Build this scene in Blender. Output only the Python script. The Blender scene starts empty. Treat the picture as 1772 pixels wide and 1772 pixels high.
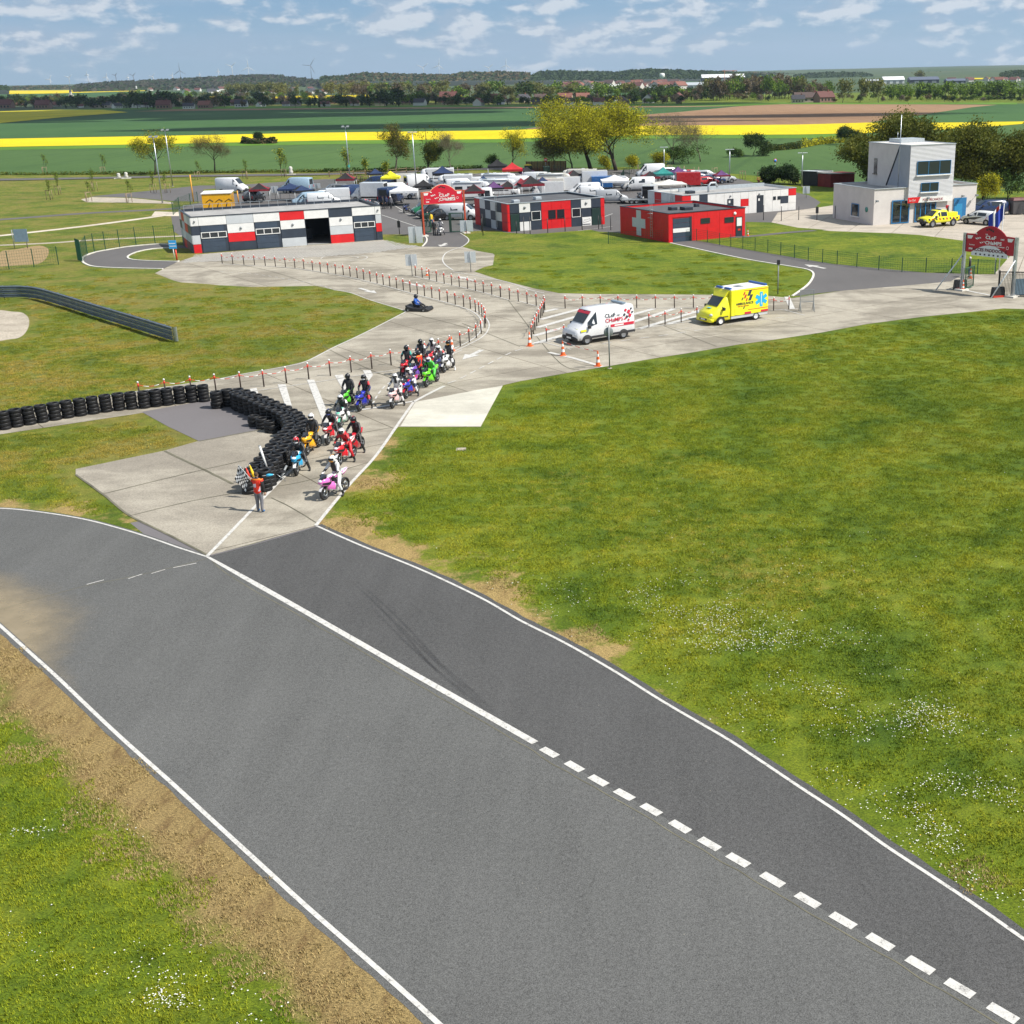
import bpy,math,random
from mathutils import Vector,Matrix
from mathutils.noise import noise as mnoise
rnd=random.Random(7)
PI=math.pi
scene=bpy.context.scene
COL=scene.collection
CF,CX,CY,CH=2120.0,1095.0,886.0,17.0
TH,RO=math.radians(19.55),math.radians(1.146)
_F=Vector((0,math.cos(TH),-math.sin(TH)));_U=Vector((0,math.sin(TH),math.cos(TH)));_R=Vector((1,0,0))
CR=_R*math.cos(RO)-_U*math.sin(RO)
CU=_U*math.cos(RO)+_R*math.sin(RO)
def ray(u,v):return CR*((u-CX)/CF)+CU*(-(v-CY)/CF)+_F
def G(u,v,z=0.0):
 d=ray(u,v);t=(z-CH)/d.z
 return Vector((d.x*t,d.y*t,z))
def PX(p):
 q=Vector(p)-Vector((0,0,CH));w=q.dot(_F)
 return(CX+CF*q.dot(CR)/w,CY-CF*q.dot(CU)/w)
def hgt(u,v,v2):
 g=G(u,v);lo,hi=0.0,400.0
 for _ in range(50):
  m=(lo+hi)/2
  if PX((g.x,g.y,m))[1]>v2:lo=m
  else:hi=m
 return lo
def mpp(u,v):
 g=G(u,v);return(g-Vector((0,0,CH))).dot(_F)/CF
cam_d=bpy.data.cameras.new('camera');cam=bpy.data.objects.new('camera',cam_d);COL.objects.link(cam)
cam_d.sensor_width=36;cam_d.lens=36*CF/1772;cam_d.clip_end=60000;cam_d.clip_start=0.5
cam_d.shift_x=-(CX-886)/1772;cam_d.shift_y=(CY-886)/1772
M3=Matrix((CR,CU,-_F)).transposed()
cam.matrix_world=Matrix.Translation((0,0,CH))@M3.to_4x4()
scene.camera=cam
scene.render.engine='CYCLES';cy=scene.cycles;cy.max_bounces=4;cy.diffuse_bounces=2;cy.glossy_bounces=2;cy.transmission_bounces=2;cy.volume_bounces=0;cy.transparent_max_bounces=6;cy.caustics_reflective=False;cy.caustics_refractive=False
scene.render.resolution_x=scene.render.resolution_y=1024
SUN=Vector((1.43,-0.40,1.75)).normalized()
el=math.asin(SUN.z);az=math.atan2(SUN.x,SUN.y)
sd=bpy.data.lights.new('sun','SUN');sd.energy=5.0;sd.angle=math.radians(0.55);sd.color=(1.0,0.95,0.87)
so=bpy.data.objects.new('sun',sd);COL.objects.link(so);so.location=(40,0,80)
so.rotation_euler=SUN.to_track_quat('Z','Y').to_euler()
w=bpy.data.worlds.new('World');scene.world=w;w.use_nodes=True
class NT:
 def __init__(s,tree):s.t=tree;s.n=tree.nodes;s.l=tree.links
 def add(s,typ,**k):
  nd=s.n.new(typ)
  for a,b in k.items():
   if a=='inp':
    for i,vv in b.items():
     if isinstance(vv,bpy.types.NodeSocket):s.l.new(vv,nd.inputs[i])
     else:nd.inputs[i].default_value=vv
   else:setattr(nd,a,b)
  return nd
 def math(s,op,a,b=0.0,c=0.0,clamp=False):
  return s.add('ShaderNodeMath',operation=op,use_clamp=clamp,inp={0:a,1:b,2:c}).outputs[0]
 def ramp(s,fac,stops,interp='LINEAR'):
  nd=s.add('ShaderNodeValToRGB',inp={0:fac});cr=nd.color_ramp;cr.interpolation=interp
  while len(cr.elements)<len(stops):cr.elements.new(0.5)
  for e,(p,c) in zip(cr.elements,stops):
   e.position=p;e.color=c if len(c)==4 else(*c,1)
  return nd.outputs[0]
 def smooth(s,x,a,b):
  return s.add('ShaderNodeMapRange',interpolation_type='SMOOTHSTEP',inp={0:x,1:a,2:b,3:0.0,4:1.0}).outputs[0]
 def mix(s,f,a,b,typ='MIX'):
  nd=s.add('ShaderNodeMix',data_type='RGBA',blend_type=typ)
  for i,vv in((0,f),(6,a),(7,b)):
   if isinstance(vv,bpy.types.NodeSocket):s.l.new(vv,nd.inputs[i])
   elif i==0:nd.inputs[0].default_value=vv
   else:nd.inputs[i].default_value=vv if len(vv)==4 else(*vv,1)
  return nd.outputs[2]
 def noise(s,vec,scale,detail=4.0,rough=0.55,dist=0.0):
  return s.add('ShaderNodeTexNoise',inp={'Vector':vec,'Scale':scale,'Detail':detail,'Roughness':rough,'Distortion':dist}).outputs[0]
 def pos(s):return s.add('ShaderNodeNewGeometry').outputs['Position']
 def mapv(s,vec,sc=(1,1,1),rot=(0,0,0),loc=(0,0,0)):
  return s.add('ShaderNodeMapping',inp={'Vector':vec,'Location':loc,'Rotation':rot,'Scale':sc}).outputs[0]
W=NT(w.node_tree);W.n.clear()
skyn=W.add('ShaderNodeTexSky',sky_type='NISHITA',sun_disc=False,sun_elevation=el,sun_rotation=az,altitude=120,air_density=1.0,dust_density=1.2,ozone_density=1.6)
tc=W.add('ShaderNodeTexCoord').outputs['Generated']
sep=W.add('ShaderNodeSeparateXYZ',inp={0:tc})
azm=W.math('ARCTAN2',sep.outputs[0],sep.outputs[1])
elv=W.math('ARCSINE',sep.outputs[2])
cv=W.add('ShaderNodeCombineXYZ',inp={0:azm,1:W.math('MULTIPLY',elv,2.3),2:0.37}).outputs[0]
n1=W.noise(cv,27.0,7.0,0.52,0.1)
n2=W.noise(W.mapv(cv,(1,1,1),loc=(0.005,-0.008,0)),27.0,7.0,0.52,0.1)
n3=W.noise(W.mapv(cv,(1,1.3,1),loc=(3.1,1.7,0)),5.5,3.0,0.5)
cover=W.math('ADD',n1,W.math('MULTIPLY',W.math('SUBTRACT',n3,0.5),0.55))
cover=W.math('ADD',cover,W.math('MULTIPLY',W.math('SUBTRACT',W.smooth(elv,0.0,0.045),0.75),0.13))
m=W.smooth(cover,0.455,0.60)
veil=W.math('MULTIPLY',W.smooth(W.noise(W.mapv(cv,(0.6,2.2,1)),9.0,6,0.6),0.36,0.64),0.62)
relief=W.math('MULTIPLY',W.math('SUBTRACT',n1,n2),9.0)
lum=W.math('ADD',0.5,relief,clamp=True)
ccol=W.mix(lum,(4.3,5.5,7.0),(9.4,9.6,9.9))
skyc=W.mix(0.85,skyn.outputs[0],W.mix(W.smooth(elv,-0.005,0.11),(3.9,5.9,7.7),(1.7,3.9,7.0)))
skyc=W.mix(W.smooth(elv,0.08,0.7),skyc,skyn.outputs[0])
c1=W.mix(veil,skyc,(4.2,5.6,7.3))
c2=W.mix(W.math('MULTIPLY',m,0.68),c1,ccol)
bg=W.add('ShaderNodeBackground',inp={0:c2,1:0.072})
W.add('ShaderNodeOutputWorld',inp={0:bg.outputs[0]})
vs=scene.view_settings;vs.view_transform='Standard';vs.look='None';vs.exposure=0.36;vs.gamma=1.0
try:vs.use_curve_mapping=False
except Exception:pass
MATS={}
def mat(name,col,rough=0.6,metal=0.0,var=0.0,vscale=3.0,bump=0.0,bscale=20.0,spec=0.5,coat=0.0,alpha=None,trans=0.0,emit=0.0):
 if name in MATS:return MATS[name]
 m_=bpy.data.materials.new(name);m_.use_nodes=True;T=NT(m_.node_tree)
 b=T.n['Principled BSDF'];b.inputs['Roughness'].default_value=rough;b.inputs['Metallic'].default_value=metal
 b.inputs['Specular IOR Level'].default_value=spec;b.inputs['Coat Weight'].default_value=coat
 oc=T.add('ShaderNodeTexCoord').outputs['Object']
 if var>0:
  n=T.noise(oc,vscale,5.0,0.6)
  lo=tuple(c*(1-var) for c in col);hi_=tuple(min(1,c*(1+var)) for c in col)
  T.l.new(T.ramp(n,[(0.3,lo),(0.7,hi_)]),b.inputs['Base Color'])
  T.l.new(T.math('ADD',rough-0.08,T.math('MULTIPLY',T.noise(oc,vscale*2.7,3),0.16),clamp=True),b.inputs['Roughness'])
 else:b.inputs['Base Color'].default_value=(*col,1)
 if bump>0:
  T.l.new(T.add('ShaderNodeBump',inp={'Strength':bump,'Distance':0.02,'Height':T.noise(oc,bscale,4)}).outputs[0],b.inputs['Normal'])
 MATS[name]=m_
 return m_
def glassy(name,col=(0.02,0.028,0.035)):return mat(name,col,rough=0.06,spec=0.8)
LASTB=[None]
class MB:
 def __init__(s):s.v=[];s.f=[];s.mi=[];s.sm=[];s.mats=[];s.M=None
 def m(s,mt):
  if mt is None:return 0
  if mt not in s.mats:s.mats.append(mt)
  return s.mats.index(mt)
 def add(s,vs,fs,mt=None,smooth=False):
  o=len(s.v);k=s.m(mt)
  if s.M is not None:vs=[tuple(s.M@Vector(p)) for p in vs]
  s.v+=[tuple(p) for p in vs]
  for f in fs:s.f.append(tuple(i+o for i in f));s.mi.append(k);s.sm.append(smooth)
  return s
 def box(s,x0,x1,y0,y1,z0,z1,mt=None):
  v=[(x,y,z) for z in(z0,z1) for y in(y0,y1) for x in(x0,x1)]
  return s.add(v,[(0,2,3,1),(4,5,7,6),(0,1,5,4),(2,6,7,3),(0,4,6,2),(1,3,7,5)],mt)
 def hexa(s,p,mt=None,smooth=False):
  return s.add(p,[(0,2,3,1),(4,5,7,6),(0,1,5,4),(2,6,7,3),(0,4,6,2),(1,3,7,5)],mt,smooth)
 def tube(s,pts,rad,n=8,mt=None,caps=True,smooth=True):
  pts=[Vector(p) for p in pts];N=len(pts)
  if not isinstance(rad,(list,tuple)):rad=[rad]*N
  vs=[];fs=[];ref=None
  for i,p in enumerate(pts):
   d=(pts[min(i+1,N-1)]-pts[max(i-1,0)])
   d=d.normalized() if d.length>1e-9 else Vector((0,0,1))
   if ref is None:ref=Vector((0,0,1)) if abs(d.z)<0.9 else Vector((1,0,0))
   a=d.cross(ref).normalized();b=a.cross(d).normalized();ref=b if abs(b.dot(d))<0.9 else ref
   for k in range(n):
    t=2*PI*k/n;vs.append(p+(a*math.cos(t)+b*math.sin(t))*rad[i])
  for i in range(N-1):
   for k in range(n):
    fs.append((i*n+k,i*n+(k+1)%n,(i+1)*n+(k+1)%n,(i+1)*n+k))
  if caps:fs.append(tuple(range(n-1,-1,-1)));fs.append(tuple((N-1)*n+k for k in range(n)))
  return s.add(vs,fs,mt,smooth)
 def cyl(s,p0,p1,r0,r1=None,n=10,mt=None,smooth=True):return s.tube([p0,p1],[r0,r0 if r1 is None else r1],n,mt,True,smooth)
 def lathe(s,prof,n=16,mt=None,c=(0,0,0),axis='z',smooth=True,closed=False):
  vs=[];fs=[];P=len(prof)
  for k in range(n):
   t=2*PI*k/n;ca,sa=math.cos(t),math.sin(t)
   for r,h in prof:
    q={'z':(r*ca,r*sa,h),'y':(r*ca,h,r*sa),'x':(h,r*ca,r*sa)}[axis]
    vs.append((q[0]+c[0],q[1]+c[1],q[2]+c[2]))
  for k in range(n):
   k2=(k+1)%n
   for i in range(P if closed else P-1):
    j=(i+1)%P;fs.append((k*P+i,k2*P+i,k2*P+j,k*P+j))
  return s.add(vs,fs,mt,smooth)
 def ball(s,c,r,n=12,mt=None):
  if not isinstance(r,(tuple,list)):r=(r,r,r)
  vs=[(c[0],c[1],c[2]-r[2])];fs=[];R=n//2
  for i in range(1,R):
   ph=-PI/2+PI*i/R
   for k in range(n):
    t=2*PI*k/n;vs.append((c[0]+r[0]*math.cos(ph)*math.cos(t),c[1]+r[1]*math.cos(ph)*math.sin(t),c[2]+r[2]*math.sin(ph)))
  vs.append((c[0],c[1],c[2]+r[2]));L=len(vs)-1
  for k in range(n):
   fs.append((0,1+(k+1)%n,1+k));fs.append((L,L-n+k,L-n+(k+1)%n))
   for i in range(R-2):a=1+i*n;fs.append((a+k,a+(k+1)%n,a+n+(k+1)%n,a+n+k))
  return s.add(vs,fs,mt,True)
 def prism(s,poly,z0,z1,mt=None,smooth=False):
  n=len(poly);vs=[(x,y,z0) for x,y in poly]+[(x,y,z1) for x,y in poly]
  fs=[tuple(range(n-1,-1,-1)),tuple(range(n,2*n))]+[(i,(i+1)%n,n+(i+1)%n,n+i) for i in range(n)]
  return s.add(vs,fs,mt,smooth)
 def sideprism(s,poly,y0,y1,mt=None):
  n=len(poly);vs=[(x,y0,z) for x,z in poly]+[(x,y1,z) for x,z in poly]
  fs=[tuple(range(n)),tuple(range(2*n-1,n-1,-1))]+[(i,n+i,n+(i+1)%n,(i+1)%n) for i in range(n)]
  return s.add(vs,fs,mt)
 def loft(s,rings,mt=None,smooth=True,caps=True,closed=True):
  n=len(rings[0]);vs=[p for r in rings for p in r];fs=[]
  for i in range(len(rings)-1):
   for k in range(n if closed else n-1):fs.append((i*n+k,i*n+(k+1)%n,(i+1)*n+(k+1)%n,(i+1)*n+k))
  if caps:fs.append(tuple(range(n-1,-1,-1)));fs.append(tuple((len(rings)-1)*n+k for k in range(n)))
  return s.add(vs,fs,mt,smooth)
 def mesh(s,name,mt=None):
  me=bpy.data.meshes.new(name);me.from_pydata(s.v,[],s.f)
  if mt is not None and not s.mats:s.mats=[mt]
  for q in s.mats:me.materials.append(q)
  me.polygons.foreach_set('material_index',s.mi);me.polygons.foreach_set('use_smooth',s.sm);me.update()
  return me
 def build(s,name,mt=None,parent=None,bevel=0.0):
  o=bpy.data.objects.new(name,s.mesh(name,mt));COL.objects.link(o);LASTB[0]=o
  if parent is not None:o.parent=parent
  if bevel>0:
   b=o.modifiers.new('b','BEVEL');b.width=bevel;b.segments=2;b.limit_method='ANGLE';b.angle_limit=math.radians(40)
  return o
def tag(o,label=None,cat=None,group=None,kind=None):
 if label:o['label']=label
 if cat:o['category']=cat
 if group:o['group']=group
 if kind:o['kind']=kind
 return o
def thing(name,loc,rz,label,cat,group=None):
 o=bpy.data.objects.new(name,None);COL.objects.link(o);o.location=loc;o.rotation_euler=(0,0,rz);o.empty_display_size=0.2
 return tag(o,label,cat,group)
def kids(o):return[c for c in bpy.data.objects if c.parent==o]
_KC={}
def snap(o):
 return(o,[snap(c) for c in kids(o)])
def dup(sn,parent=None,remap=None):
 o,ch=sn;c=o.copy();COL.objects.link(c);c.parent=parent
 if remap and c.type=='MESH':
  for i,sl in enumerate(c.material_slots):
   if sl.material and sl.material.name in remap:
    mm=remap[sl.material.name];sl.link='OBJECT';sl.material=mm
 for k in ch:dup(k,c,remap)
 return c
def place(sn,loc,rz,label=None,group=None,remap=None,scale=None,cat=None):
 c=dup(sn,None,remap);c.location=loc;c.rotation_euler=(0,0,rz)
 if scale:c.scale=scale if isinstance(scale,(tuple,list)) else(scale,)*3
 if label:c['label']=label
 if cat:c['category']=cat
 if group:c['group']=group
 elif 'group' in c.keys():del c['group']
 return c
def hide_proto(sn):
 o,ch=sn
 for k in ch:hide_proto(k)
 bpy.data.objects.remove(o,do_unlink=True)
def catmull(pts,n=8,closed=False):
 pts=[Vector(p) for p in pts];out=[];N=len(pts)
 rng=range(N if closed else N-1)
 for i in rng:
  if closed:a,b,c,d=pts[(i-1)%N],pts[i],pts[(i+1)%N],pts[(i+2)%N]
  else:a,b,c,d=pts[max(i-1,0)],pts[i],pts[i+1],pts[min(i+2,N-1)]
  for k in range(n):
   t=k/n;out.append(0.5*((2*b)+(c-a)*t+(2*a-5*b+4*c-d)*t*t+(3*b-a-3*c+d)*t**3))
 if not closed:out.append(pts[-1])
 return out
def gmat(name):
 m_=bpy.data.materials.new(name);m_.use_nodes=True;T=NT(m_.node_tree)
 return m_,T,T.n['Principled BSDF'],T.pos()
def grasscol(T,p,lush=0.0):
 big=T.noise(p,0.035,3,0.6);mid=T.noise(p,0.22,5,0.65,0.4);fine=T.noise(p,1.6,4,0.7);blade=T.noise(T.mapv(p,(1,1.7,1),rot=(0,0,0.5)),14.0,3,0.75)
 base=T.ramp(mid,[(0.30,(0.052,0.098,0.006)),(0.46,(0.108,0.155,0.008)),(0.60,(0.160,0.192,0.013)),(0.80,(0.225,0.222,0.030))])
 dry=T.smooth(T.math('ADD',big,T.math('MULTIPLY',T.math('SUBTRACT',fine,0.5),0.5)),0.56-lush*0.02,0.74)
 c=T.mix(T.math('MULTIPLY',dry,0.62),base,(0.225,0.185,0.045))
 lushf=T.smooth(T.math('ADD',T.noise(T.mapv(p,loc=(40,11,0)),0.06,3,0.6),T.math('MULTIPLY',T.math('SUBTRACT',fine,0.5),0.4)),0.52,0.68)
 c=T.mix(T.math('MULTIPLY',lushf,0.28),c,(0.050,0.098,0.006))
 mow=T.noise(T.mapv(p,(0.16,1.0,1),rot=(0,0,-0.62)),0.9,3,0.6)
 c=T.mix(1.0,c,T.ramp(mow,[(0.35,(0.90,0.92,0.9)),(0.62,(1.08,1.06,1.05))]),'MULTIPLY')
 xx=T.add('ShaderNodeSeparateXYZ',inp={0:p});lm_=T.math('MULTIPLY',T.smooth(xx.outputs[0],-6.0,-22.0),T.smooth(xx.outputs[1],40.0,60.0))
 c=T.mix(T.math('MULTIPLY',lm_,T.math('ADD',0.16,T.math('MULTIPLY',T.smooth(mid,0.42,0.62),0.5))),c,(0.200,0.158,0.050))
 f=T.ramp(blade,[(0.28,(0.30,0.34,0.28)),(0.5,(0.95,0.98,0.9)),(0.72,(1.75,1.65,1.6))])
 c=T.mix(1.0,c,f,'MULTIPLY')
 f2=T.ramp(fine,[(0.3,(0.62,0.68,0.6)),(0.55,(1,1,1)),(0.8,(1.35,1.25,1.3))])
 return T.mix(1.0,c,f2,'MULTIPLY'),blade,fine
def finish(T,b,col,rough,h,dist,strength=0.8):
 T.l.new(col,b.inputs['Base Color']);b.inputs['Roughness'].default_value=rough;b.inputs['Specular IOR Level'].default_value=0.25
 T.l.new(T.add('ShaderNodeBump',inp={'Strength':strength,'Distance':dist,'Height':h}).outputs[0],b.inputs['Normal'])
M_grass,T,b,p=gmat('grass')
c,bl,fi=grasscol(T,p);finish(T,b,c,0.9,T.math('ADD',T.math('MULTIPLY',bl,0.5),fi),0.10,0.9)
def verge_mat(name,w0,w1,straw,earth,earthy=0.5,amp=1.0):
 m_,T,b,p=gmat(name);c,bl,fi=grasscol(T,p)
 u=T.add('ShaderNodeAttribute',attribute_name='edge').outputs['Fac']
 n=T.noise(p,1.7 if amp>1 else 0.9,8,0.8);n2=T.noise(T.mapv(p,loc=(9,3,0)),0.35,5,0.6);st=T.math('ADD',T.math('MULTIPLY',T.noise(T.mapv(p,(1,2.2,1),rot=(0,0,0.9)),11,4,0.8),0.55),T.math('MULTIPLY',T.noise(p,42,2,0.7),0.45))
 k=T.math('SUBTRACT',1.0,T.smooth(T.math('ADD',u,T.math('MULTIPLY',T.math('ADD',T.math('SUBTRACT',n,0.5),T.math('MULTIPLY',T.math('SUBTRACT',n2,0.5),1.6)),(w1-w0)*1.6*amp)),w0,w1))
 stc=T.ramp(st,[(0.38,tuple(q*0.30 for q in straw)),(0.5,tuple(q*0.95 for q in straw)),(0.62,tuple(q*1.7 for q in straw))])
 er=T.ramp(st,[(0.3,tuple(q*0.5 for q in earth)),(0.6,earth),(0.8,tuple(q*1.8 for q in earth))])
 ef=T.math('MULTIPLY',T.smooth(T.noise(T.mapv(p,(1.3,0.5,1),rot=(0,0,-0.62),loc=(5,31,0)),1.3,8,0.8),0.46,0.66),earthy)
 d=T.mix(ef,stc,er)
 finish(T,b,T.mix(k,c,d),0.95,T.math('ADD',T.math('MULTIPLY',st,0.6),fi),0.09,0.9)
 return m_
M_verge_l=verge_mat('dry verge',1.15,2.0,(0.27,0.195,0.080),(0.12,0.062,0.026),0.6)
M_verge_r=verge_mat('worn verge',0.0,1.7,(0.34,0.245,0.095),(0.17,0.10,0.04),0.5,2.3)
M_bare,T,b,p=gmat('bare patch')
st=T.noise(p,6,6,0.75)
finish(T,b,T.ramp(st,[(0.3,(0.16,0.11,0.04)),(0.6,(0.36,0.26,0.14)),(0.8,(0.45,0.36,0.22))]),0.95,st,0.05)
def asphalt(name,base,var=0.25,agg=0.35,streak=0.2):
 m_,T,b,p=gmat(name)
 big=T.noise(p,0.12,4,0.6);st=T.noise(T.mapv(p,(1.0,0.14,1),rot=(0,0,-0.72)),0.8,4,0.65);agn=T.noise(p,38,2,0.75);ag2=T.noise(p,9,3,0.7)
 f=T.math('ADD',1.0,T.math('MULTIPLY',T.math('SUBTRACT',big,0.5),var*2))
 f=T.math('ADD',f,T.math('MULTIPLY',T.math('SUBTRACT',st,0.5),streak*2))
 f=T.math('ADD',f,T.math('MULTIPLY',T.math('SUBTRACT',agn,0.5),agg*2.4))
 f=T.math('ADD',f,T.math('MULTIPLY',T.math('SUBTRACT',ag2,0.5),agg*0.7))
 c=T.mix(1.0,base,T.add('ShaderNodeCombineXYZ',inp={0:f,1:f,2:f}).outputs[0],'MULTIPLY')
 vo=T.add('ShaderNodeTexVoronoi',inp={'Vector':p,'Scale':3.2}).outputs['Distance']
 grit=T.math('MULTIPLY',T.math('SUBTRACT',1.0,T.smooth(vo,0.035,0.06)),T.smooth(T.noise(p,0.3,3),0.5,0.62))
 c=T.mix(T.math('MULTIPLY',grit,0.5),c,(0.42,0.38,0.30))
 wp=T.add('ShaderNodeVectorMath',operation='ADD',inp={0:p,1:T.add('ShaderNodeVectorMath',operation='SCALE',inp={0:T.add('ShaderNodeTexNoise',inp={'Vector':p,'Scale':0.5,'Detail':3.0}).outputs['Color'],'Scale':2.6}).outputs[0]}).outputs[0]
 ck=T.add('ShaderNodeTexVoronoi',feature='DISTANCE_TO_EDGE',inp={'Vector':wp,'Scale':0.085}).outputs['Distance']
 crack=T.math('MULTIPLY',T.math('SUBTRACT',1.0,T.smooth(ck,0.0010,0.0028)),T.smooth(T.noise(p,0.16,3),0.48,0.62))
 c=T.mix(T.math('MULTIPLY',crack,0.22),c,(0.03,0.03,0.028))
 finish(T,b,c,0.82,agn,0.012,0.6)
 return m_,T,b,c,p
M_asph=asphalt('track asphalt',(0.108,0.109,0.106),0.20,1.0,0.20)
T,b,c,p=M_asph[1],M_asph[2],M_asph[3],M_asph[4]
u=T.add('ShaderNodeAttribute',attribute_name='edge').outputs['Fac']
M_asph=M_asph[0]
M_lane=asphalt('darker lane asphalt',(0.080,0.0798,0.079),0.20,1.1,0.20)[0]
M_road=asphalt('road asphalt',(0.118,0.112,0.110),0.18,0.16,0.10)[0]
M_patch=asphalt('patch asphalt',(0.158,0.148,0.152),0.14,0.22,0.0)[0]
def dustmat():
 m_,T,b,p=gmat('sand dust');n=T.noise(p,1.2,6,0.7)
 u=T.add('ShaderNodeAttribute',attribute_name='edge').outputs['Fac']
 T.l.new(T.ramp(n,[(0.3,(0.32,0.26,0.16)),(0.7,(0.42,0.34,0.22))]),b.inputs['Base Color']);b.inputs['Roughness'].default_value=0.95
 T.l.new(T.math('MULTIPLY',T.smooth(T.math('ADD',u,T.math('MULTIPLY',T.math('SUBTRACT',n,0.5),0.5)),0.12,1.0),0.56),b.inputs['Alpha'])
 return m_
M_dust=dustmat()
def skidmat():
 m_,T,b,p=gmat('rubber mark');n=T.noise(p,0.7,3,0.5)
 u=T.add('ShaderNodeAttribute',attribute_name='edge').outputs['Fac']
 b.inputs['Base Color'].default_value=(0.03,0.03,0.032,1);b.inputs['Roughness'].default_value=0.7
 T.l.new(T.math('MULTIPLY',T.math('MULTIPLY',u,T.smooth(n,0.2,0.6)),0.26),b.inputs['Alpha'])
 return m_
M_skid=skidmat()
def concrete(name,base,dark,slab=(5.0,5.0),ang=-0.66,agg=0.35,joints=True):
 m_,T,b,p=gmat(name)
 big=T.noise(p,0.16,5,0.66,0.6);mid=T.noise(p,1.1,4,0.7);fn=T.noise(p,13,3,0.75);vor=T.noise(T.mapv(p,(0.25,1,1),rot=(0,0,0.5)),0.5,4,0.6)
 c=T.mix(T.smooth(T.math('ADD',T.math('MULTIPLY',big,0.6),T.math('MULTIPLY',vor,0.4)),0.42,0.57),dark,base)
 f=T.math('ADD',T.math('ADD',1.0,T.math('MULTIPLY',T.math('SUBTRACT',fn,0.5),agg*2.6)),T.math('MULTIPLY',T.math('SUBTRACT',mid,0.5),0.5))
 c=T.mix(1.0,c,T.add('ShaderNodeCombineXYZ',inp={0:f,1:f,2:f}).outputs[0],'MULTIPLY')
 if joints:
  br=T.add('ShaderNodeTexBrick',offset=0.0,inp={'Vector':T.mapv(p,rot=(0,0,ang)),'Scale':1.0,'Mortar Size':0.03,'Mortar Smooth':0.0,'Brick Width':slab[0],'Row Height':slab[1],'Color1':(1,1,1,1),'Color2':(0.93,0.93,0.93,1),'Mortar':(0.38,0.36,0.32,1)}).outputs[0]
  c=T.mix(1.0,c,br,'MULTIPLY')
 finish(T,b,c,0.9,fn,0.012,0.5)
 return m_
M_conc=concrete('lane concrete',(0.385,0.352,0.288),(0.240,0.216,0.174),(7,9))
M_apron=concrete('apron concrete',(0.34,0.31,0.255),(0.25,0.225,0.185),joints=False,agg=0.5)
M_court=concrete('court concrete',(0.46,0.41,0.345),(0.37,0.33,0.275),(5,5),0.35)
M_pad=concrete('pale slab',(0.58,0.56,0.48),(0.47,0.45,0.385),joints=False,agg=0.12)
M_gravel=concrete('gravel',(0.42,0.37,0.30),(0.34,0.30,0.24),joints=False,agg=0.9)
M_path=concrete('pale path',(0.58,0.52,0.43),(0.48,0.42,0.34),joints=False,agg=0.3)
def paintmat():
 m_,T,b,p=gmat('road paint');n=T.noise(p,5,6,0.75);n2=T.noise(p,30,4,0.7)
 c=T.ramp(T.math('ADD',T.math('MULTIPLY',n,0.6),T.math('MULTIPLY',n2,0.4)),[(0.38,(0.22,0.21,0.20)),(0.47,(0.52,0.51,0.48)),(0.7,(0.66,0.65,0.62))])
 finish(T,b,c,0.6,n2,0.004,0.3);return m_
M_paint=paintmat()
M_joint=mat('joint',(0.13,0.122,0.085),0.95,var=0.4,vscale=0.8)
M_kerb=mat('kerb stone',(0.62,0.60,0.54),0.85,var=0.18,vscale=2)
def field(name,c0,c1,sc=0.02,rot=0.0,tram=0.0,tcol=(0.02,0.05,0.02),tp=18.0,fine=0.3,h=0.0):
 m_,T,b,p=gmat(name)
 n=T.noise(T.mapv(p,(1,1,1),rot=(0,0,rot)),sc,6,0.6);n2=T.noise(T.mapv(p,(3,0.4,1),rot=(0,0,rot)),sc*14,5,0.7);n3=T.noise(p,1.3,5,0.75)
 c=T.mix(T.smooth(T.math('ADD',T.math('MULTIPLY',n,0.65),T.math('MULTIPLY',n2,0.35)),0.36,0.64),c0,c1)
 f=T.math('ADD',1.0,T.math('MULTIPLY',T.math('SUBTRACT',n3,0.5),fine*2))
 c=T.mix(1.0,c,T.add('ShaderNodeCombineXYZ',inp={0:f,1:f,2:f}).outputs[0],'MULTIPLY')
 if tram>0:
  x=T.add('ShaderNodeSeparateXYZ',inp={0:T.mapv(p,rot=(0,0,rot))}).outputs[0]
  fr=T.math('PINGPONG',x,tp);k=T.math('SUBTRACT',1.0,T.smooth(fr,0.5,0.9))
  c=T.mix(T.math('MULTIPLY',k,tram),c,tcol)
 finish(T,b,c,0.95,n3,0.1,0.5);return m_
M_f_green=field('young wheat',(0.048,0.100,0.024),(0.072,0.135,0.034),0.012,0.2,0.35,(0.03,0.07,0.02),14)
M_f_green2=field('far wheat',(0.032,0.088,0.024),(0.052,0.120,0.032),0.006,1.2,0.0)
M_f_lime=field('grass strip',(0.075,0.17,0.012),(0.11,0.22,0.02),0.02)
M_f_rape=field('oilseed rape in flower',(0.56,0.44,0.001),(0.70,0.55,0.002),0.01,1.45,0.25,(0.30,0.28,0.01),30,0.12)
M_f_rape2=field('thin rape',(0.40,0.36,0.01),(0.60,0.50,0.01),0.02,0.6,0.7,(0.10,0.13,0.01),16,0.2)
M_f_brown=field('ploughed soil',(0.215,0.125,0.068),(0.30,0.185,0.105),0.005,1.3,0.0,fine=0.15)
M_f_dull=field('far farmland',(0.035,0.075,0.028),(0.085,0.105,0.045),0.0035)
def Z(x0,y0,s,*pts):return[(x0+a/s,y0+b_/s) for a,b_ in pts]
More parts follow.
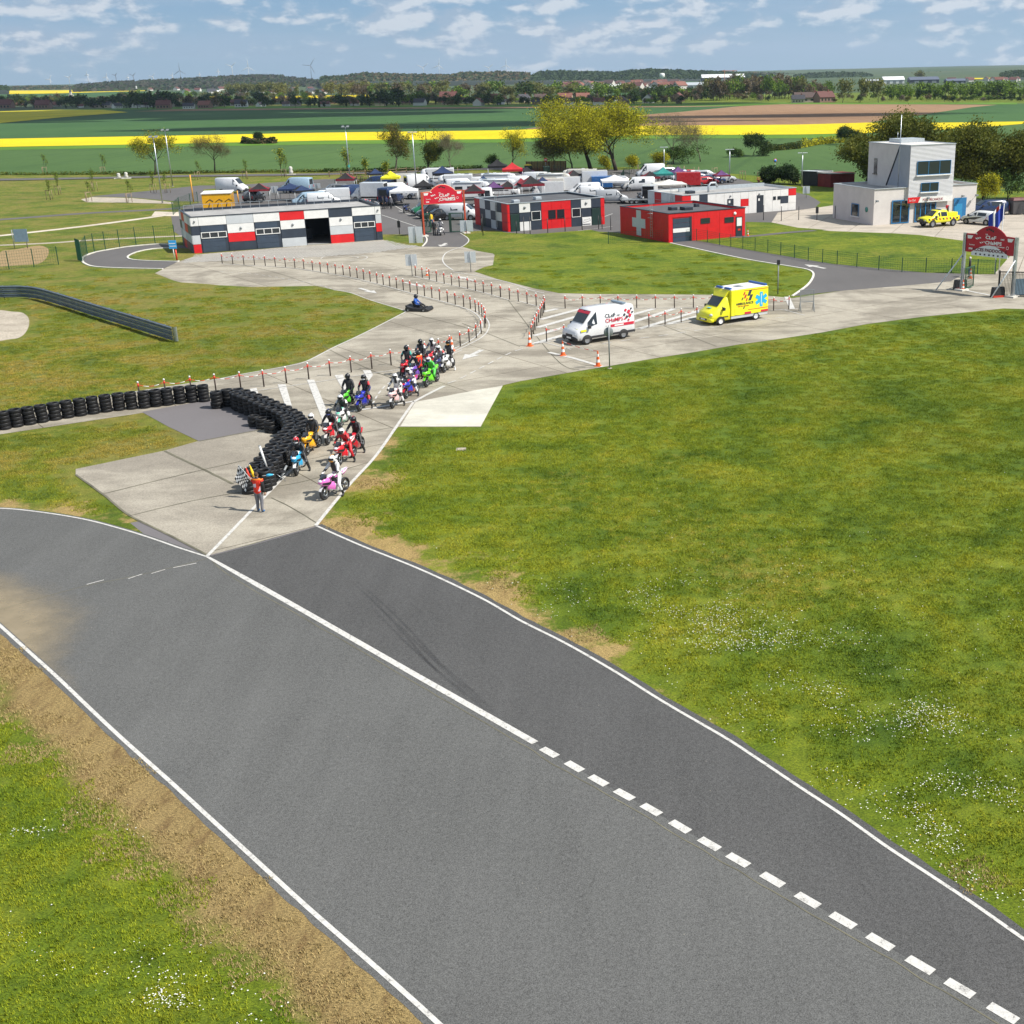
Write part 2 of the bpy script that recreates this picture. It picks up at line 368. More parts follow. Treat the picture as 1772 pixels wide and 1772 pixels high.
def sheet(name,px,mt,z,smooth=0,label=None,h=0.0):
 pts=[G(u,v) for u,v in px]
 if smooth:pts=catmull(pts,smooth,True)
 mb=MB();n=len(pts)
 if h:mb.prism([(q.x,q.y) for q in pts],z-h,z,mt)
 else:mb.add([(q.x,q.y,z) for q in pts],[tuple(range(n))],mt)
 o=mb.build(name)
 if o.data.polygons and o.data.polygons[0].normal.z<0 and not h:o.data.flip_normals()
 return tag(o,kind='structure')
def ribbon(name,px,width,mt,z,sm=8,off=0.0,attr=None,world=False,kind='structure',thick=0.0,bld=True,mb=None,n_across=1):
 pts=px if world else[G(u,v) for u,v in px]
 if sm:pts=catmull(pts,sm)
 mb=mb or MB();vs=[];fs=[];N=len(pts);A=[]
 for i,q in enumerate(pts):
  d=(pts[min(i+1,N-1)]-pts[max(i-1,0)]).normalized();nn=Vector((-d.y,d.x,0))
  wd=width(i/(N-1)) if callable(width) else width
  for k in range(n_across+1):
   t=k/n_across;e=off-wd/2+wd*t
   r=q+nn*e;vs.append((r.x,r.y,z));A.append(attr(t,i/(N-1),wd) if attr else 0)
 K=n_across+1
 for i in range(N-1):
  for k in range(n_across):fs.append((i*K+k+1,i*K+k,(i+1)*K+k,(i+1)*K+k+1))
 if thick:
  o0=len(vs);vs+=[(a,b_,z-thick) for a,b_,_ in vs[:o0]]
  for i in range(N-1):
   fs.append((i*K,o0+i*K,o0+(i+1)*K,(i+1)*K));fs.append((i*K+K-1,(i+1)*K+K-1,o0+(i+1)*K+K-1,o0+i*K+K-1))
  fs.append((0,K-1,o0+K-1,o0));e=(N-1)*K;fs.append((e,o0+e,o0+e+K-1,e+K-1))
 mb.add(vs,fs,mt)
 if not bld:return mb
 o=mb.build(name)
 if attr:
  at_=o.data.attributes.new('edge','FLOAT','POINT');at_.data.foreach_set('value',A+[0]*(len(o.data.vertices)-len(A)))
 return tag(o,kind=kind)
R_=12000.0;mb=MB()
HAZE=5.5e-5
g=[-R_,-3000,-800,-200,0,200,800,3000,R_]
gy=[-390,-200,-60,0,200,500,1200,4000,12000];vs=[(x,y,0) for y in gy for x in g];mb.add(vs,[(j*9+i,j*9+i+1,(j+1)*9+i+1,(j+1)*9+i) for j in range(8) for i in range(8)],M_grass)
tag(mb.build('ground'),kind='structure')
def TZ(x,y):
 d=math.hypot(x,y);t=max(0.0,min(1.0,(d-1250)/6000));t=t*t*(3-2*t)*0.55+t*0.45
 return t*(34+8*mnoise(Vector((x*0.00035,y*0.00035,3.3))))+max(0,min(1,(d-1250)/800))*3*mnoise(Vector((x*.0012,y*.0012,1.0)))
def GT(u,v):
 r=ray(u,v);o_=Vector((0,0,CH));t=600.0
 r=r/math.hypot(r.x,r.y)
 while t<7600:
  q=o_+r*t
  if q.z<=TZ(q.x,q.y):return Vector((q.x,q.y,TZ(q.x,q.y)))
  t+=8+t*0.004
 q=o_+r*7500;return Vector((q.x,q.y,TZ(q.x,q.y)))
def drape(name,px,mt,dz=0.5,n=5):
 k=len(px)//2;top,bot=px[:k],px[k:]
 rows=[]
 for j in range(n+1):
  t=j/n;row=[]
  for i in range(k):
   for h in range(4 if i<k-1 else 1):
    s_=h/4;i2=min(i+1,k-1)
    a=(top[i][0]*(1-s_)+top[i2][0]*s_,top[i][1]*(1-s_)+top[i2][1]*s_);b_=(bot[i][0]*(1-s_)+bot[i2][0]*s_,bot[i][1]*(1-s_)+bot[i2][1]*s_)
    q=GT(a[0]*(1-t)+b_[0]*t,a[1]*(1-t)+b_[1]*t);row.append((q.x,q.y,q.z+dz))
  rows.append(row)
 K=len(rows[0]);mb=MB();mb.add([p for r in rows for p in r],[(j*K+i,(j+1)*K+i,(j+1)*K+i+1,j*K+i+1) for j in range(n) for i in range(K-1)],mt)
 o=mb.build(name)
 if o.data.polygons[0].normal.z<0:o.data.flip_normals()
 return tag(o,kind='structure')
mb=MB();NR,NA=70,120;vs=[];
for i in range(NR):
 d=1150*(9500/1150)**(i/(NR-1))
 for j in range(NA):
  a=math.radians(-42+84*j/(NA-1));x,y=d*math.sin(a),d*math.cos(a)
  vs.append((x,y,TZ(x,y)+(0.22 if i else-0.5)-(0.0 if d<7700 else(d-7700)*0.03)))
mb.add(vs,[(i*NA+j,i*NA+j+1,(i+1)*NA+j+1,(i+1)*NA+j) for i in range(NR-1) for j in range(NA-1)],M_f_dull,True)
tag(mb.build('hills'),kind='structure')
sheet('wheat_field',[(-300,305),(0,303),(280,300),(560,296),(800,292),(1130,289),(1400,312),(1480,330),(1760,330),(2300,300),(2300,200),(1772,214),(1120,238),(860,245),(560,247),(0,259),(-300,262)],M_f_green,0.02)
sheet('grass_strip',[(-300,267),(0,260),(560,250),(860,247),(1120,240),(1380,239.5),(1480,238),(1480,231),(1380,232),(1120,234),(860,241),(560,243),(0,255),(-300,259)],M_f_lime,0.06)
sheet('far_wheat_field',[(-300,244),(0,240),(560,230),(860,226),(1120,218),(1500,213),(1772,211),(2300,208),(2300,172),(1772,179),(1000,184.5),(560,187),(200,190),(-300,192)],M_f_green2,0.04)
sheet('rape_field',[(-300,260),(0,254.5),(250,250),(560,243.5),(860,241),(1120,234),(1380,233),(1505,230.5),(1670,223),(1772,214.5),(1900,211),(1900,208),(1772,210.5),(1600,213),(1500,212.5),(1380,216),(1120,218),(860,226),(560,229.8),(250,236),(0,240.5),(-300,246)],M_f_rape,0.08)
sheet('ploughed_field',[(906,223.5),(966,216),(1040,207),(1110,199),(1181,193.5),(1280,184),(1353,180),(1500,180),(1726,181.5),(1680,186),(1588,200),(1540,207),(1500,212.5),(1380,216),(1120,218)],M_f_brown,0.065)
sheet('grass_margin',[(-300,193),(200,190),(560,187.5),(860,186),(1280,183.6),(1353,180.5),(1760,181),(1760,178),(1353,178),(1160,180),(560,183.5),(-300,189)],M_f_lime,0.12)
sheet('soil_strip',[(230,193.5),(560,189.2),(860,187.6),(1180,185.6),(1280,183.8),(1000,184.2),(560,187.2),(300,189.4)],M_f_brown,0.14)
sheet('rape_field_west',[(-400,226),(0,213.5),(110,203),(222,194.5),(180,190.5),(0,189.5),(-400,190)],M_f_rape2,0.16)
drape('rape_field_distant',[(-60,157.5),(0,157.2),(100,156.6),(200,155.2),(252,155.6),(-60,165),(0,163.5),(100,162),(200,159.2),(252,157.8)],M_f_rape)
drape('green_field_distant',[(-60,165),(0,164),(100,162.2),(200,159.4),(330,159.5),(-60,173),(0,172),(100,170),(200,168),(330,166)],M_f_green2)
drape('rape_field_distant',[(352,166.5),(372,166),(390,165.6),(352,170),(372,169.8),(390,169.5)],M_f_rape,0.8)
drape('rape_field_distant',[(470,168),(560,166.4),(648,165.2),(470,172.5),(560,171),(648,169.6)],M_f_rape,0.8)
drape('rape_field_distant',[(740,166.5),(800,166.0),(740,168.5),(800,168)],M_f_rape,0.8)
drape('rape_field_distant',[(828,140.5),(870,139.5),(905,138.6),(828,143),(870,142.2),(905,141.6)],M_f_rape,0.8)
drape('rape_field_distant',[(1680,135.8),(1772,135.3),(1680,138),(1772,137.6)],M_f_rape,0.8)
drape('green_field_distant',[(960,143),(1080,142.5),(1200,141.5),(960,149),(1080,148.5),(1200,148)],M_f_green2)
drape('green_field_distant',[(1060,158),(1180,156),(1060,166),(1180,165)],M_f_green2)
LW=[(-90,1004),(0,1083),(51,1129),(102,1175),(152,1223),(203,1271),(254,1317),(300,1358),(375,1427),(447,1493),(520,1560),(588,1620),(666,1688),(749,1763),(860,1868)]
RW=[(547,910),(624,944),(728,986),(832,1035),(900,1074),(963,1105.5),(1010,1131),(1073,1168),(1153,1218),(1253,1276),(1304,1309),(1380,1360),(1456,1410),(1532,1464),(1608,1514),(1685,1565),(1772,1626),(1900,1712)]
UW=[(-110,880),(0,880),(73,887),(146,899),(208,915),(260,931),(312,949),(359,964)]
MW=[(359,964),(416,996),(519,1054),(624,1114),(728,1173.5),(832,1232.5),(926,1286)]
DS=Z(872,872,1.969,(155,848),(240,896),(322,944),(410,992),(502,1043),(600,1101),(700,1160),(798,1215),(915,1282),(1035,1352),(1155,1421),(1282,1494),(1418,1573),(1553,1652),(1700,1737),(1850,1826))
def offs(pxs,d):
 q=[G(u,v) for u,v in pxs];out=[]
 for i in range(len(q)):
  t=(q[min(i+1,len(q)-1)]-q[max(i-1,0)]).normalized();out.append(q[i]+Vector((-t.y,t.x,0))*d)
 return out
def wsheet(name,pts,mt,z):
 mb=MB();mb.add([(q.x,q.y,z) for q in pts],[tuple(range(len(pts)))],mt);o=mb.build(name)
 if o.data.polygons[0].normal.z<0:o.data.flip_normals()
 return tag(o,kind='structure')
wob=lambda pts,a:[q+Vector((mnoise(q*1.3),mnoise(q*1.3+Vector((7,7,7))),0))*a for q in pts]
left_e=wob(catmull(offs(LW,-0.20),10),0.05);right_e=wob(catmull(offs(RW,0.26),10),0.06);up_e=catmull(offs(UW,0.14),8);mid=catmull([G(*q) for q in MW+DS+[(1900,1850)]],8)
wsheet('track',up_e+mid+[G(1900,2500),G(900,2500)]+left_e[::-1],M_asph,0.008)
wsheet('exit_lane',right_e+[G(1900,1850)]+mid[::-1],M_lane,0.009)
sheet('asphalt_wedge',[(225,905),(248,901),(300,925),(368,960),(359,966),(312,951),(260,933)],M_patch,0.007)
ribbon('sand_stain',LW[:8],lambda t:3.2*(1-t)**1.2+0.15,M_dust,0.0105,8,attr=lambda t,s,wd:(1-t if False else max(0,1-t*1.0))*(1-0.8*s),n_across=6) if False else None
q=catmull(offs(LW[:10],0.1),6);NQ=len(q);vs=[];fs=[];A=[]
for i,a in enumerate(q):
 d=(q[min(i+1,NQ-1)]-q[max(i-1,0)]).normalized();nn=Vector((-d.y,d.x,0));s_=i/(NQ-1)
 wd=3.2*math.exp(-((s_-0.12)/0.15)**2)+0.35
 for k in range(9):r=a+nn*wd*k/8;vs.append((r.x,r.y,0.011));A.append((1-k/8)**1.1*(0.3+0.95*math.exp(-((s_-0.10)/0.2)**2))*(1-s_*0.9))
for i in range(NQ-1):
 for k in range(8):fs.append((i*9+k,(i+1)*9+k,(i+1)*9+k+1,i*9+k+1))
mb=MB();mb.add(vs,fs,M_dust);o=mb.build('sand_stain');at_=o.data.attributes.new('edge','FLOAT','POINT');at_.data.foreach_set('value',A);tag(o,kind='structure')
for nm,ln in(('rubber_mark',[(600,1000),(650,1045),(700,1098),(745,1150),(800,1195),(850,1236)]),('rubber_mark',[(612,1002),(668,1050),(716,1098),(764,1150),(822,1200),(858,1238)]),('rubber_mark',[(640,1048),(690,1100),(760,1165),(815,1212)]),('rubber_mark',[(655,1048),(712,1104),(775,1165),(835,1218)]),):
 ribbon(nm,ln,0.13,M_skid,0.0125,8,attr=lambda t,s,wd:math.sin(PI*t)*math.sin(PI*s)**0.6,n_across=6)
lm=MB()
ribbon('',LW,0.115,M_paint,0.016,bld=False,mb=lm);ribbon('',RW,0.10,M_paint,0.016,bld=False,mb=lm)
ribbon('',UW,0.09,M_paint,0.016,bld=False,mb=lm);ribbon('',MW,lambda t:min(0.225,0.11+t*0.5),M_paint,0.0165,bld=False,mb=lm)
for i,dpt in enumerate(DS):
 a=G(*dpt);nb=G(*DS[min(i+1,len(DS)-1)]);pv=G(*DS[max(i-1,0)]);t=(nb-pv).normalized()
 ribbon('',[a-t*0.30,a+t*0.30],0.24,M_paint,0.0165,0,bld=False,mb=lm,world=True)
tag(lm.build('track_line'),kind='structure')
jm=MB()
ribbon('',wob(catmull(offs([(372,961)]+MW[1:]+DS,-0.30),4),0.05),0.035,M_joint,0.014,3,bld=False,mb=jm,world=True)
ribbon('',[(364,962),(455,938),(546,912)],0.12,M_patch,0.0165,4,bld=False,mb=jm)
ribbon('',[(362,966),(300,982),(230,998),(150,1014),(60,1038),(-60,1072)],0.03,M_joint,0.014,4,bld=False,mb=jm)
for a_,b_ in(((340,975),(300,983)),((286,986),(262,993)),((246,994),(222,1002)),((180,1004),(150,1012))):ribbon('',[a_,b_],0.05,M_paint,0.0165,0,bld=False,mb=jm)
tag(jm.build('track_joint'),kind='structure')
ribbon('dry_verge',LW,5.0,M_verge_l,0.004,8,off=-2.6,attr=lambda t,s,wd:5.0*(1-t),n_across=4)
ribbon('worn_verge',RW,4.2,M_verge_r,0.004,8,off=2.2,attr=lambda t,s,wd:4.2*t+2.4*min(1,max(0,s-0.32)*5)+0.0,n_across=4)
ribbon('worn_verge',[(546,911),(600,847),(650,793),(688,738)],2.2,M_verge_r,0.0042,6,off=-1.1,attr=lambda t,s,wd:2.2*(1-t)+1.0*s,n_across=4)
ribbon('worn_verge',[(-60,874),(73,884),(146,896),(208,911),(262,926)],2.0,M_verge_r,0.0042,6,off=1.0,attr=lambda t,s,wd:2.0*t+1.2*(1-s),n_across=4)
ribbon('worn_verge',[(225,890),(180,855),(131,817),(285,778),(345,761)],1.6,M_verge_r,0.0043,0,off=-0.6,attr=lambda t,s,wd:0.8+1.6*(1-t)*0.6,n_across=3) if False else None
pass
wsheet('pit_lane',[G(*q) for q in[(364,961),(480,738),(470,700),(365,693),(245,715),(0,752),(-80,768),(-80,725),(268,473),(282,466),(310,452),(336,441),(500,427),(663,415),(722,426),(735,427),(800,427),(824,434),(853,439),(856,441),(853,459),(870,470),(1371,516),(1460,503),(1560,495),(1645,487),(1668,474),(1720,474.7),(1772,474),(2000,470),(2000,515),(1772,535),(1736,534),(1681,540),(1600,548),(1500,561),(1420,576),(1340,588),(1281,596),(1193,611),(1135,620),(1058,633),(1003,642),(900,660),(870,667),(832,739),(689,739),(650,790),(600,845),(546,911)]],M_conc,0.012)
sheet('apron',[(362,962),(300,928),(225,892),(180,857),(131,822),(131,812),(285,780),(345,763),(463,742),(520,760),(445,876)],M_apron,0.013)
sheet('asphalt_apron',[(245,713),(365,692),(470,700),(520,735),(463,742),(345,764),(290,738)],M_patch,0.0135)
sheet('concrete_pad',[(693,738),(832,738),(870,668),(821,676),(719,696)],M_pad,0.016)
sheet('grass_island',[(-120,470),(0,462),(143,452),(162,461),(203,463),(281,466),(268,473),(301,486),(313,489),(360,492),(380,494),(436,497),(549,495),(577,502),(606,507),(642,520),(688,534),(702,539),(662,560),(620,581),(577,601),(530,625),(493,634),(417,648),(380,655),(360,659),(203,683),(100,701),(0,717),(-120,738)],M_grass,0.020)
sheet('grass_island',[(800,427),(824,434),(853,439),(856,441),(853,459),(838,462.5),(821,470),(860,483),(880,488),(925,499.5),(968,507.6),(1024,509),(1187,510),(1344,511.6),(1371,512.6),(1397,495),(1406.6,481.5),(1408,472),(1397,466),(1370.6,461),(1285.5,447),(1187,426),(1158,420),(1070,403),(1035,401),(1023,398),(922,405.5),(878,403),(854,399),(800,401),(797,404),(809,412),(810.5,418.5)],M_grass,0.022)
sheet('service_road',[(1158,420),(1187,426),(1285.5,447),(1370.6,461),(1397,466),(1408,472),(1406.6,481.5),(1397,495),(1371,513),(1460,503),(1560,495),(1645,487),(1668,474),(1600,472),(1440,457),(1351,442),(1285,431),(1220,419),(1200,416)],M_road,0.016)
sheet('grass_island',[(1220,419),(1285,431),(1351,442),(1440,457),(1600,472),(1668,474),(1697,475),(1720,474.7),(1736,457),(1748,443),(1669,417),(1592,407),(1546,404),(1465,401),(1437,400),(1406,401),(1360,405.5),(1298,409),(1260,413)],M_grass,0.020)
sheet('court',[(1335,385),(1346,368),(1380,364),(1418,359),(1464,352),(1700,345),(2000,340),(2000,474),(1772,474),(1720,475),(1748,443),(1669,417),(1592,407),(1546,404),(1465,401),(1437,400),(1380,394)],M_court,0.015)
sheet('grass_verge',[(1290,384),(1334,385.5),(1380,394),(1430,398),(1380,401),(1298,408)],M_grass,0.020)
ribbon('garden_path',[(1262,411),(1300,409),(1360,403),(1410,399)],1.2,M_road,0.026)
sheet('grass_verge',[(1690,392),(1767,394),(1900,398),(1900,384),(1772,382)],M_grass,0.019) if False else None
sheet('paddock',[(296,372),(330,355),(420,330),(470,318),(560,326),(600,322),(700,312),(830,300),(1000,297),(1150,291),(1240,300),(1330,322),(1372,332),(1400,338),(1420,350),(1410,360),(1346,368),(1335,385),(1290,384),(1290,410),(1120,412),(1035,402),(922,406),(800,404),(797,404),(809,412),(810,419),(800,427.5),(733,427),(731,408),(665,412),(640,400),(330,420),(300,400)],M_road,0.0085)
sheet('exit_road',[(731,408),(734,417),(731,427),(800,428),(810.5,418.5),(809,412),(797,404),(760,396)],M_road,0.0165)
sheet('grass_verge',[(662,406),(663,415),(683.6,424.5),(731,426),(734,417),(731,407.5),(711,406)],M_grass,0.020)
ribbon('kerb',[(797,404),(809,412),(810.5,418.5),(800,427),(785,432),(772,438),(766,448),(770,458),(784,468)],0.13,M_paint,0.03)
ribbon('kerb',[(731,407),(738,412),(738,419),(731,427)],0.16,M_kerb,0.07,thick=0.07)
ribbon('kerb',[(1160,421),(1187,427),(1285,448),(1370,462),(1397,467),(1407,473),(1406,482),(1396,495),(1371,513)],0.18,M_kerb,0.075,thick=0.07)
ribbon('lane_road',[(-200,312),(0,311.5),(250,307),(340,305),(560,302),(700,298),(830,293),(1000,294),(1100,299),(1160,297)],5.0,M_road,0.10,6)
sheet('parking_road',[(155,340),(250,331),(345,321),(400,321),(470,316),(560,310),(660,310),(640,322),(560,330),(470,331),(420,336),(350,349),(300,348),(230,342)],M_road,0.0078)
sheet('grass_verge',[(352,328),(430,322),(440,328),(400,335),(350,336)],M_grass,0.0090)
sheet('gravel_verge',[(140,345),(160,341),(230,343),(300,350),(300,353),(230,351),(150,350)],M_gravel,0.0077)
ribbon('side_road',[(-200,393),(0,380),(150,369),(300,361),(350,352)],2.4,M_road,0.0092,6)
ribbon('pale_path',[(-200,428),(0,408),(150,391),(262,376),(300,370)],1.5,M_path,0.012,6)
sheet('pale_path',[(262,374),(268,366),(300,367),(320,367),(320,374)],M_path,0.013)
ribbon('gravel_path',[(-200,432),(60,422),(150,416),(250,411),(330,408)],1.2,M_gravel,0.0094,6)
sheet('earth_bank',Z(0,200,5.907,(0,1400),(150,1370),(400,1330),(500,1380),(430,1500),(200,1560),(0,1600)),M_bare,0.0096,4)
sheet('loop_road',Z(0,200,5.907,(842,1482),(870,1440),(1000,1395),(1300,1345),(1600,1318),(1772,1325),(2060,1340),(2060,1370),(1772,1352),(1560,1365),(1400,1395),(1305,1450),(1400,1482),(1772,1495),(1830,1490),(1665,1570),(1200,1560),(960,1545),(870,1515)),M_road,0.024)
sheet('grass_island',Z(0,200,5.907,(1305,1450),(1400,1400),(1560,1368),(1772,1354),(2000,1365),(2080,1440),(1990,1445),(1830,1490),(1772,1495),(1400,1482)),M_grass,0.021)
ribbon('kerb',Z(0,200,5.907,(1665,1572),(1200,1562),(960,1547),(870,1517),(840,1482),(868,1440),(1000,1394),(1300,1344),(1600,1317),(1772,1322)),0.22,M_kerb,0.09,thick=0.09)
ribbon('kerb',Z(0,200,5.907,(1830,1490),(1772,1495),(1400,1482),(1305,1450),(1400,1398),(1560,1366),(1772,1352)),0.18,M_kerb,0.09,thick=0.09)
sheet('gravel_trap',Z(0,440,4.922,(-300,470),(0,478),(90,490),(190,500),(245,550),(240,630),(180,705),(60,730),(-300,760)),M_gravel,0.026,4)
pm=MB()
def line(px,wd=0.12,sm=6,mt=M_paint,z=0.03):ribbon('',px,wd,mt,z,sm,bld=False,mb=pm)
def quad(*px,z=0.03):pm.add([tuple(G(u,v,z)) for u,v in px][::-1],[(0,1,2,3)],M_paint)
line([(359,963),(400,921),(445,874),(480,838),(512,806)],0.15)
line([(547,910),(600,845),(650,790),(688,736),(716,696)],0.16);line([(716,696),(742,682),(769,668.5)],0.22)
quad((480.4,665),(494.6,665),(505,702),(493,700));quad((531,657),(543.6,657),(573,728),(563,740));quad((579,649),(593,648),(614,692),(607,699))
quad((627.7,641),(641,640.3),(645.6,649),(638,659));quad((432,673),(444,671),(448,684),(438,686))
line([(598,714),(650,706),(716,695)],0.26,0)
def dashes(px,L,gap,wd,z=0.03):
 q=catmull([G(u,v) for u,v in px],16);s=0;on=[];cur=0
 acc=[0]
 for i in range(1,len(q)):acc.append(acc[-1]+(q[i]-q[i-1]).length)
 def at(d):
  for i in range(1,len(q)):
   if acc[i]>=d:t=(d-acc[i-1])/max(1e-9,acc[i]-acc[i-1]);return q[i-1].lerp(q[i],t)
  return q[-1]
 d=0
 while d+L<acc[-1]:ribbon('',[at(d),at(d+L)],wd,M_paint,z,0,bld=False,mb=pm,world=True);d+=L+gap
dashes([(775,664),(798,655),(877,614),(905,604),(925,600)],0.8,0.55,0.10)
dashes([(645,700),(655,682),(672,664),(700,650)],0.7,0.5,0.10)
dashes(Z(900,460,3.408,(250,492),(480,462),(660,435),(870,408),(1130,368),(1340,330),(1640,295)),0.75,0.75,0.10)
dashes(Z(900,460,3.408,(920,378),(1010,366)),0.5,0.25,0.08)
dashes(Z(380,420,3.544,(0,180),(200,192),(400,222),(600,258),(700,290)),0.55,0.55,0.08)
for a in(((140,272),(220,255)),((120,318),(360,255)),((100,366),(370,290)),((80,415),(260,365)),((80,462),(262,408)),((660,290),(790,255)),((660,335),(910,255)),((700,375),(1070,262)),((870,344),(1120,280))):
 line(Z(900,460,3.408,*a),0.5,0)
line(Z(900,460,3.408,(60,466),(260,435)),0.12,0);line(Z(900,460,3.408,(660,378),(860,350),(1060,322)),0.12,0)
line(Z(900,460,3.408,(150,455),(300,495)),0.10,0);line(Z(900,460,3.408,(170,512),(320,548),(490,598)),0.30,0)
line(Z(900,460,3.408,(1480,264),(1640,255)),0.12,0);line(Z(900,460,3.408,(1560,262),(1680,294)),0.10,0)
quad(*Z(900,460,3.408,(1558,182),(1590,182),(1622,254),(1590,256)))
line(Z(900,460,3.408,(170,250),(650,252),(1040,250)),0.10,0)
line(Z(900,460,3.408,(-20,205),(100,240),(150,252)),0.10,0)
def arrow(tail,head,wd=0.16,z=0.03):
 a,b_=G(*tail),G(*head);d=(b_-a);L=d.length;d.normalize();n=Vector((-d.y,d.x,0));hl=min(L*0.5,1.6)
 P_=[a+n*wd,a-n*wd,b_-d*hl-n*wd,b_-d*hl-n*wd*3,b_,b_-d*hl+n*wd*3,b_-d*hl+n*wd]
 pm.add([(q.x,q.y,z) for q in P_],[tuple(range(7))],M_paint)
arrow((834,606),(800,623),0.18);arrow((622,499),(652,508),0.16);arrow((700,489),(733,497),0.16);arrow((820,486),(790,478),0.14);arrow((772,421),(762,427),0.2);arrow((1428,465),(1392,458),0.2)
line(Z(1600,380,10.3,(750,1270),(1220,1365)),0.28,0)
A0,A1=G(336,441),G(663,416.5);ex=(A1-A0).normalized();ey=Vector((ex.y,-ex.x,0))
bound=[G(*q) for q in((336,441),(663,415.5),(690,422),(724,426.5),(690,431),(640,438),(560,444),(470,449),(380,452),(306,455))]
def inside(p,poly):
 c=False;n=len(poly)
 for i in range(n):
  a,b_=poly[i],poly[(i+1)%n]
  if(a.y>p.y)!=(b_.y>p.y) and p.x<(b_.x-a.x)*(p.y-a.y)/(b_.y-a.y)+a.x:c=not c
 return c
for j in range(0,26):
 for i in range(-16,76):
  o_=A0+ex*(i*0.46+(j%2)*0.23)+ey*(0.12+j*0.40)
  if not inside(o_,bound):continue
  k=ey*0.30+ex*0.20
  pm.add([tuple(r_) for r_ in((o_+Vector((0,0,.03))),(o_+ex*0.26+Vector((0,0,.03))),(o_+ex*0.26+k+Vector((0,0,.03))),(o_+k+Vector((0,0,.03))))],[(3,2,1,0)],M_paint)
sheet('paving',[(336,441),(663,415.5),(690,422),(724,426.5),(690,431),(640,438),(560,444),(470,449),(380,452),(306,455)],M_apron,0.018)
oc_=Z(380,420,3.544,(620,100),(650,84),(740,76),(850,76),(905,88),(880,104),(800,112));line(oc_,0.1)
line(Z(380,420,3.544,(700,88),(790,82),(850,92),(800,104),(720,108)),0.08)
L1=Z(380,420,3.544,(0,130),(200,142),(400,152),(600,178),(800,214),(1000,262),(1200,318),(1380,366),(1500,402),(1570,436),(1606,480),(1606,530),(1580,570),(1520,612),(1430,655))
line(L1,0.11);L2=Z(380,420,3.544,(1560,412),(1620,450),(1652,495),(1645,540),(1610,580),(1540,620),(1440,668));line(L2,0.10)
line(Z(380,420,3.544,(1190,205),(1400,255),(1600,302),(1772,352)),0.11);line(Z(380,420,3.544,(1430,180),(1600,208),(1772,245),(1900,290),(1990,310)),0.11)
line([(203,683),(360,659.5),(417,648.5),(493,635),(530,626),(577,602),(620,582),(662,561),(702,540)],0.12);line([(-80,731),(0,718),(100,702),(203,683)],0.12)
line([(702,539),(688,534),(642,520),(606,507),(577,502)],0.08)
line([(380,686),(450,676),(560,660),(640,647),(700,639)],0.08,4);line([(715,634),(760,622),(800,606)],0.09,4)
for a in(((676,352),(700,366)),((690,365),(748,384)),((660,372),(720,392)),((1010,388),(1060,370)),((1000,400),(1060,392))):line(list(a),0.14,0)
for i in range(9):line([(812+i*34,300-i*0.2),(850+i*34,306)],0.12,0,z=0.014+0.1)
tag(pm.build('lane_marking'),kind='structure')
jm=MB()
for px,wd in(([(345,764),(463,742)],0.10),([(285,781),(350,812),(403,838)],0.13),([(180,855),(290,828),(353,813),(425,797)],0.06),([(225,893),(330,868),(430,850),(520,835),(580,818),(640,800)],0.05),([(470,862),(510,882),(548,906)],0.05),([(603,752),(640,747),(680,740)],0.04),([(800,560),(900,600)],0.05),([(880,520),(960,620),(1003,641)],0.05),([(1100,545),(1240,600)],0.05),([(560,705),(640,690),(700,700)],0.03),([(131,822),(180,857),(225,893),(300,930),(360,962)],0.10),([(490,560),(560,600),(640,640),(716,668)],0.05),([(700,540),(780,560),(830,575)],0.05),([(620,640),(700,656)],0.04),([(380,452),(470,470),(560,500)],0.05)):
 ribbon('',wob(catmull([G(*q) for q in px],6),0.03),wd,M_joint,0.025,0,bld=False,mb=jm,world=True)
tag(jm.build('slab_joint'),kind='structure')
dm=MB();M_daisy=mat('daisy',(0.75,0.75,0.70),0.8);M_dand=mat('dandelion',(0.7,0.5,0.02),0.8)
def daisies(cx,cy,rx,ry,n,rot=0.0):
 for _ in range(n):
  a=rnd.gauss(0,0.45);b_=rnd.gauss(0,0.45);u=cx+rx*a*math.cos(rot)-ry*b_*math.sin(rot);v=cy+rx*a*math.sin(rot)+ry*b_*math.cos(rot)
  if v<760 or v>1800:continue
  q=G(u,v)
  if mnoise(q*0.55)+0.25*mnoise(q*2.3)<rnd.uniform(-0.15,0.35):continue
  ok=True
  for i in range(len(RW)-1):
   if RW[i][0]<=u<=RW[i+1][0]:
    e=RW[i][1]+(RW[i+1][1]-RW[i][1])*(u-RW[i][0])/(RW[i+1][0]-RW[i][0])
    if v>e-14:ok=False
  if u<700:
   for i in range(len(LW)-1):
    if LW[i][0]<=u<=LW[i+1][0]:
     e=LW[i][1]+(LW[i+1][1]-LW[i][1])*(u-LW[i][0])/(LW[i+1][0]-LW[i][0]);ok=v>e+60+v*0.05
  if not ok:continue
  r=rnd.uniform(0.008,0.021);z=rnd.uniform(0.04,0.07);t=rnd.random()*6
  dm.add([(q.x+r*math.cos(t+k*PI/2.5),q.y+r*math.sin(t+k*PI/2.5),z+rnd.uniform(-.004,.004)) for k in range(5)],[(0,1,2,3,4)],M_dand if rnd.random()<0.06 else M_daisy)
daisies(1210,1070,330,70,1700,0.12);daisies(1150,1030,120,30,260);daisies(1290,1120,120,40,260);daisies(1480,1250,420,170,2500,0.6);daisies(1620,1240,90,40,260,0.4);daisies(1700,1450,250,140,1500,0.6)
daisies(1400,1000,700,160,700);daisies(60,1440,60,10,150);daisies(170,1420,200,60,80);daisies(360,1720,200,60,400,0.3);daisies(280,1730,60,20,160);daisies(70,1640,60,60,80)
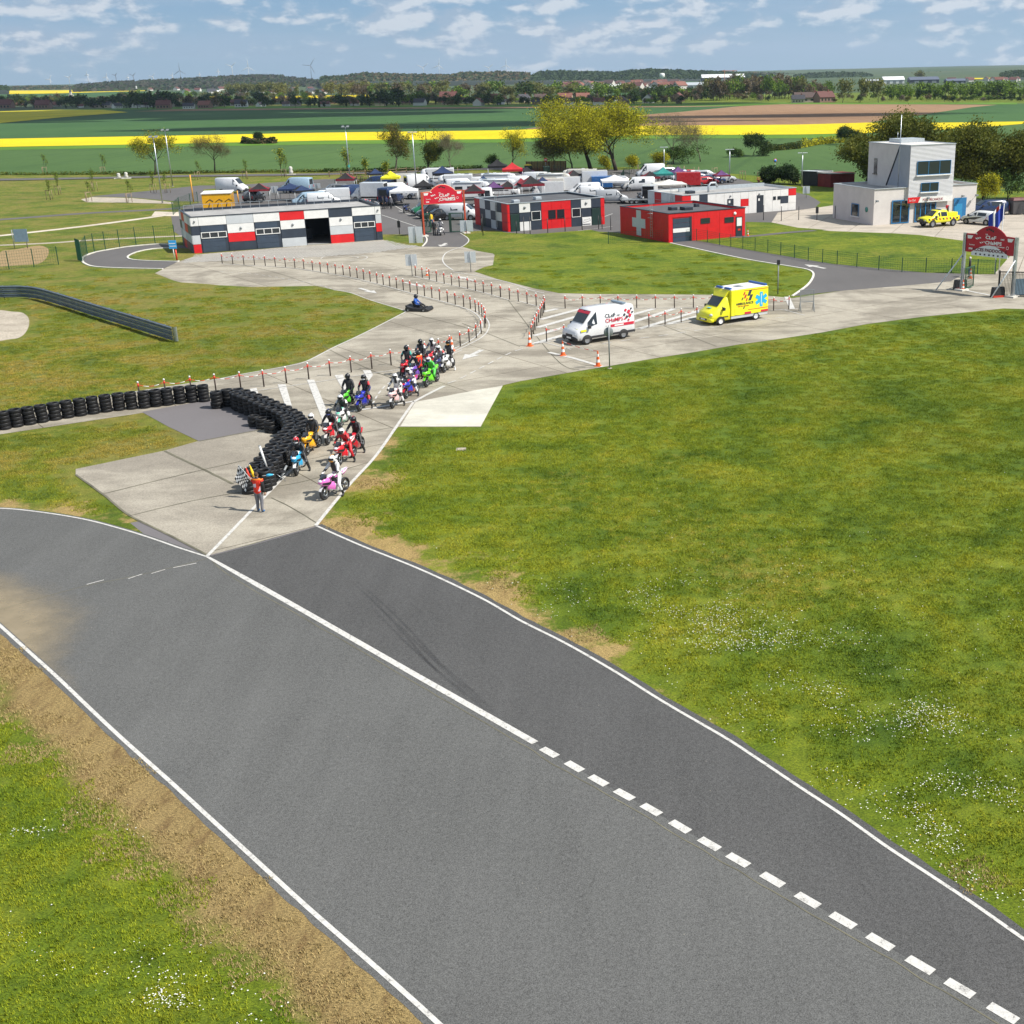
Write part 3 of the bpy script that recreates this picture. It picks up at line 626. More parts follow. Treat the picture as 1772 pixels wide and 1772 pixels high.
tag(dm.build('daisies'),kind='stuff',cat='daisies',label='small white daisies scattered through the mown grass')
M_black=mat('black plastic',(0.018,0.018,0.020),0.55,var=0.3,vscale=6)
M_rubber=mat('tyre rubber',(0.011,0.011,0.012),0.5,var=0.6,vscale=2.3,bump=0.3,bscale=30,spec=0.35)
M_red=mat('red plastic',(0.62,0.045,0.02),0.45,var=0.12)
M_orange=mat('orange plastic',(0.80,0.13,0.02),0.5,var=0.1)
M_white=mat('white plastic',(0.78,0.78,0.76),0.45,var=0.06)
M_post=mat('dark post',(0.05,0.032,0.028),0.6,var=0.3,vscale=5)
M_galv=mat('galvanised steel',(0.46,0.50,0.53),0.35,metal=0.75,var=0.2,vscale=2.5)
M_steel=mat('dull grey steel',(0.26,0.28,0.29),0.5,metal=0.3,var=0.15)
M_green=mat('green coated steel',(0.012,0.075,0.042),0.45,var=0.2)
M_alu=mat('sign back aluminium',(0.66,0.70,0.72),0.45,metal=0.2,var=0.05)
M_wood=mat('weathered timber',(0.27,0.20,0.12),0.85,var=0.35,vscale=5)
M_blue=mat('blue sign',(0.02,0.22,0.62),0.4)
def z8(*p):return Z(380,420,3.544,*p)
def z9(*p):return Z(900,460,3.408,*p)
proto=thing('barrier_post',(0,0,0),0,'x','post');mb=MB()
mb.cyl((0,0,0),(0,0,0.98),0.042,n=10,mt=M_post);mb.build('post',None,proto)
MB().cyl((0,0,0.74),(0,0,0.94),0.0465,n=10,mt=M_red).build('red_band',None,proto)
MB().ball((0,0,1.01),0.058,10,M_white).build('cap',None,proto)
sn_post=snap(proto)
def post_run(bases,label,group,chain_label=None,chain=True,world=False,sag=0.16):
 q=bases if world else[G(u,v) for u,v in bases]
 for p in q:
  o_=place(sn_post,p,0,label,group);
 if not chain:return q
 mb=MB()
 for a,b_ in zip(q,q[1:]):
  L=(b_-a).length
  if L>5.5:continue
  k=10;pts=[]
  sg=sag*rnd.uniform(0.7,1.3)
  for i in range(k+1):t=i/k;p=a.lerp(b_,t);pts.append(Vector((p.x,p.y,0.86-sg*4*t*(1-t))))
  for i in range(0,k,2):mb.tube(pts[i:i+3],0.018,5,M_white if(i//2)%2 else M_red)
 c_=mb.build('plastic_chain');tag(c_,chain_label or 'red and white plastic chain hung between '+group,'chain')
 return q
R1=z8((17,130),(82,132),(150,136),(215,138),(281,143),(343,147),(405,152),(463,158),(518,162),(572,171),(620,180),(666,186),(713,193),(760,200),(802,209),(845,218),(885,228),(925,240),(967,252),(1005,261),(1045,270),(1087,281),(1128,294),(1170,305),(1214,318),(1258,329),(1303,340),(1351,355),(1399,367),(1446,382),(1498,394),(1539,406),(1570,426),(1592,440),(1610,456),(1624,474),(1632,496),(1628,522),(1605,560),(1575,585),(1532,612),(1477,637))
post_run(R1,'red banded white capped post in the long curved row from the garage','posts of the long curved row','red and white chain sagging along the long curved row of posts')
R1b=[(779,607),(760,613),(736,618.5),(708,625),(677,632.3),(643.8,638.4),(608,644.6),(571.9,650.8),(534.6,656.5),(496,663.7),(457,669.5),(417,673),(373.9,677),(331.9,681),(287.6,686),(242.7,691)]
post_run(R1b,'red banded white capped post in the row behind the motorcycles','posts of the row behind the motorcycles','red and white chain sagging behind the motorcycles towards the tyre wall')
R2=z8((1203,205),(1244,217),(1287,228),(1332,240),(1378,252),(1424,263),(1471,272),(1522,284),(1570,297),(1619,308),(1670,321),(1723,335))+Z(860,380,3.055,(20,412),(67,423),(113,434),(160,446),(208,457),(250,470))
post_run(R2,'red banded white capped post in the middle row beside the central grass','posts of the middle row','red and white chain along the middle row of posts')
R3=z9((146,264),(138,280),(130,295),(121,312),(110,335),(99,358),(88,380),(78,403),(68,430))
post_run(R3,'red banded post in the short row down the left edge of the hatching','posts at the left edge of the hatching','chain down the left edge of the hatched area')
R4=z9((266,252),(368,250),(474,250),(578,250),(688,250),(798,250),(910,250),(1022,249),(1132,248),(1495,265),(1585,258))
post_run(R4,'red banded post in the straight row behind the two ambulances','posts of the straight row behind the ambulances','red and white chain along the straight row behind the ambulances')
R5=z9((157,448),(260,434));R6=z9((760,361),(855,348),(950,336),(1043,322))
post_run(R5,'dark post with white cap standing in front of the white ambulance van','posts in front of the white van','short chain in front of the white van')
post_run(R6,'red banded post between the white van and the yellow ambulance','posts between the two ambulances','chain between the white van and the yellow ambulance')
def cone_proto():
 t=thing('traffic_cone',(0,0,0),0,'x','traffic cone')
 MB().box(-0.2,0.2,-0.2,0.2,0,0.05,M_orange).build('base',None,t,0.01)
 mb=MB();r=lambda z:0.155-0.125*z
 for i,(z0,z1) in enumerate(((0.05,0.26),(0.26,0.44),(0.44,0.62),(0.62,0.79),(0.79,0.98))):
  mb.lathe([(r(z0),z0),(r(z1),z1)],14,M_orange if i%2==0 else M_white)
 mb.lathe([(0.033,0.98),(0.001,0.99)],14,M_orange);mb.build('body',None,t)
 return t
sn_cone=snap(cone_proto())
for(u,v),s_,lb in((Z(900,460,3.408,(57,474))[0],1,'orange and white traffic cone left of the white van at the post row'),(Z(900,460,3.408,(253,530))[0],1.0,'orange and white traffic cone just in front of the white van'),(Z(900,460,3.408,(460,592))[0],1.0,'orange and white traffic cone nearest the camera beside the round sign pole'),((782.5,607.5),1.0,'orange and white cone behind the group of motorcycles'),((739,477),0.75,'small orange cone beside the white double panel sign'),((1294,408.5),0.8,'small cone at the right corner of the red first aid building'),((1666,503),0.9,'orange and white cone standing by the left foot of the right arch'),((1679,482),0.9,'cone behind the green gate under the right arch')):
 place(sn_cone,G(u,v),rnd.random()*3,lb,scale=s_)
a,b_=G(*z9((253,530))[0]),G(*z9((460,592))[0])
mb=MB();pts=[a.lerp(b_,i/8)+Vector((0,0,0.95-0.35*(i/8)*(1-i/8))) for i in range(9)]
for i in range(8):mb.tube(pts[i:i+2],0.02,5,M_red if i%2 else M_white)
tag(mb.build('barrier_tape'),'red and white tape strung between the two nearest traffic cones','barrier tape')
def tyre_mesh():
 prof=[]
 for k in range(12):
  t=2*PI*k/12;prof.append((0.270+0.056*max(-0.95,min(0.95,1.3*math.cos(t))),0.095+0.093*max(-0.98,min(0.98,1.2*math.sin(t)))))
 mb=MB();mb.lathe(prof,22,M_rubber,closed=True);return mb.mesh('tyre')
me_tyre=tyre_mesh()
def tyre_stack(p,n,label,group):
 t=thing('tyre_stack',p,rnd.random()*6,label,'tyre stack',group)
 for k in range(n):
  o_=bpy.data.objects.new('tyre',me_tyre);COL.objects.link(o_);o_.parent=t
  s_=rnd.uniform(0.95,1.04);o_.location=(rnd.uniform(-.018,.018),rnd.uniform(-.018,.018),k*0.192);o_.scale=(s_,s_,1);o_.rotation_euler=(rnd.uniform(-.03,.03),rnd.uniform(-.03,.03),rnd.random()*6)
 return t
zt=lambda*p:Z(0,640,3.164,*p)
row=[G(u,v-5) for u,v in zt((-40,352),(30,340),(95,326),(165,314),(235,302),(305,289),(375,277),(445,266),(515,255),(585,245),(655,236),(725,229),(795,224),(857,216),(922,208),(990,199),(1055,192),(1120,188))]
for p in row:tyre_stack(p,5,'stack of five black tyres in the straight single row along the left lane','tyre stacks of the straight row')
H5=0.96
outer=catmull([G(u,v,H5) for u,v in zt((1178,118),(1235,106),(1300,104),(1395,132),(1480,168),(1580,210),(1632,243),(1655,292),(1625,335),(1585,375),(1545,425),(1490,490),(1430,560))],12)
def along(pts,step):
 out=[pts[0]];acc=0
 for a,b_ in zip(pts,pts[1:]):
  acc+=(b_-a).length
  if acc>=step:out.append(b_);acc=0
 return out
oq=along(outer,0.655)
for i,p in enumerate(oq):
 d=(oq[min(i+1,len(oq)-1)]-oq[max(i-1,0)]);d.z=0;d.normalize();n_=Vector((d.y,-d.x,0))
 tyre_stack((p.x,p.y,0),5,'stack of five black tyres in the outer row of the curved double wall','tyre stacks of the curve, outer row')
 if 1<i:tyre_stack((p.x+n_.x*0.62+d.x*0.3,p.y+n_.y*0.62+d.y*0.3,0),5,'stack of five black tyres in the inner row of the curved double wall','tyre stacks of the curve, inner row')
for(u,v),n in zip(zt((1388,250),(1432,262),(1475,280),(1500,305)),(3,3,3,2)):
 tyre_stack(G(u,v,n*0.19)*Vector((1,1,0)) if False else Vector((G(u,v,n*.19).x,G(u,v,n*.19).y,0)),n,'lower stack of tyres tucked inside the curve of the tyre wall','low tyre stacks inside the curve')
def rod(name,base,top,r,m_,lb,cat,flag=None):
 t=thing(name,base,0,lb,cat);bx,by,bz=base
 MB().cyl((0,0,0),(top[0]-bx,top[1]-by,top[2]-bz),r*0.3,n=6,mt=M_white).build('pole',None,t)
 mb=MB();P_=[(0,0,0),((top[0]-bx),(top[1]-by),top[2]-bz)]
 a_=Vector(P_[0]).lerp(Vector(P_[1]),0.35);b2=Vector(P_[0]).lerp(Vector(P_[1]),0.95)
 mb.tube([a_,a_.lerp(b2,.4),b2],[r,r*1.3,r*0.4],8,m_);mb.build('cloth',None,t)
fl=G(452,829,0.9)
for k,(du,m_,lb) in enumerate(((-0.24,mat('yellow cloth',(0.85,0.55,0.02),0.8),'rolled yellow flag standing in the last tyre stacks'),(-0.42,M_red,'rolled red flag leaning in the last tyre stacks'))):
 rod('rolled_flag',(fl.x+du,fl.y,0.7),(fl.x+du-0.22,fl.y+0.1,1.55-k*0.12),0.05,m_,lb,'flag')
c1_=mat('blue cloth',(0.05,0.45,0.75),0.8);rod('rolled_flag',(fl.x+0.0,fl.y+0.2,0.98),(fl.x+0.5,fl.y+0.25,1.02),0.05,c1_,'rolled pale blue flag lying across the last tyre stacks','flag')
tb=G(461,802,1.0);t=thing('white_tube',(tb.x,tb.y,0.75),0,'white plastic tube standing up out of the tyre wall','tube')
MB().cyl((0,0,0),(-0.22,0.05,1.05),0.05,n=10,mt=M_white).build('pipe',None,t);MB().cyl((-0.222,.05,1.05),(-0.228,0.05,1.08),0.055,n=10,mt=M_steel).build('pipe_cap',None,t)
p=G(487,832);t=thing('folding_stool',p,0.3,'small folding stool in the shade at the end of the tyre wall','stool')
MB().box(-.2,.2,-.18,.18,.42,.45,M_black).build('seat',None,t);mb=MB()
for y_ in(-.16,.16):
 for s_ in(-1,1):MB().cyl((-.2*s_,y_,0),(.2*s_,y_,.42),.014,n=6,mt=M_galv).build('leg',None,t)
p0=G(484,831);p1=G(497,813,0.35);t=thing('boom_pole',p0,0,'grey pole resting on the ground beside the pale blue motorcycle','pole')
MB().cyl((0,0,0.05),(p1.x-p0.x,p1.y-p0.y,0.55),0.05,n=8,mt=M_steel).build('tube',None,t);MB().box(-.12,.12,-.12,.12,0,.07,M_black).build('foot',None,t)
def panel_sign(u,v,vt,wd,label,two=True,name='panel_sign',rz=0.0,m_=None,hp=None,post=0.035,cat='sign',front=None):
 g=G(u,v);h=hgt(u,v,vt);t=thing(name,g,rz,label,cat)
 MB().cyl((0,0,0),(0,0,h),post,n=8,mt=M_steel).build('pole',None,t)
 ph=hp or h*0.45;m_=m_ or M_alu
 if two:
  for s_ in(-1,1):MB().box(min(s_*0.04,s_*wd/2),max(s_*0.04,s_*wd/2),0.045,0.07,h-ph,h-0.02,m_).build('panel',None,t,0.004)
 else:MB().box(-wd/2,wd/2,0.045,0.07,h-ph,h-0.02,m_).build('panel',None,t,0.004)
 return t
panel_sign(713.5,478,440,1.05,'white double panel sign seen from behind at the start of the middle post row',hp=1.05)
panel_sign(815,471,435,1.05,'white double panel sign seen from behind at the left tip of the central grass',hp=1.05)
panel_sign(720,421,392,1.55,'pale double panel on a post left of the central arch entrance',hp=1.95)
panel_sign(808,407,381,1.5,'white double panel behind the right foot of the central arch',hp=1.3)
panel_sign(1395,343,322,1.0,'white double panel on a post by the road bend left of the control tower',hp=1.05)
panel_sign(477,345,322,1.1,'white square panel on the paddock fence above the garage roof',False,hp=1.0)
panel_sign(549,327,317,1.1,'white panel fixed on the fence behind the paddock',False,hp=0.9)
g=G(1055,638);h=hgt(1055,638,563);t=thing('round_sign',g,0.25,'round sign seen from behind on a grey pole at the grass edge','sign')
MB().cyl((0,0,0),(0,0,h),0.04,n=10,mt=M_steel).build('pole',None,t);mb=MB();mb.lathe([(0.001,.05),(0.29,.05),(0.30,.06),(0.29,.07),(0.001,.07)],24,M_steel,axis='y',c=(0,0,h-0.42));mb.build('disc',None,t)
MB().cyl((0,0,0),(0,0,0.04),0.16,n=12,mt=M_gravel).build('footing',None,t)
g=G(1346,510);h=hgt(1346,510,450);t=thing('signal_pole',g,0,'slim grey pole with a small box on top behind the yellow ambulance','pole')
MB().cyl((0,0,0),(0,0,h),0.05,n=8,mt=M_steel).build('pole',None,t);MB().box(-.12,.12,-.1,.1,h-.35,h,M_black).build('box',None,t)
g=G(*Z(900,460,3.408,(1690,270))[0]);t=thing('mesh_sign_frame',g,0.12,'freestanding mesh frame sign on four splayed legs right of the yellow ambulance','sign frame')
mb=MB()
for x_ in(-.52,.52):
 mb.box(x_-.025,x_+.025,-.03,.03,0,1.65,M_steel)
for z_ in(.72,1.62):mb.box(-.495,.495,-.025,.025,z_,z_+.05,M_steel)
mb.build('frame',None,t)
for x_ in(-.52,.52):
 for s_ in(-1,1):MB().cyl((x_,0.03*s_,0.75),(x_,0.4*s_,0),.022,n=6,mt=M_steel).build('leg',None,t)
mb=MB()
for k in range(1,12):mb.box(-.5+k/12-.006,-.5+k/12+.006,-.008,.008,.77,1.62,M_galv)
for k in range(1,9):mb.box(-.495,.495,.009,.02,.77+k*.09,.785+k*.09,M_galv)
mb.build('mesh',None,t)
t=thing('utility_cover',G(798,778),.1,'small pale concrete cover set in the grass right of the lane','cover');MB().box(-.24,.24,-.24,.24,0,.03,M_apron).build('slab',None,t);MB().box(-.16,.16,-.16,.16,.031,.045,M_gravel).build('lid',None,t)
top=[(-120,484),(0,492.5),(40,493),(70,498),(160,527),(240,551),(302,567.5),(314,567)]
GRh=1.12
gp=[G(u,v,GRh) for u,v in[(-120,492),(-50,493),(0,494),(34,493.7),(62,496.5),(95,505),(160,524.5),(240,548),(300,566)]]
gc=along([Vector((q.x,q.y,0)) for q in catmull(gp,14)],0.35);tr=thing('guard_rail',gc[-1],0,'long curved triple steel guard rail standing in the grass on the left','guard rail')
off0=Vector(gc[-1]);d_end=(gc[-1]-gc[-4]).normalized();nn_=Vector((-d_end.y,d_end.x,0))
for lv in range(3):
 z0=0.10+lv*0.34
 prof=[(0.0,0.0),(0.0,.02),(-.08,.06),(-.08,.11),(0.0,.15),(0.0,.17),(-.08,.21),(-.08,.26),(0.0,.30),(0.0,.32)]
 rings=[]
 for i,q in enumerate(gc):
  d=(gc[min(i+1,len(gc)-1)]-gc[max(i-1,0)]).normalized();n_=Vector((-d.y,d.x,0));r=[]
  for o1,zz in prof+[(o2+0.012,z2) for o2,z2 in reversed(prof)]:r.append(tuple(q-off0+n_*o1+Vector((0,0,z0+zz))))
  rings.append(r)
 MB().loft(rings,mat('blue grey rail',(.17,.21,.26),.4,metal=.4,var=.25,vscale=2),smooth=False).build('rail',None,tr)  # darker blue-grey steel, the shadow on the rail's back put into its colour
 e=gc[-1]-off0;mb=MB();P_=[]
 for k in range(7):a_=PI*k/6;P_.append(e+d_end*(0.30*math.sin(a_))+nn_*(0.14-0.14*math.cos(a_)))
 mb.loft([[(q.x,q.y,z0+.0),(q.x,q.y,z0+.32),(q.x*0.97,q.y*0.97,z0+.32),(q.x*0.97,q.y*0.97,z0)] for q in P_],M_galv,smooth=False);mb.build('end_cap',None,tr)
for i in range(2,len(gc),6):
 q=gc[i]-off0;MB().box(q.x-.05,q.x+.05,q.y+.05,q.y+.15,0,GRh-.02,M_steel).build('post',None,tr)
def lamp(u,v,vt,label,kind='flood',arm=0.0,name='lamp_post',box=None):
 g=G(u,v);h=hgt(u,v,vt);t=thing(name,g,0,label,'lamp post')
 mb=MB();mb.tube([(0,0,0),(0,0,h*.5),(0,0,h)],[0.12,0.09,0.06],10,M_galv);mb.build('pole',None,t)
 if kind=='flood':
  MB().box(-.55,.55,-.05,.05,h,h+.08,M_steel).build('crossbar',None,t)
  for x_ in(-.45,.45):
   mb=MB();mb.hexa([(x_-.22,-.28,h-.02),(x_+.22,-.28,h-.02),(x_-.22,.2,h+.14),(x_+.22,.2,h+.14),(x_-.22,-.22,h+.10),(x_+.22,-.22,h+.10),(x_-.22,.22,h+.26),(x_+.22,.22,h+.26)],M_steel);mb.build('floodlight',None,t)
 else:
  for s_ in((-1,1) if kind=='twin' else(-1,)):mb=MB();mb.box(min(s_*0.04,s_*0.75),max(s_*.04,s_*0.75),-.13,.13,h-.02,h+.09,M_alu);mb.build('lamp_head',None,t,0.02)
 if box:MB().box(-.16,.16,-.16,.1,box,box+.45,mat('turquoise box',(0.1,0.5,0.42),0.5)).build('junction_box',None,t)
 MB().cyl((0,0,0),(0,0,.05),.22,n=12,mt=M_gravel).build('footing',None,t)
lamp(281.4,352,238,'tall galvanised floodlight post, leftmost, in the grass left of the garage')
lamp(299,323,226,'tall floodlight post standing second from the left behind the leftmost one')
lamp(606,312,220,'tall lamp post with turquoise box above the right end of the garage',box=2.3)
lamp(721,331,229,'tall floodlight post rising behind the red central arch',kind='twin')
lamp(1051.6,296,204,'tall street lamp in front of the big yellow green tree',kind='single')
lamp(1149.4,299,255,'street lamp with flat twin head behind the white van in the far car park',kind='twin')
lamp(1262.5,310,259,'street lamp with flat twin head above the long white building',kind='twin')
lamp(1387.4,323,265,'street lamp standing beside the black and red sheds',kind='twin')
lamp(501,301,291,'short white pedestal lamp on the far road',kind='single') if False else None
def thin_post(u,v,vt,label,grp,box=False,r=0.045,m_=None):
 g=G(u,v);h=hgt(u,v,vt);t=thing('slim_post',g,0,label,'post',grp)
 MB().cyl((0,0,0),(0,0,h),r,n=8,mt=m_ or M_black).build('pole',None,t)
 if box:MB().box(-.16,.16,-.12,.12,h*0.5,h*0.95,M_black).build('camera_box',None,t)
for(u,v),vt,bx_ in(((1382,381),357,0),((1413.5,381),357,1),((1445,378),356,0),((1456,379),356,0)):thin_post(u,v,vt,'slim dark post carrying a black box on the tower court' if bx_ else 'slim dark post at the left end of the tower court',None if bx_ else 'slim posts left of the control tower',bx_)
for(u,v),vt,lb,bx_ in(((691.5,406),381,'slim post with a black box between the garage and the central arch',1),((836,408),370,'slim grey post on the grass left of the chequered office building',0),((834,402),378,'slim dark post close to the left wall of the chequered office',0)):thin_post(u,v,vt,lb,None,bx_)
for u,v,vt in((894,404.5,383),(907,405,375),(917.5,405,375),(948,403,378),(978,400.5,375),(1007.5,398.5,370),(1036,397,373),(1042,396.5,375),(1057,398.5,373),(1321,381,355),(1352,382.5,357)):thin_post(u,v,vt,'slim dark fence post in front of the chequered office building' if u<1100 else 'slim dark post in front of the long white building','posts in front of the chequered office' if u<1100 else 'posts in front of the long white building')
def fence(px,label,h=1.3,step=None,m_=None,name='mesh_fence',wires=True,tops=None):
 q=[G(u,v) for u,v in px]
 if step:q=along(catmull(q,30),step)
 o0=q[0];t=thing(name,o0,0,label,'fence');mt=m_ or M_green
 for p in q:r=p-o0;MB().box(r.x-.035,r.x+.035,r.y-.035,r.y+.035,0,h+.06,mt).build('fence_post',None,t)
 if wires:
  mb=MB()
  for a,b_ in zip(q,q[1:]):
   a=a-o0;b2=b_-o0;d=(b2-a).normalized();n_=Vector((-d.y,d.x,0))*.006;L=(b2-a).length
   for k in range(7):
    z_=.06+k*(h-.08)/6;mb.hexa([tuple(a-n_+Vector((0,0,z_))),tuple(b2-n_+Vector((0,0,z_))),tuple(a+n_+Vector((0,0,z_))),tuple(b2+n_+Vector((0,0,z_))),tuple(a-n_+Vector((0,0,z_+.014))),tuple(b2-n_+Vector((0,0,z_+.014))),tuple(a+n_+Vector((0,0,z_+.014))),tuple(b2+n_+Vector((0,0,z_+.014)))],mt)
   k=int(L/0.22)
   for i in range(1,k):
    p=a+d*(L*i/k);mb.box(p.x-.005,p.x+.005,p.y-.005,p.y+.005,.05,h,mt)
  mb.build('wire_mesh',None,t)
 return t
fz=lambda*p:Z(0,200,5.907,*p)
fence([(u+.5,v) for u,v in fz((838,1500),(893,1423),(965,1400),(1078,1378),(1223,1355),(1390,1330),(1585,1312),(1790,1300))],'green wire mesh fence round the outside of the hairpin road on the left',h=2.0)
t=thing('mesh_gate',G(135,450),0,'narrow green gate leaf at the corner of the hairpin fence','gate');e=G(142,453)-G(135,450);mb=MB()
for k in range(9):p=e*(k/8);mb.box(p.x-.03,p.x+.03,p.y-.03,p.y+.03,0,2.2,M_green)
mb.build('bars',None,t);MB().hexa([tuple(Vector(p_)) for p_ in((0,-.02,2.2),(e.x,e.y-.02,2.2),(0,.02,2.2),(e.x,e.y+.02,2.2),(0,-.02,2.26),(e.x,e.y-.02,2.26),(0,.02,2.26),(e.x,e.y+.02,2.26))],M_green).build('top_rail',None,t)
fence(Z(0,200,5.907,(-250,1600),(95,1575),(350,1550),(600,1525)),'green fence posts and wire at the left edge in front of the earth bank',h=1.8)
fence(Z(860,380,3.055,(590,128),(740,138),(835,149))[:1]+Z(1080,180,5.907,(740,1400),(852,1415),(975,1443),(1090,1460),(1213,1482),(1338,1500),(1468,1520),(1600,1548),(1740,1575))+Z(1360,180,4.301,(165,1170),(272,1183),(380,1195),(527,1215),(690,1235),(863,1252))+Z(1600,380,10.3,(20,940),(475,955),(938,972),(1255,980)),'low green wire fence with dark posts across the grass in front of the tower',h=1.25)
M_dgreen=mat('dark green steel',(0.02,0.05,0.035),0.5)
fence([(u,v) for u,v in Z(820,160,5.907,(820,860),(868,868),(915,875),(965,885),(1018,893),(1070,900),(1122,908),(1175,915),(1230,920),(1290,925),(1345,930),(1405,938),(1465,945),(1525,950),(1590,957))],'dark green paddock fence across the middle in front of the big tree',h=2.0,m_=M_dgreen)
fence(Z(560,190,5.907,(-560,880),(-350,850),(-130,835),(120,800),(400,765),(620,760),(760,750)),'dark wire fence along the far edge of the paddock above the garage',h=1.4,m_=M_dgreen)
fence([(1075,318),(1080,308),(1090,303),(1130,303)],'short dark fence at the left end of the far car park',h=1.6,m_=M_dgreen)
fence([(1700,372),(1722,370),(1745,371),(1772,372),(1850,375)],'tall dark green fence right of the tower beside the parked cars',h=2.0,m_=M_green)
fence([(300,372),(311,362),(330,355),(343,352)],'green mesh fence rising behind the left end of the garage',h=1.7)
def rail_fence(px,label):
 q=[G(u,v) for u,v in px];o0=q[0];t=thing('timber_fence',o0,0,label,'fence');q=along(catmull(q,40),2.2)
 for p in q:r=p-o0;MB().box(r.x-.09,r.x+.09,r.y-.09,r.y+.09,0,1.15,M_wood).build('fence_post',None,t)
 mb=MB()
 for a,b_ in zip(q,q[1:]):
  a=a-o0;b2=b_-o0
  for z_ in(.45,.9):mb.tube([a+Vector((0,-.1,z_)),b2+Vector((0,-.1,z_))],.05,5,M_wood)
 mb.build('rails',None,t)
rail_fence(Z(560,190,5.907,(60,690),(300,680),(600,668),(800,650),(1000,645),(1270,645),(1330,650)),'timber post and rail fence in the rough grass behind the paddock')
rail_fence(Z(560,190,5.907,(180,700),(320,725),(420,740),(560,730),(760,715)),'lower timber fence nearest the parked vans behind the paddock')
P_w=mat('white cladding',(0.72,0.72,0.70),0.5,var=0.07,vscale=1.5);P_g=mat('light grey cladding',(0.50,0.53,0.55),0.5,var=0.06,vscale=1.5)
P_r=mat('red cladding',(0.62,0.010,0.014),0.45,var=0.10,vscale=1.2);P_d=mat('slate blue cladding',(0.030,0.042,0.062),0.45,var=0.15,vscale=1.5)
P_door=mat('blue grey sectional door',(0.040,0.060,0.090),0.45,var=0.12,vscale=1.5);M_roof=mat('grey roof membrane',(0.33,0.325,0.315),0.85,var=0.22,vscale=0.6)
M_roofd=mat('dark roof membrane',(0.085,0.088,0.095),0.85,var=0.25,vscale=0.6);M_trim=mat('light metal trim',(0.50,0.55,0.58),0.4,metal=0.4,var=0.1)
M_dtrim=mat('dark metal trim',(0.04,0.05,0.065),0.4,metal=0.3);M_glass=glassy('window glass');M_int=mat('dim interior',(0.06,0.06,0.065),0.9,var=0.3)
P_gdark=mat('dark green door',(0.012,0.035,0.03),0.45,var=0.1)
def frame_at(name,A,B,label,cat,flip=False):
 a,b_=G(*A),G(*B);d=b_-a;t=thing(name,a,math.atan2(d.y,d.x),label,cat);return t,d.length
def cladding(t,name,cells,y=0.0,th=0.06,seam=0.015):
 mb=MB()
 for x0,x1,z0,z1,m_ in cells:
  mb.box(x0+seam,x1-seam,y,y+th,z0+seam,z1-seam,m_)
 return mb.build(name,None,t)
def window(t,x0,x1,z0,z1,n=1,fm=None,y=-0.03,sill=False,fw=0.06):
 mb=MB();fm=fm or M_white
 mb.box(x0,x1,y,y+.05,z1-fw,z1,fm);mb.box(x0,x1,y,y+.05,z0,z0+fw,fm)
 for k in range(n+1):xx=x0+(x1-x0-fw)*k/n;mb.box(xx,xx+fw,y,y+.05,z0+fw,z1-fw,fm)
 w_=mb.build('window',None,t)
 MB().box(x0+fw*.5,x1-fw*.5,y+.02,y+.03,z0+fw*.5,z1-fw*.5,M_glass).build('glass',None,w_)
 if sill:MB().box(x0-.12,x1+.12,y-.14,y+.04,z0-.12,z0-.003,M_white).build('sill',None,w_)
 return w_
def shell(t,L,D,H,wall,roofm,trimm,par=0.25,open_front=None,name='wall',wm2=None):
 mb=MB();mb.box(0,L,D-.15,D,0,H,wm2 or wall);mb.box(0.0,.15,.15,D-.15,0,H,wm2 or wall);mb.box(L-.15,L,.15,D-.15,0,H,wall)
 if open_front is None:mb.box(0,L,0.06,.15,0,H,wall)
 else:
  a,b_,hh=open_front;mb.box(0,a,0.06,.15,0,H,wall);mb.box(b_,L,.06,.15,0,H,wall);mb.box(a,b_,.06,.15,hh,H,wall)
 mb.build(name,None,t)
 r=MB().box(.15,L-.15,.15,D-.15,H-.35,H-.2,roofm).build('roof',None,t)
 mb=MB();e=.05;mb.box(-e,L+e,-e,.17,H,H+.07,trimm);mb.box(-e,L+e,D-.17,D+e,H,H+.07,trimm);mb.box(-e,.17,.17,D-.17,H,H+.07,trimm);mb.box(L-.17,L+e,.17,D-.17,H,H+.07,trimm)
 mb.build('parapet_trim',None,r)
 return r
def corrug(mb,x,y0,y1,z0,z1,m_,side=-1,step=0.3):
 n=max(2,int((y1-y0)/step));
 for i in range(n):
  a=y0+(y1-y0)*i/n;b_=y0+(y1-y0)*(i+1)/n;mb.box(min(x,x+side*.05),max(x,x+side*.05),a+.02,b_-.02,z0,z1,m_)
def text(body,size,loc,parent,m_,name='lettering',ext=0.006,rot=(PI/2,0,0),align='LEFT',sx=1.0,bold=0.0,shear=0.0):
 cu=bpy.data.curves.new('t','FONT');cu.body=body;cu.size=size;cu.extrude=ext;cu.align_x=align;cu.offset=bold;cu.shear=shear;cu.resolution_u=2
 o_=bpy.data.objects.new('t',cu);COL.objects.link(o_);bpy.context.view_layer.update()
 me=bpy.data.meshes.new_from_object(o_.evaluated_get(bpy.context.evaluated_depsgraph_get()));bpy.data.objects.remove(o_)
 me.materials.clear();me.materials.append(m_);q=bpy.data.objects.new(name,me);COL.objects.link(q);q.location=loc;q.rotation_euler=rot;q.scale=(sx,1,1);q.parent=parent
 return q
def roof_vent(t,x,y,z,s_=0.5,m_=None):return MB().box(x-s_,x+s_,y-s_,y+s_,z,z+.35,m_ or M_trim).build('roof_vent',None,t,.03)
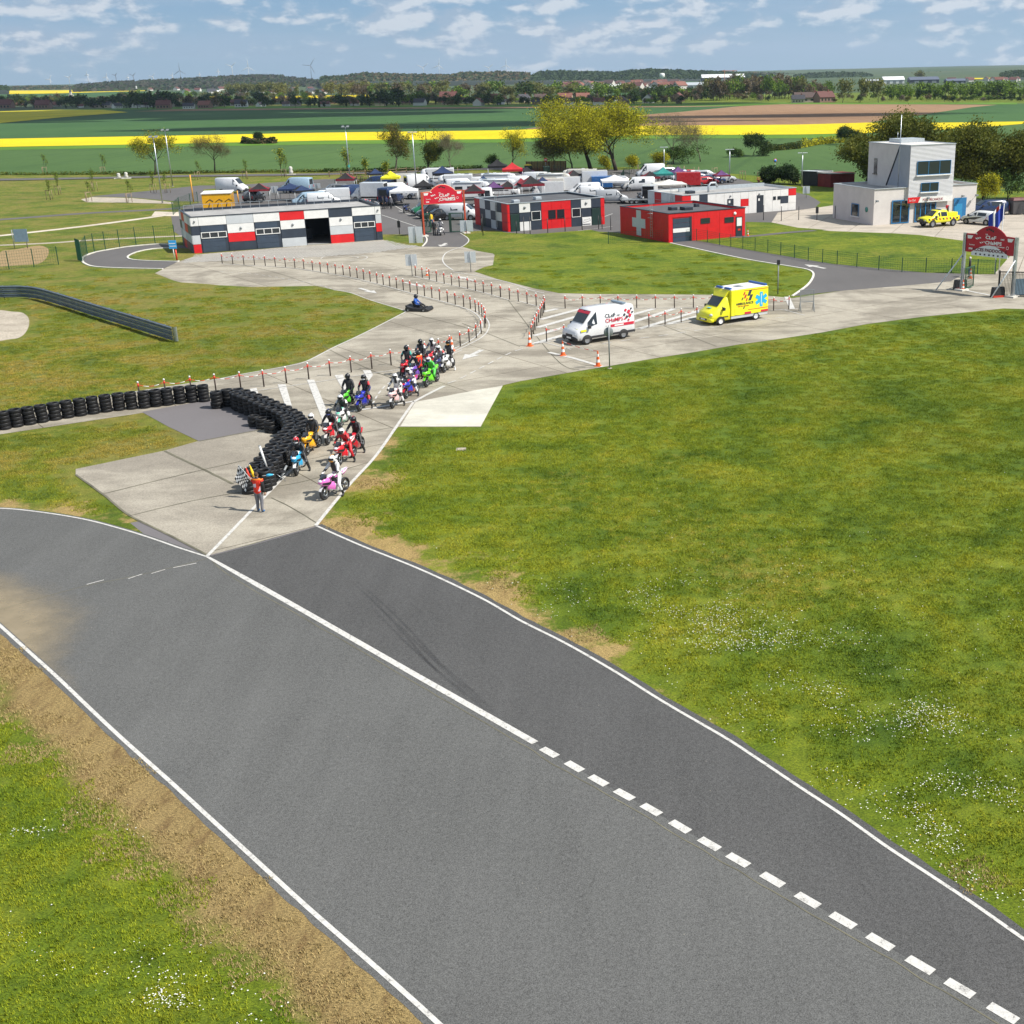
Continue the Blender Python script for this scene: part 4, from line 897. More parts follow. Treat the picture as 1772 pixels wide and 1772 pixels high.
def ladder(t,x,y,h,name='roof_ladder',m_=None,axis='x'):
 mb=MB();m_=m_ or M_galv
 for s_ in(-.2,.2):mb.box(x+(s_ if axis=='x' else 0)-.02,x+(s_ if axis=='x' else 0)+.02,y+(s_ if axis=='y' else 0)-.02,y+(s_ if axis=='y' else 0)+.02,.3,h+.9,m_)
 for k in range(int(h/.3)):
  z_=.5+k*.3
  if axis=='x':mb.box(x-.2,x+.2,y-.015,y+.015,z_,z_+.03,m_)
  else:mb.box(x-.015,x+.015,y-.2,y+.2,z_,z_+.03,m_)
 mb.build(name,None,t)
t,L=frame_at('pit_garage',(336.7,439),(663,415),'long flat roofed pit garage clad in white, red and slate blue panels','garage')
H=3.8;D=9.4;fx=[0,13,58.7,103.8,148.4,190.7,233.6,275.3,316.8,327.5];fx=[v/327.5*L for v in fx]
rows=[H,H*.752,H*.50,H*.25,0.0]
shell(t,L,D,H,P_d,M_roof,M_dtrim,open_front=(fx[5]+.05,fx[6]-.05,H*.75))
C=[];R4_=lambda i,cols:[C.append((fx[i],fx[i+1],rows[k+1],rows[k],m_)) for k,m_ in enumerate(cols) if m_]
R4_(0,(P_w,P_d,P_g,P_r));R4_(1,(P_w,None,None,None));R4_(2,(P_g,P_w,P_r,P_d));R4_(3,(P_w,None,None,None));R4_(4,(P_r,P_w,P_d,P_g));R4_(5,(P_w,None,None,None));R4_(6,(P_d,P_w,P_g,P_r));R4_(7,(P_w,None,None,None));R4_(8,(P_w,P_g,P_r,P_d))
cladding(t,'front_cladding',C)
for i in(1,3,7):
 d_=MB();
 for k in range(5):d_.box(fx[i]+.12,fx[i+1]-.35,-.004,.05,k*.56+.03,k*.56+.575,P_door)
 do=d_.build('sectional_door',None,t)
 window(do,fx[i]+.1,fx[i+1]-.12,H*.40,H*.57,3,M_white,y=-.07,fw=.07)
for i in(2,4,6):MB().lathe([(.001,-.10),(.12,-.10),(.14,-.0)],12,M_steel,axis='y',c=((fx[i]+fx[i+1])/2,0,H*(.62 if i!=6 else.68))).build('round_vent',None,t)
for i in(0,8):MB().lathe([(.001,-.12),(.09,-.12),(.1,0)],10,M_steel,axis='y',c=((fx[i]+fx[i+1])/2,0,H*.88)).build('wall_lamp',None,t)
mb=MB()
P_shade=mat('dull brown panel',(0.20,0.085,0.06),0.6,var=0.2);ys=[0,D*.28,D*.55,D*.8,D]  # dulled brown puts the shade of the left wall into the panel colour
for i,cols in enumerate(((P_g,P_d,P_g,P_d),(P_w,P_r,P_g,P_shade),(P_r,P_g,P_w,P_r),(P_w,P_d,P_g,P_d))):
 for k,m_ in enumerate(cols):mb.box(-.05,-.002,ys[i]+.02,ys[i+1]-.02,rows[k+1]+.02,rows[k]-.02,m_)
mb.build('side_cladding',None,t)
MB().box(.2,L-.2,.2,D-.2,.0,.03,mat('garage floor',(0.3,0.3,0.3),.7,var=.2)).build('floor',None,t)
mb=MB();mb.box(.4,L-.4,D-1.25,D-1.22,H+.55,H+.59,M_galv)
for k in range(20):x_=.4+k*(L-.9)/19;mb.box(x_,x_+.04,D-1.25,D-1.21,H-.2,H+.55,M_galv)
mb.build('roof_rail',None,t)
mb=MB();mb.box(fx[5]+.6,fx[5]+1.8,5.5,7.4,.04,1.2,P_d);mb.box(fx[5]+.7,fx[5]+1.1,8.6,9.0,.04,2.0,M_red);mb.build('workbench',None,t)
t,L=frame_at('chequered_office',(880,401.5),(1046.9,388),'flat roofed office with slate, white and red chequered panels and dark windows','office')
H=3.2;D=10.2;fx=[0,22,115,225,335,435,535,635,740,845,945,985];fx=[v/985*L for v in fx];rows=[H,H*.66,H*.33,0]
shell(t,L,D,H,P_d,M_roofd,M_trim)
cols=[(P_r,P_r,P_r),(P_d,None,None),(P_w,P_d,P_w),(P_d,None,P_d),(P_r,P_r,P_r),(P_r,P_r,P_r),(P_r,P_r,P_r),(P_d,None,P_d),(P_w,P_d,P_w),(P_d,None,None),(P_r,P_r,P_r)]
cladding(t,'front_cladding',[(fx[i],fx[i+1],rows[k+1],rows[k],m_) for i,c_ in enumerate(cols) for k,m_ in enumerate(c_) if m_])
MB().box(fx[1]+.05,fx[2]-.05,-.05,.03,0,H*.63,P_gdark).build('door',None,t,.01);MB().box(fx[9]+.05,fx[10]-.05,-.05,.03,0,H*.63,P_gdark).build('door',None,t,.01)
window(t,fx[3]+.12,fx[4]-.1,H*.35,H*.68,1,M_white);window(t,fx[7]+.1,fx[8]-.1,H*.35,H*.68,1,M_white)
window(t,fx[4]+.9,fx[5]+.55,H*.36,H*.68,1,M_black,y=-.05);window(t,fx[5]+.75,fx[6]+.4,H*.36,H*.68,1,M_black,y=-.05)
for x_ in((fx[2]+fx[3])/2,(fx[8]+fx[9])/2):MB().lathe([(.001,-.10),(.14,-.10),(.16,0)],12,M_steel,axis='y',c=(x_,0,H*.84)).build('round_vent',None,t)
mb=MB()
for i,c_ in enumerate(((P_r,P_r,P_r),(P_d,P_w,P_d),(P_w,P_d,P_g),(P_d,P_g,P_d),(P_w,P_d,P_gdark),(P_r,P_r,P_r))):
 for k,m_ in enumerate(c_):mb.box(-.05,-.002,D*i/6+.02,D*(i+1)/6-.02,rows[k+1]+.02,rows[k]-.02,m_)
mb.build('side_cladding',None,t)
ladder(t,-.25,D*.28,H,axis='y');
for x_,y_ in((2.4,3),(6.2,5)):roof_vent(t,x_,y_,H-.2,.4)
pn=MB().box(fx[8]+.1,fx[9]-.1,-.09,-.045,.25,H*.3,M_white).build('notice_board',None,t);mb=MB()
pts=[(fx[8]+.2,.4),(fx[8]+.35,.75),(fx[8]+.6,.7),(fx[9]-.3,.85),(fx[9]-.2,.6),(fx[8]+.5,.45),(fx[8]+.2,.4)]
for a,b_ in zip(pts,pts[1:]):mb.tube([(a[0],-.1,a[1]),(b_[0],-.1,b_[1])],.012,4,M_black)
mb.build('circuit_map_line',None,pn)
t,L=frame_at('first_aid_building',(1157.5,420.4),(1289,408),'bright red flat roofed first aid building with a pale cross on its side','building')
H=3.05;D=10.6;shell(t,L,D,H,P_r,M_roofd,M_dtrim)
fx=[0,.33,.47,.635,.80,1.0]
mb=MB();n=6
for k in range(6):
 x0,x1=(.32,.49,.66,.83,1.0,1.0)[k] if False else 0,0
dx0,dx1=L*.045,L*.295
mb=MB();mb.box(0,dx0,0,.06,0,H,P_r);mb.box(dx0,dx1,0,.06,2.62,H,P_r);xs=[dx1,L*.32,L*.495,L*.66,L*.83,L*1.0]
for a,b_ in zip(xs,xs[1:]):mb.box(a+.012,b_-.012,0,.06,0,H,P_r)
mb.build('front_cladding',None,t)
d_=MB()
for k in range(5):d_.box(dx0+.1,dx1-.25,.03,.056,k*.5+.02,k*.5+.5,P_door)
do=d_.build('sectional_door',None,t);MB().box(dx0+.1,dx1-.28,-.0,.03,1.02,1.45,M_white).build('white_band',None,do);MB().box(dx1-.25,dx1,.0,.05,0,2.6,M_dtrim).build('door_jamb',None,do)
window(t,L*.41,L*.53,H*.57,H*.76,1,M_dtrim,y=-.05,sill=False);window(t,L*.725,L*.845,H*.53,H*.72,1,M_dtrim,y=-.05)
do=MB().box(L*.875,L*.96,-.05,.03,0,2.15,M_dtrim).build('door',None,t);MB().box(L*.885,L*.95,-.07,-.05,1.15,2.05,M_white).build('door_poster',None,do);MB().box(L*.90,L*.935,-.072,-.05,.65,.85,M_red).build('door_notice',None,do)
mb=MB();mb.lathe([(.001,-.05),(.17,-.05),(.18,-.02),(.18,0)],18,M_white,axis='y',c=(L*.862,0,H*.83));mb.build('round_sign',None,t)
mb=MB();n=34
cy0,cz=D*.50,H*.50;arm=.93;wd=.37
for k in range(n):
 y0=D*k/n;y1=D*(k+1)/n;ym=(y0+y1)/2
 mb.box(-.03,-.002,y0+.012,y1-.012,0,H,P_r)
mb.build('side_cladding',None,t)
M_crs=mat('pale grey cross',(0.56,0.60,0.62),0.5,var=.04);yc=D*.60
mb=MB();v=[(-.5,-1.35),(.5,-1.35),(.5,-.5),(1.42,-.5),(1.42,.5),(.5,.5),(.5,1.35),(-.5,1.35),(-.5,.5),(-1.42,.5),(-1.42,-.5),(-.5,-.5)]
v=[(yc+a*1.02,H*.52+b_*1.02) for a,b_ in v];mb.add([(-.055,a,b_) for a,b_ in v]+[(-.031,a,b_) for a,b_ in v],[tuple(range(12)),tuple(range(23,11,-1))]+[(i,(i+1)%12,12+(i+1)%12,12+i) for i in range(12)],M_crs);mb.build('cross',None,t)
ladder(t,-.3,D*.30,H,axis='y');mb=MB()
for k in range(3):mb.tube([(-.3+.0,D*.30-.33,H-.6+k*.45),(-.75,D*.30,H-.6+k*.45),(-.3,D*.30+.33,H-.6+k*.45)],.018,5,M_galv)
mb.build('ladder_cage',None,t)
for x_,y_,s_ in((4.9,4.2,.55),(3.6,5.0,.4),(7.6,6.3,.25)):roof_vent(t,x_,y_,H-.2,s_,M_dtrim)
t,L=frame_at('washroom_block',(1181,378.2),(1377,362.8),'long low white clad building with scattered red and slate squares behind the first aid post','building')
H=hgt(1377,362.8,325);D=9.0;shell(t,L,D,H,P_w,M_roof,M_trim);n=14;C=[]
for k in range(n):
 a,b_=L*k/n,L*(k+1)/n
 sp={0:(P_r,P_r,P_w),1:(P_w,P_w,P_w),2:(P_d,P_d,P_w),7:(P_w,P_r,P_w),11:(P_w,P_w,P_w),12:(P_w,P_d,P_w),13:(P_r,P_w,P_w)}.get(k,(P_w,P_w,P_w))
 if len(set(id(q) for q in sp))==1:C.append((a,b_,0,H,P_w))
 else:
  for j,m_ in enumerate(sp):C.append((a,b_,H*(2-j)/3,H*(3-j)/3,m_))
cladding(t,'front_cladding',C)
for x_,w_,hh in((L*.385,.9,2.0),(L*.645,1.0,2.2)):
 do=MB().box(x_,x_+w_,-.05,.0,0,hh,M_dtrim).build('door',None,t);MB().box(x_+.15,x_+.4,-.07,-.05,1.5,1.8,M_white).build('door_notice',None,do)
window(t,L*.79,L*.815,H*.52,H*.68,1,M_dtrim,y=-.04);window(t,L*.83,L*.855,H*.52,H*.68,1,M_dtrim,y=-.04)
for x_ in(L*.41,L*.665):MB().lathe([(.001,-.12),(.10,-.12),(.11,0)],10,M_steel,axis='y',c=(x_,0,H*.84)).build('wall_lamp',None,t)
mb=MB()
for i,c_ in enumerate(((P_r,P_r,P_w),(P_w,P_w,P_w),(P_w,P_g,P_w),(P_r,P_r,P_g),(P_w,P_w,P_d))):
 for k,m_ in enumerate(c_):mb.box(-.05,-.002,D*i/5+.02,D*(i+1)/5-.02,H*(2-k)/3+.02,H*(3-k)/3-.02,m_)
mb.build('side_cladding',None,t);ladder(t,-.25,2.4,H,axis='y')
mb=MB();mb.tube([(L*.36,4,H-.2),(L*.36,4,H+.6),(L*.38,4,H+.95),(L*.42,4,H+.95),(L*.44,4,H+.4)],.14,8,M_trim);mb.build('roof_duct',None,t);roof_vent(t,L*.2,4,H-.2,.5,M_dtrim)
mb=MB();mb.box(L*.2,L-.5,D-2.2,D-1.9,H-.2,H+.25,M_trim);mb.build('cable_tray',None,t)
P_conc=mat('pale render',(0.62,0.585,0.555),0.85,var=0.07,vscale=0.8);P_grey=mat('blue grey render',(0.34,0.37,0.42),0.85,var=0.08,vscale=0.8);M_fr=mat('blue joinery',(0.02,0.16,0.36),0.4)
t,L=frame_at('control_tower',(1511,390.4),(1687,378.5),'white race control building with a tall square tower and blue doors','control tower')
H=hgt(1511,390.4,328);D=9.5;xa,xb=L*(1566-1511)/176,L*(1642-1511)/176
H2=hgt(1568,386.5,252)
shell(t,L,D,H,P_conc,M_roof,M_trim,name='ground_floor')
tw=MB();tw.box(xa,xb,-.22,9.0,2.9,H2,P_conc);wl=tw.build('tower_wall',None,t)
lv=MB()
for k in range(int((H2-3.0)/.145)):z_=3.0+k*.145;lv.hexa([(xa-.0,-.222,z_),(xb,-.222,z_),(xa,-.2,z_+.0),(xb,-.2,z_),(xa,-.262,z_+.03),(xb,-.262,z_+.03),(xa,-.222,z_+.125),(xb,-.222,z_+.125)],mat('slatted cladding',(0.52,0.53,0.55),0.6,var=.05))
lv.build('front_slats',None,t)
mb=MB();mb.add([(xa-.02,-.2,H2-.02),(xa-.02,1.9,H2-.02),(xa-.02,4.6,H+.05),(xa-.02,-.2,H+.05)],[(0,1,2,3)],P_grey);mb.tube([(xa-.05,1.9,H2),(xa-.05,4.6,H)],.09,6,M_dtrim);mb.build('slanted_panel',None,t)
mb=MB();mb.box(xa-.06,xb+.06,-.3,-.05,H2,H2+.08,M_trim);mb.box(xa-.06,xb+.06,8.85,9.06,H2,H2+.08,M_trim);mb.box(xa-.06,xa+.15,-.05,8.85,H2,H2+.08,M_trim);mb.box(xb-.15,xb+.06,-.05,8.85,H2,H2+.08,M_trim);mb.build('tower_trim',None,t)
def xf(u):return xa+(xb-xa)*(u-887)/(1205-887)
window(t,xf(937),xf(1178),H2*.62,H2*.80,3,M_fr,y=-.34,sill=True);window(t,xf(972),xf(1098),H2*.40,H2*.52,2,M_fr,y=-.34,sill=True)
mb=MB();yy0,yy1=6.9,7.6;mb.box(xa-.05,xa-.001,yy0,yy1,H2*.60,H2*.80,M_glass);w_=mb.build('window',None,t)
MB().box(xa-.18,xa,yy0-.1,yy1+.1,H2*.60-.12,H2*.60,M_conc).build('sill',None,w_)
do=window(t,L*.17,L*.34,.05,2.75,2,M_fr,y=-.05,fw=.12);do=window(t,L*.395,L*.60,.05,2.8,4,M_fr,y=-.05,fw=.12)
MB().box(L*.775,L*.90,-.05,-.0,.05,2.6,M_fr).build('door',None,t);MB().box(L*.785,L*.86,-.07,-.05,.1,1.9,mat('light blue door leaf',(.03,.25,.48),.4)).build('door_leaf',None,t)
mb=MB();mb.box(-.05,-.001,3.4,4.9,.75,2.1,M_glass);w_=mb.build('window',None,t);mb=MB();mb.box(-.09,-.051,3.3,5.0,2.1,2.2,M_fr);mb.box(-.09,-.051,3.3,3.4,.75,2.1,M_fr);mb.box(-.09,-.051,4.9,5.0,.75,2.1,M_fr);mb.build('frame',None,w_);MB().box(-.16,-.001,3.2,5.1,.62,.74,M_white).build('sill',None,w_)
mb=MB();mb.lathe([(.001,-.06),(.3,-.06),(.3,0)],16,mat('green disc',(.05,.25,.2),.4),axis='x',c=(-.0,1.6,1.7));mb.build('round_sign',None,t)
bn=MB().box(xa-.1,xb+.0,-.32,-.262,2.35,3.0,M_white).build('banner',None,t)
mb=MB();mb.add([(xa-.1,-.33,2.35),(xa+(xb-xa)*.22,-.33,2.35),(xa+(xb-xa)*.27,-.33,3.0),(xa-.1,-.33,3.0)],[(0,1,2,3)],P_r);mb.build('banner_flash',None,bn)
text('PÔLE MÉCANIQUE',.42,(xa+(xb-xa)*.32,-.335,2.5),bn,mat('banner letters',(.35,.03,.04),.5),sx=.8);text('La Clef',.3,(xa+.1,-.34,2.55),bn,M_white,sx=1.0)
for x_ in(.12,L*.28,L*.5,L*.84,L-.3):mb=MB();mb.tube([(x_,-.0,H*.62),(x_,-.35,H*.68)],.03,5,M_steel);mb.box(x_-.14,x_+.14,-.6,-.3,H*.66,H*.71,M_steel);mb.build('wall_lamp',None,t)
mb=MB();mb.cyl((xa-1.1+.6,1.3,H),(xa-.5,1.3,H2+3.4),.045,n=8,mt=M_galv);mb.build('antenna_mast',None,t)
MB().box(xa+(xb-xa)*.38,xb-.5,5.5,8.2,H2,H2+.45,M_trim).build('rooflight',None,t);mb=MB();mb.cyl((xa+(xb-xa)*.45,7,H2),(xa+(xb-xa)*.45,7,H2+1.2),.03,mt=M_galv);mb.build('roof_aerial',None,t)
g=G(1388,321);
def shed(A,B,vt,label,m_,D=3.5,roofm=None):
 t,L=frame_at('storage_shed',A,B,label,'shed');H=hgt(A[0],A[1],vt);mb=MB();mb.box(0,L,0,D,0,H,m_)
 n=int(L/.2)
 for k in range(n):mb.box(L*k/n+.02,L*(k+1)/n-.02,-.03,0,.05,H-.05,m_)
 for k in range(int(D/.2)):mb.box(L,L+.03,D*k/int(D/.2)+.02,D*(k+1)/int(D/.2)-.02,.05,H-.05,m_)
 mb.build('wall',None,t);MB().hexa([(-.15,-.2,H),(L+.15,-.2,H),(-.15,D+.15,H-.2),(L+.15,D+.15,H-.2),(-.15,-.2,H+.1),(L+.15,-.2,H+.1),(-.15,D+.15,H-.1),(L+.15,D+.15,H-.1)],roofm or M_roof).build('roof',None,t)
 MB().box(L*.3,L*.55,-.06,-.03,.05,H*.85,m_).build('door',None,t,.01)
shed((1386,320.5),(1414,322),296,'black timber shed at the field edge left of the tower',mat('black boards',(.03,.032,.035),.8,var=.3),4,M_alu)
shed((1415,322.5),(1437,324.5),299.5,'dark red timber shed next to the black one',mat('red boards',(.20,.02,.018),.7,var=.25),5)
q0,q1=G(911,297),G(980,296);t=thing('timber_screen',q0,math.atan2((q1-q0).y,(q1-q0).x),'brown vertical board screen in front of the dark thicket','screen');Ls=(q1-q0).length;mb=MB()
for k in range(int(Ls/.3)):mb.box(k*.3,k*.3+.27,0,.04,0,1.9,mat('brown boards',(.17,.075,.035),.8,var=.35))
mb.build('boards',None,t);mb=MB()
for k in range(8):mb.box(Ls*k/7-.04,Ls*k/7+.04,-.09,-.001,0,2.0,M_black)
mb.build('fence_post',None,t)
def bin_(u,v,s_,label,m_,lid=None):
 g=G(u,v);t=thing('wheeled_bin',g,0.2,label,'bin');MB().hexa([(-.5*s_,-.35*s_,.1),(.5*s_,-.35*s_,.1),(-.5*s_,.35*s_,.1),(.5*s_,.35*s_,.1),(-.62*s_,-.45*s_,1.15*s_),(.62*s_,-.45*s_,1.15*s_),(-.62*s_,.45*s_,1.15*s_),(.62*s_,.45*s_,1.15*s_)],m_).build('body',None,t,.03)
 MB().hexa([(-.66*s_,-.5*s_,1.16*s_),(.66*s_,-.5*s_,1.16*s_),(-.66*s_,.5*s_,1.16*s_),(.66*s_,.5*s_,1.16*s_),(-.5*s_,-.3*s_,1.36*s_),(.5*s_,-.3*s_,1.36*s_),(-.5*s_,.3*s_,1.36*s_),(.5*s_,.3*s_,1.36*s_)],lid or m_).build('lid',None,t,.03)
 for x_ in(-.45,.45):MB().lathe([(.001,-.03),(.1,-.03),(.1,.03),(.001,.03)],10,M_black,axis='y',c=(x_*s_,-.3*s_,.1)).build('wheel',None,t)
bin_(914,298,1.1,'dark green bin with yellow lid at the left end of the brown screen',M_dgreen,mat('yellow lid',(.6,.45,.03),.5));bin_(946,300,1.0,'green bin in front of the brown board screen',M_dgreen)
bin_(1759,371,1.5,'large dark grey waste container right of the parked cars by the tower',mat('grey container',(.09,.085,.09),.6),mat('dull red lid',(.12,.03,.03),.6))
g=G(945,297);t=thing('no_entry_sign',g,0,'round red and white road sign on a post before the brown screen','sign');MB().cyl((0,0,0),(0,0,2.4),.035,mt=M_galv).build('pole',None,t);mb=MB();mb.lathe([(.001,-.05),(.36,-.05),(.36,-.03)],20,M_red,axis='y',c=(0,0,2.2));mb.box(-.24,.24,-.06,-.051,2.12,2.28,M_white);mb.build('disc',None,t)
g=G(1341,302);t=thing('parking_sign',g,.4,'small blue and red round sign on a pole in the sloping field','sign');MB().cyl((0,0,0),(0,0,2.6),.035,mt=M_galv).build('pole',None,t);mb=MB();mb.lathe([(.001,-.05),(.33,-.05),(.33,-.03)],20,M_red,axis='y',c=(0,0,2.4));mb.lathe([(.001,-.06),(.25,-.06),(.25,-.051)],20,M_blue,axis='y',c=(0,0,2.4));mb.build('disc',None,t)
g=G(1339,318);t=thing('info_board',g,.2,'small pale oval sign on a pole behind the long white building','sign');MB().cyl((0,0,0),(0,0,2.3),.035,mt=M_galv).build('pole',None,t);mb=MB();mb.lathe([(.001,-.05),(.4,-.05),(.4,-.02)],20,M_white,axis='y',c=(0,0,1.9));mb.build('disc',None,t)
def picnic(u,v,label):
 t=thing('picnic_table',G(u,v),.1,label,'picnic table');m_=mat('red wood',(.35,.07,.03),.7)
 MB().box(-.9,.9,-.4,.4,.72,.78,m_).build('table_top',None,t)
 for s_ in(-1,1):MB().box(-.9,.9,s_*.75-.14,s_*.75+.14,.42,.47,m_).build('bench',None,t)
 for x_ in(-.6,.6):MB().box(x_-.05,x_+.05,-.7,.7,0,.42,m_).build('leg',None,t)
picnic(1319,316,'red picnic table on the grass edge behind the long white building')
M_arch=mat('banner red',(0.56,0.008,0.030),0.5,var=.10,vscale=.7);M_archd=mat('banner dark red',(0.36,0.008,0.015),0.5)
def arch(A,B,zb,zt,crown,label,legm,lower=False,w_leg=.30,redc=None,inset=.05):
 t,L=frame_at('entrance_arch',A,B,label,'arch');redc=redc or M_arch
 def outline(o=0.0):
  P_=[(0-o,zb-o),(L+o,zb-o),(L+o,zt+o),(L*.82+o*.5,zt+o)]
  for k in range(15):a_=k/14;x_=L*(.82-.64*a_)*1.0;P_.append((x_,zt+o+(crown-zt)*math.sin(PI*a_)**0.8))
  P_+=[(L*.18-o*.5,zt+o),(0-o,zt+o)];return P_
 if lower:
  P_=outline();P_=[(0,zb)]+[(L*(.12+.76*k/12),zb+(-.25 if False else.0)+.62*math.sin(PI*k/12)) for k in range(13)]+P_[1:]
  q_=[(L*(.12+.76*k/12),zb+.62*math.sin(PI*k/12)-.002) for k in range(13)]+[(L*.88,zb-.28),(L*.12,zb-.28)]
 else:P_=outline()
 pn=MB().sideprism(P_,-.05,.05,redc).build('panel',None,t)
 trim=MB();pts=[(x,0,z) for x,z in P_]+[(P_[0][0],0,P_[0][1])];trim.tube(pts,.055,6,mat('panel edge',(.75,.30,.16),.5) if not lower else M_archd,smooth=False);trim.build('edge_tube',None,pn)
 y=-.062;S=L/6.0
 hh=zt-zb;q1_,q2_,fs=(.80,.50,.50) if lower else(.56,.56-.56*S/hh,.60)
 text('CLeF',fs*S,(L*.40,y,zb+hh*q1_),pn,M_white,sx=1.25,bold=.010);text('DES',.2*S,(L*.72,y,zb+hh*q1_),pn,M_white,sx=1.3,bold=.006);text('LA',.2*S,(L*.40,y,zb+hh*q1_+fs*.82*S),pn,M_white,sx=1.2,bold=.006)
 text('CHaMPS',fs*S,(L*.40,y,zb+hh*q2_),pn,M_white,sx=1.15,bold=.010);text('PÔLE MÉCANIQUE',.15*S,(L*.58,y,zb+hh*(.38 if lower else.2)),pn,M_white,sx=1.1,bold=.004)
 mk=MB();r_=random.Random(3)
 for i in range(5):
  for j in range(3):
   if(i+j)%2:continue
   cx_=L*.20+i*.27*S+j*.03;cz_=zb+(zt-zb)*.98-i*.20*S-j*.26*S+(.1 if lower else 0);w_=.13*S*(1.1-.1*i);mk.add([(cx_-w_,y,cz_+w_*.7),(cx_+w_*.8,y,cz_+w_*.2),(cx_+w_,y,cz_-w_*.8),(cx_-w_*.7,y,cz_-w_*.3)],[(0,3,2,1)],M_white)
 for i in range(4):
  cx_=L*.42+i*.26*S;cz_=crown-.26*S-abs(i-1)*.1*S;mk.add([(cx_-.11*S,y,cz_+.07),(cx_+.1*S,y,cz_+.07),(cx_+.13*S,y,cz_-.09),(cx_-.09*S,y,cz_-.06)],[(0,3,2,1)],M_black)
 for x0,x1 in((L*.015,L*.14),(L*.86,L*.985)):mk.add([(x0,y,zt-.10),(x1,y,zt-.10),(x1-.15,y,zt-.36),(x0+.05,y,zt-.36)],[(0,3,2,1)],M_white)
 mk.build('emblem',None,pn);text('Somme',.24*S,(L*.06,y,zb+.5),pn,M_white,sx=1.0,shear=.2);text('FFM',.28*S,(L*.06,y,zb+.16),pn,M_white,bold=.008);mb=MB();mb.lathe([(.13*S,y),(.17*S,y)],16,M_white,axis='y',c=(L*.87,0,zb+.55));mb.build('round_logo',None,pn)
 if lower:
  l2=MB().sideprism(q_,-.05,.05,M_alu).build('lower_panel',None,t);text('ACCES PADDOCK B',.34,(L*.5,y,zb+.10),l2,mat('dark red letters',(.12,.01,.02),.5),align='CENTER',sx=1.05,bold=.01);
  mb=MB();
  for k in range(7):x_=L*(.22+.56*k/6);mb.box(x_-.07,x_+.07,y-.002,y+.01,zb-.2,zb-.08,M_black)
  mb.build('small_marks',None,l2)
 for x_ in(-.18,L+.18):
  lg=MB()
  if lower:
   for dx in(-.09,.09):lg.box(x_+dx-.035,x_+dx+.035,-.1,.1,0,zt+.05,legm)
   for k in range(9):lg.box(x_-.055,x_+.055,-.06,.06,.3+k*zt/9.5,.36+k*zt/9.5,legm)
  else:lg.box(x_-.09,x_+.09,-.1,.1,0,zt+.03,legm)
  leg=lg.build('leg',None,t);MB().box(x_-.4,x_+.4,-.45,.45,.0,.14,M_kerb).build('footing',None,leg)
 return t,L
h1=hgt(737,409,386.5)
tA,LA=arch((737,409),(804,404),hgt(720,409,354),hgt(737,409,333),hgt(768,406,319),'red entrance arch with white lettering on orange legs in the paddock centre',mat('orange red leg',(.45,.07,.03),.5,var=.2))
hA=hgt(1662,505,432);tB,LB=arch((1667,503),(1748,514),hgt(1667,503,434),hgt(1667,503,404),hgt(1707,508,392),'dark red entrance arch reading ACCES PADDOCK B on grey lattice legs at right',M_galv,True,redc=mat('banner deep red',(0.40,0.006,0.018),0.5,var=.1,vscale=.7))
for x_ in(-.25,LB+.25):MB().cyl((x_,-.1,2.9),(x_-1.3 if x_<1 else x_-.9,-1.6,.05),.05,n=8,mt=M_alu).build('stay_tube',None,tB)
g=G(1702,512) if False else G(1668,506);t=thing('green_gate',G(1669,503),PI*.30,'green framed wire gate leaf standing open under the right arch','gate');mb=MB();mb.box(0,1.9,-.03,.03,.12,.2,M_green);mb.box(0,1.9,-.03,.03,1.75,1.83,M_green);mb.box(0,.07,-.03,.03,.2,1.75,M_green);mb.box(1.83,1.9,-.03,.03,.2,1.75,M_green);mb.build('frame',None,t);mb=MB()
for k in range(18):mb.box(.1+k*.097,.112+k*.097,-.006,.006,.2,1.75,M_green)
for k in range(8):mb.box(.07,1.83,.007,.015,.25+k*.2,.265+k*.2,M_green)
mb.build('wire_mesh',None,t)
g0,g1=G(1728,514),G(1765,515);t=thing('bar_gate',g0,math.atan2((g1-g0).y,(g1-g0).x),'dark vertical bar gate beside the right leg of the right arch','gate');mb=MB()
for k in range(22):mb.box(k*.11,k*.11+.03,-.015,.015,.1,1.95,M_black)
mb.box(0,2.35,-.03,.03,.06,.12,M_black);mb.box(0,2.35,-.03,.03,1.95,2.02,M_black);mb.box(-.12,0,-.06,.06,0,2.1,M_black);mb.build('bars',None,t)
g=G(1763,512);t=thing('grey_board',g,.1,'blue grey notice board panel leaning by the right arch','board');MB().box(-.5,.5,-.03,.03,.1,1.35,mat('blue grey board',(.16,.24,.31),.5,var=.15)).build('panel',None,t);MB().box(-.5,.5,.03,.06,0,.1,M_black).build('foot',None,t)
for(u,v),lb in(((1726,514),'black weight block at the right foot of the right arch'),((1661,500.5),'black plastic barrier block at the left foot of the right arch')):
 t=thing('barrier_block',G(u,v),.2,lb,'block');MB().hexa([(-.55,-.25,0),(.55,-.25,0),(-.55,.25,0),(.55,.25,0),(-.5,-.15,.8),(.5,-.15,.8),(-.5,.15,.8),(.5,.15,.8)],M_black).build('body',None,t,.04);MB().box(-.5,.5,-.3,-.22,0,.15,M_red).build('red_foot',None,t)
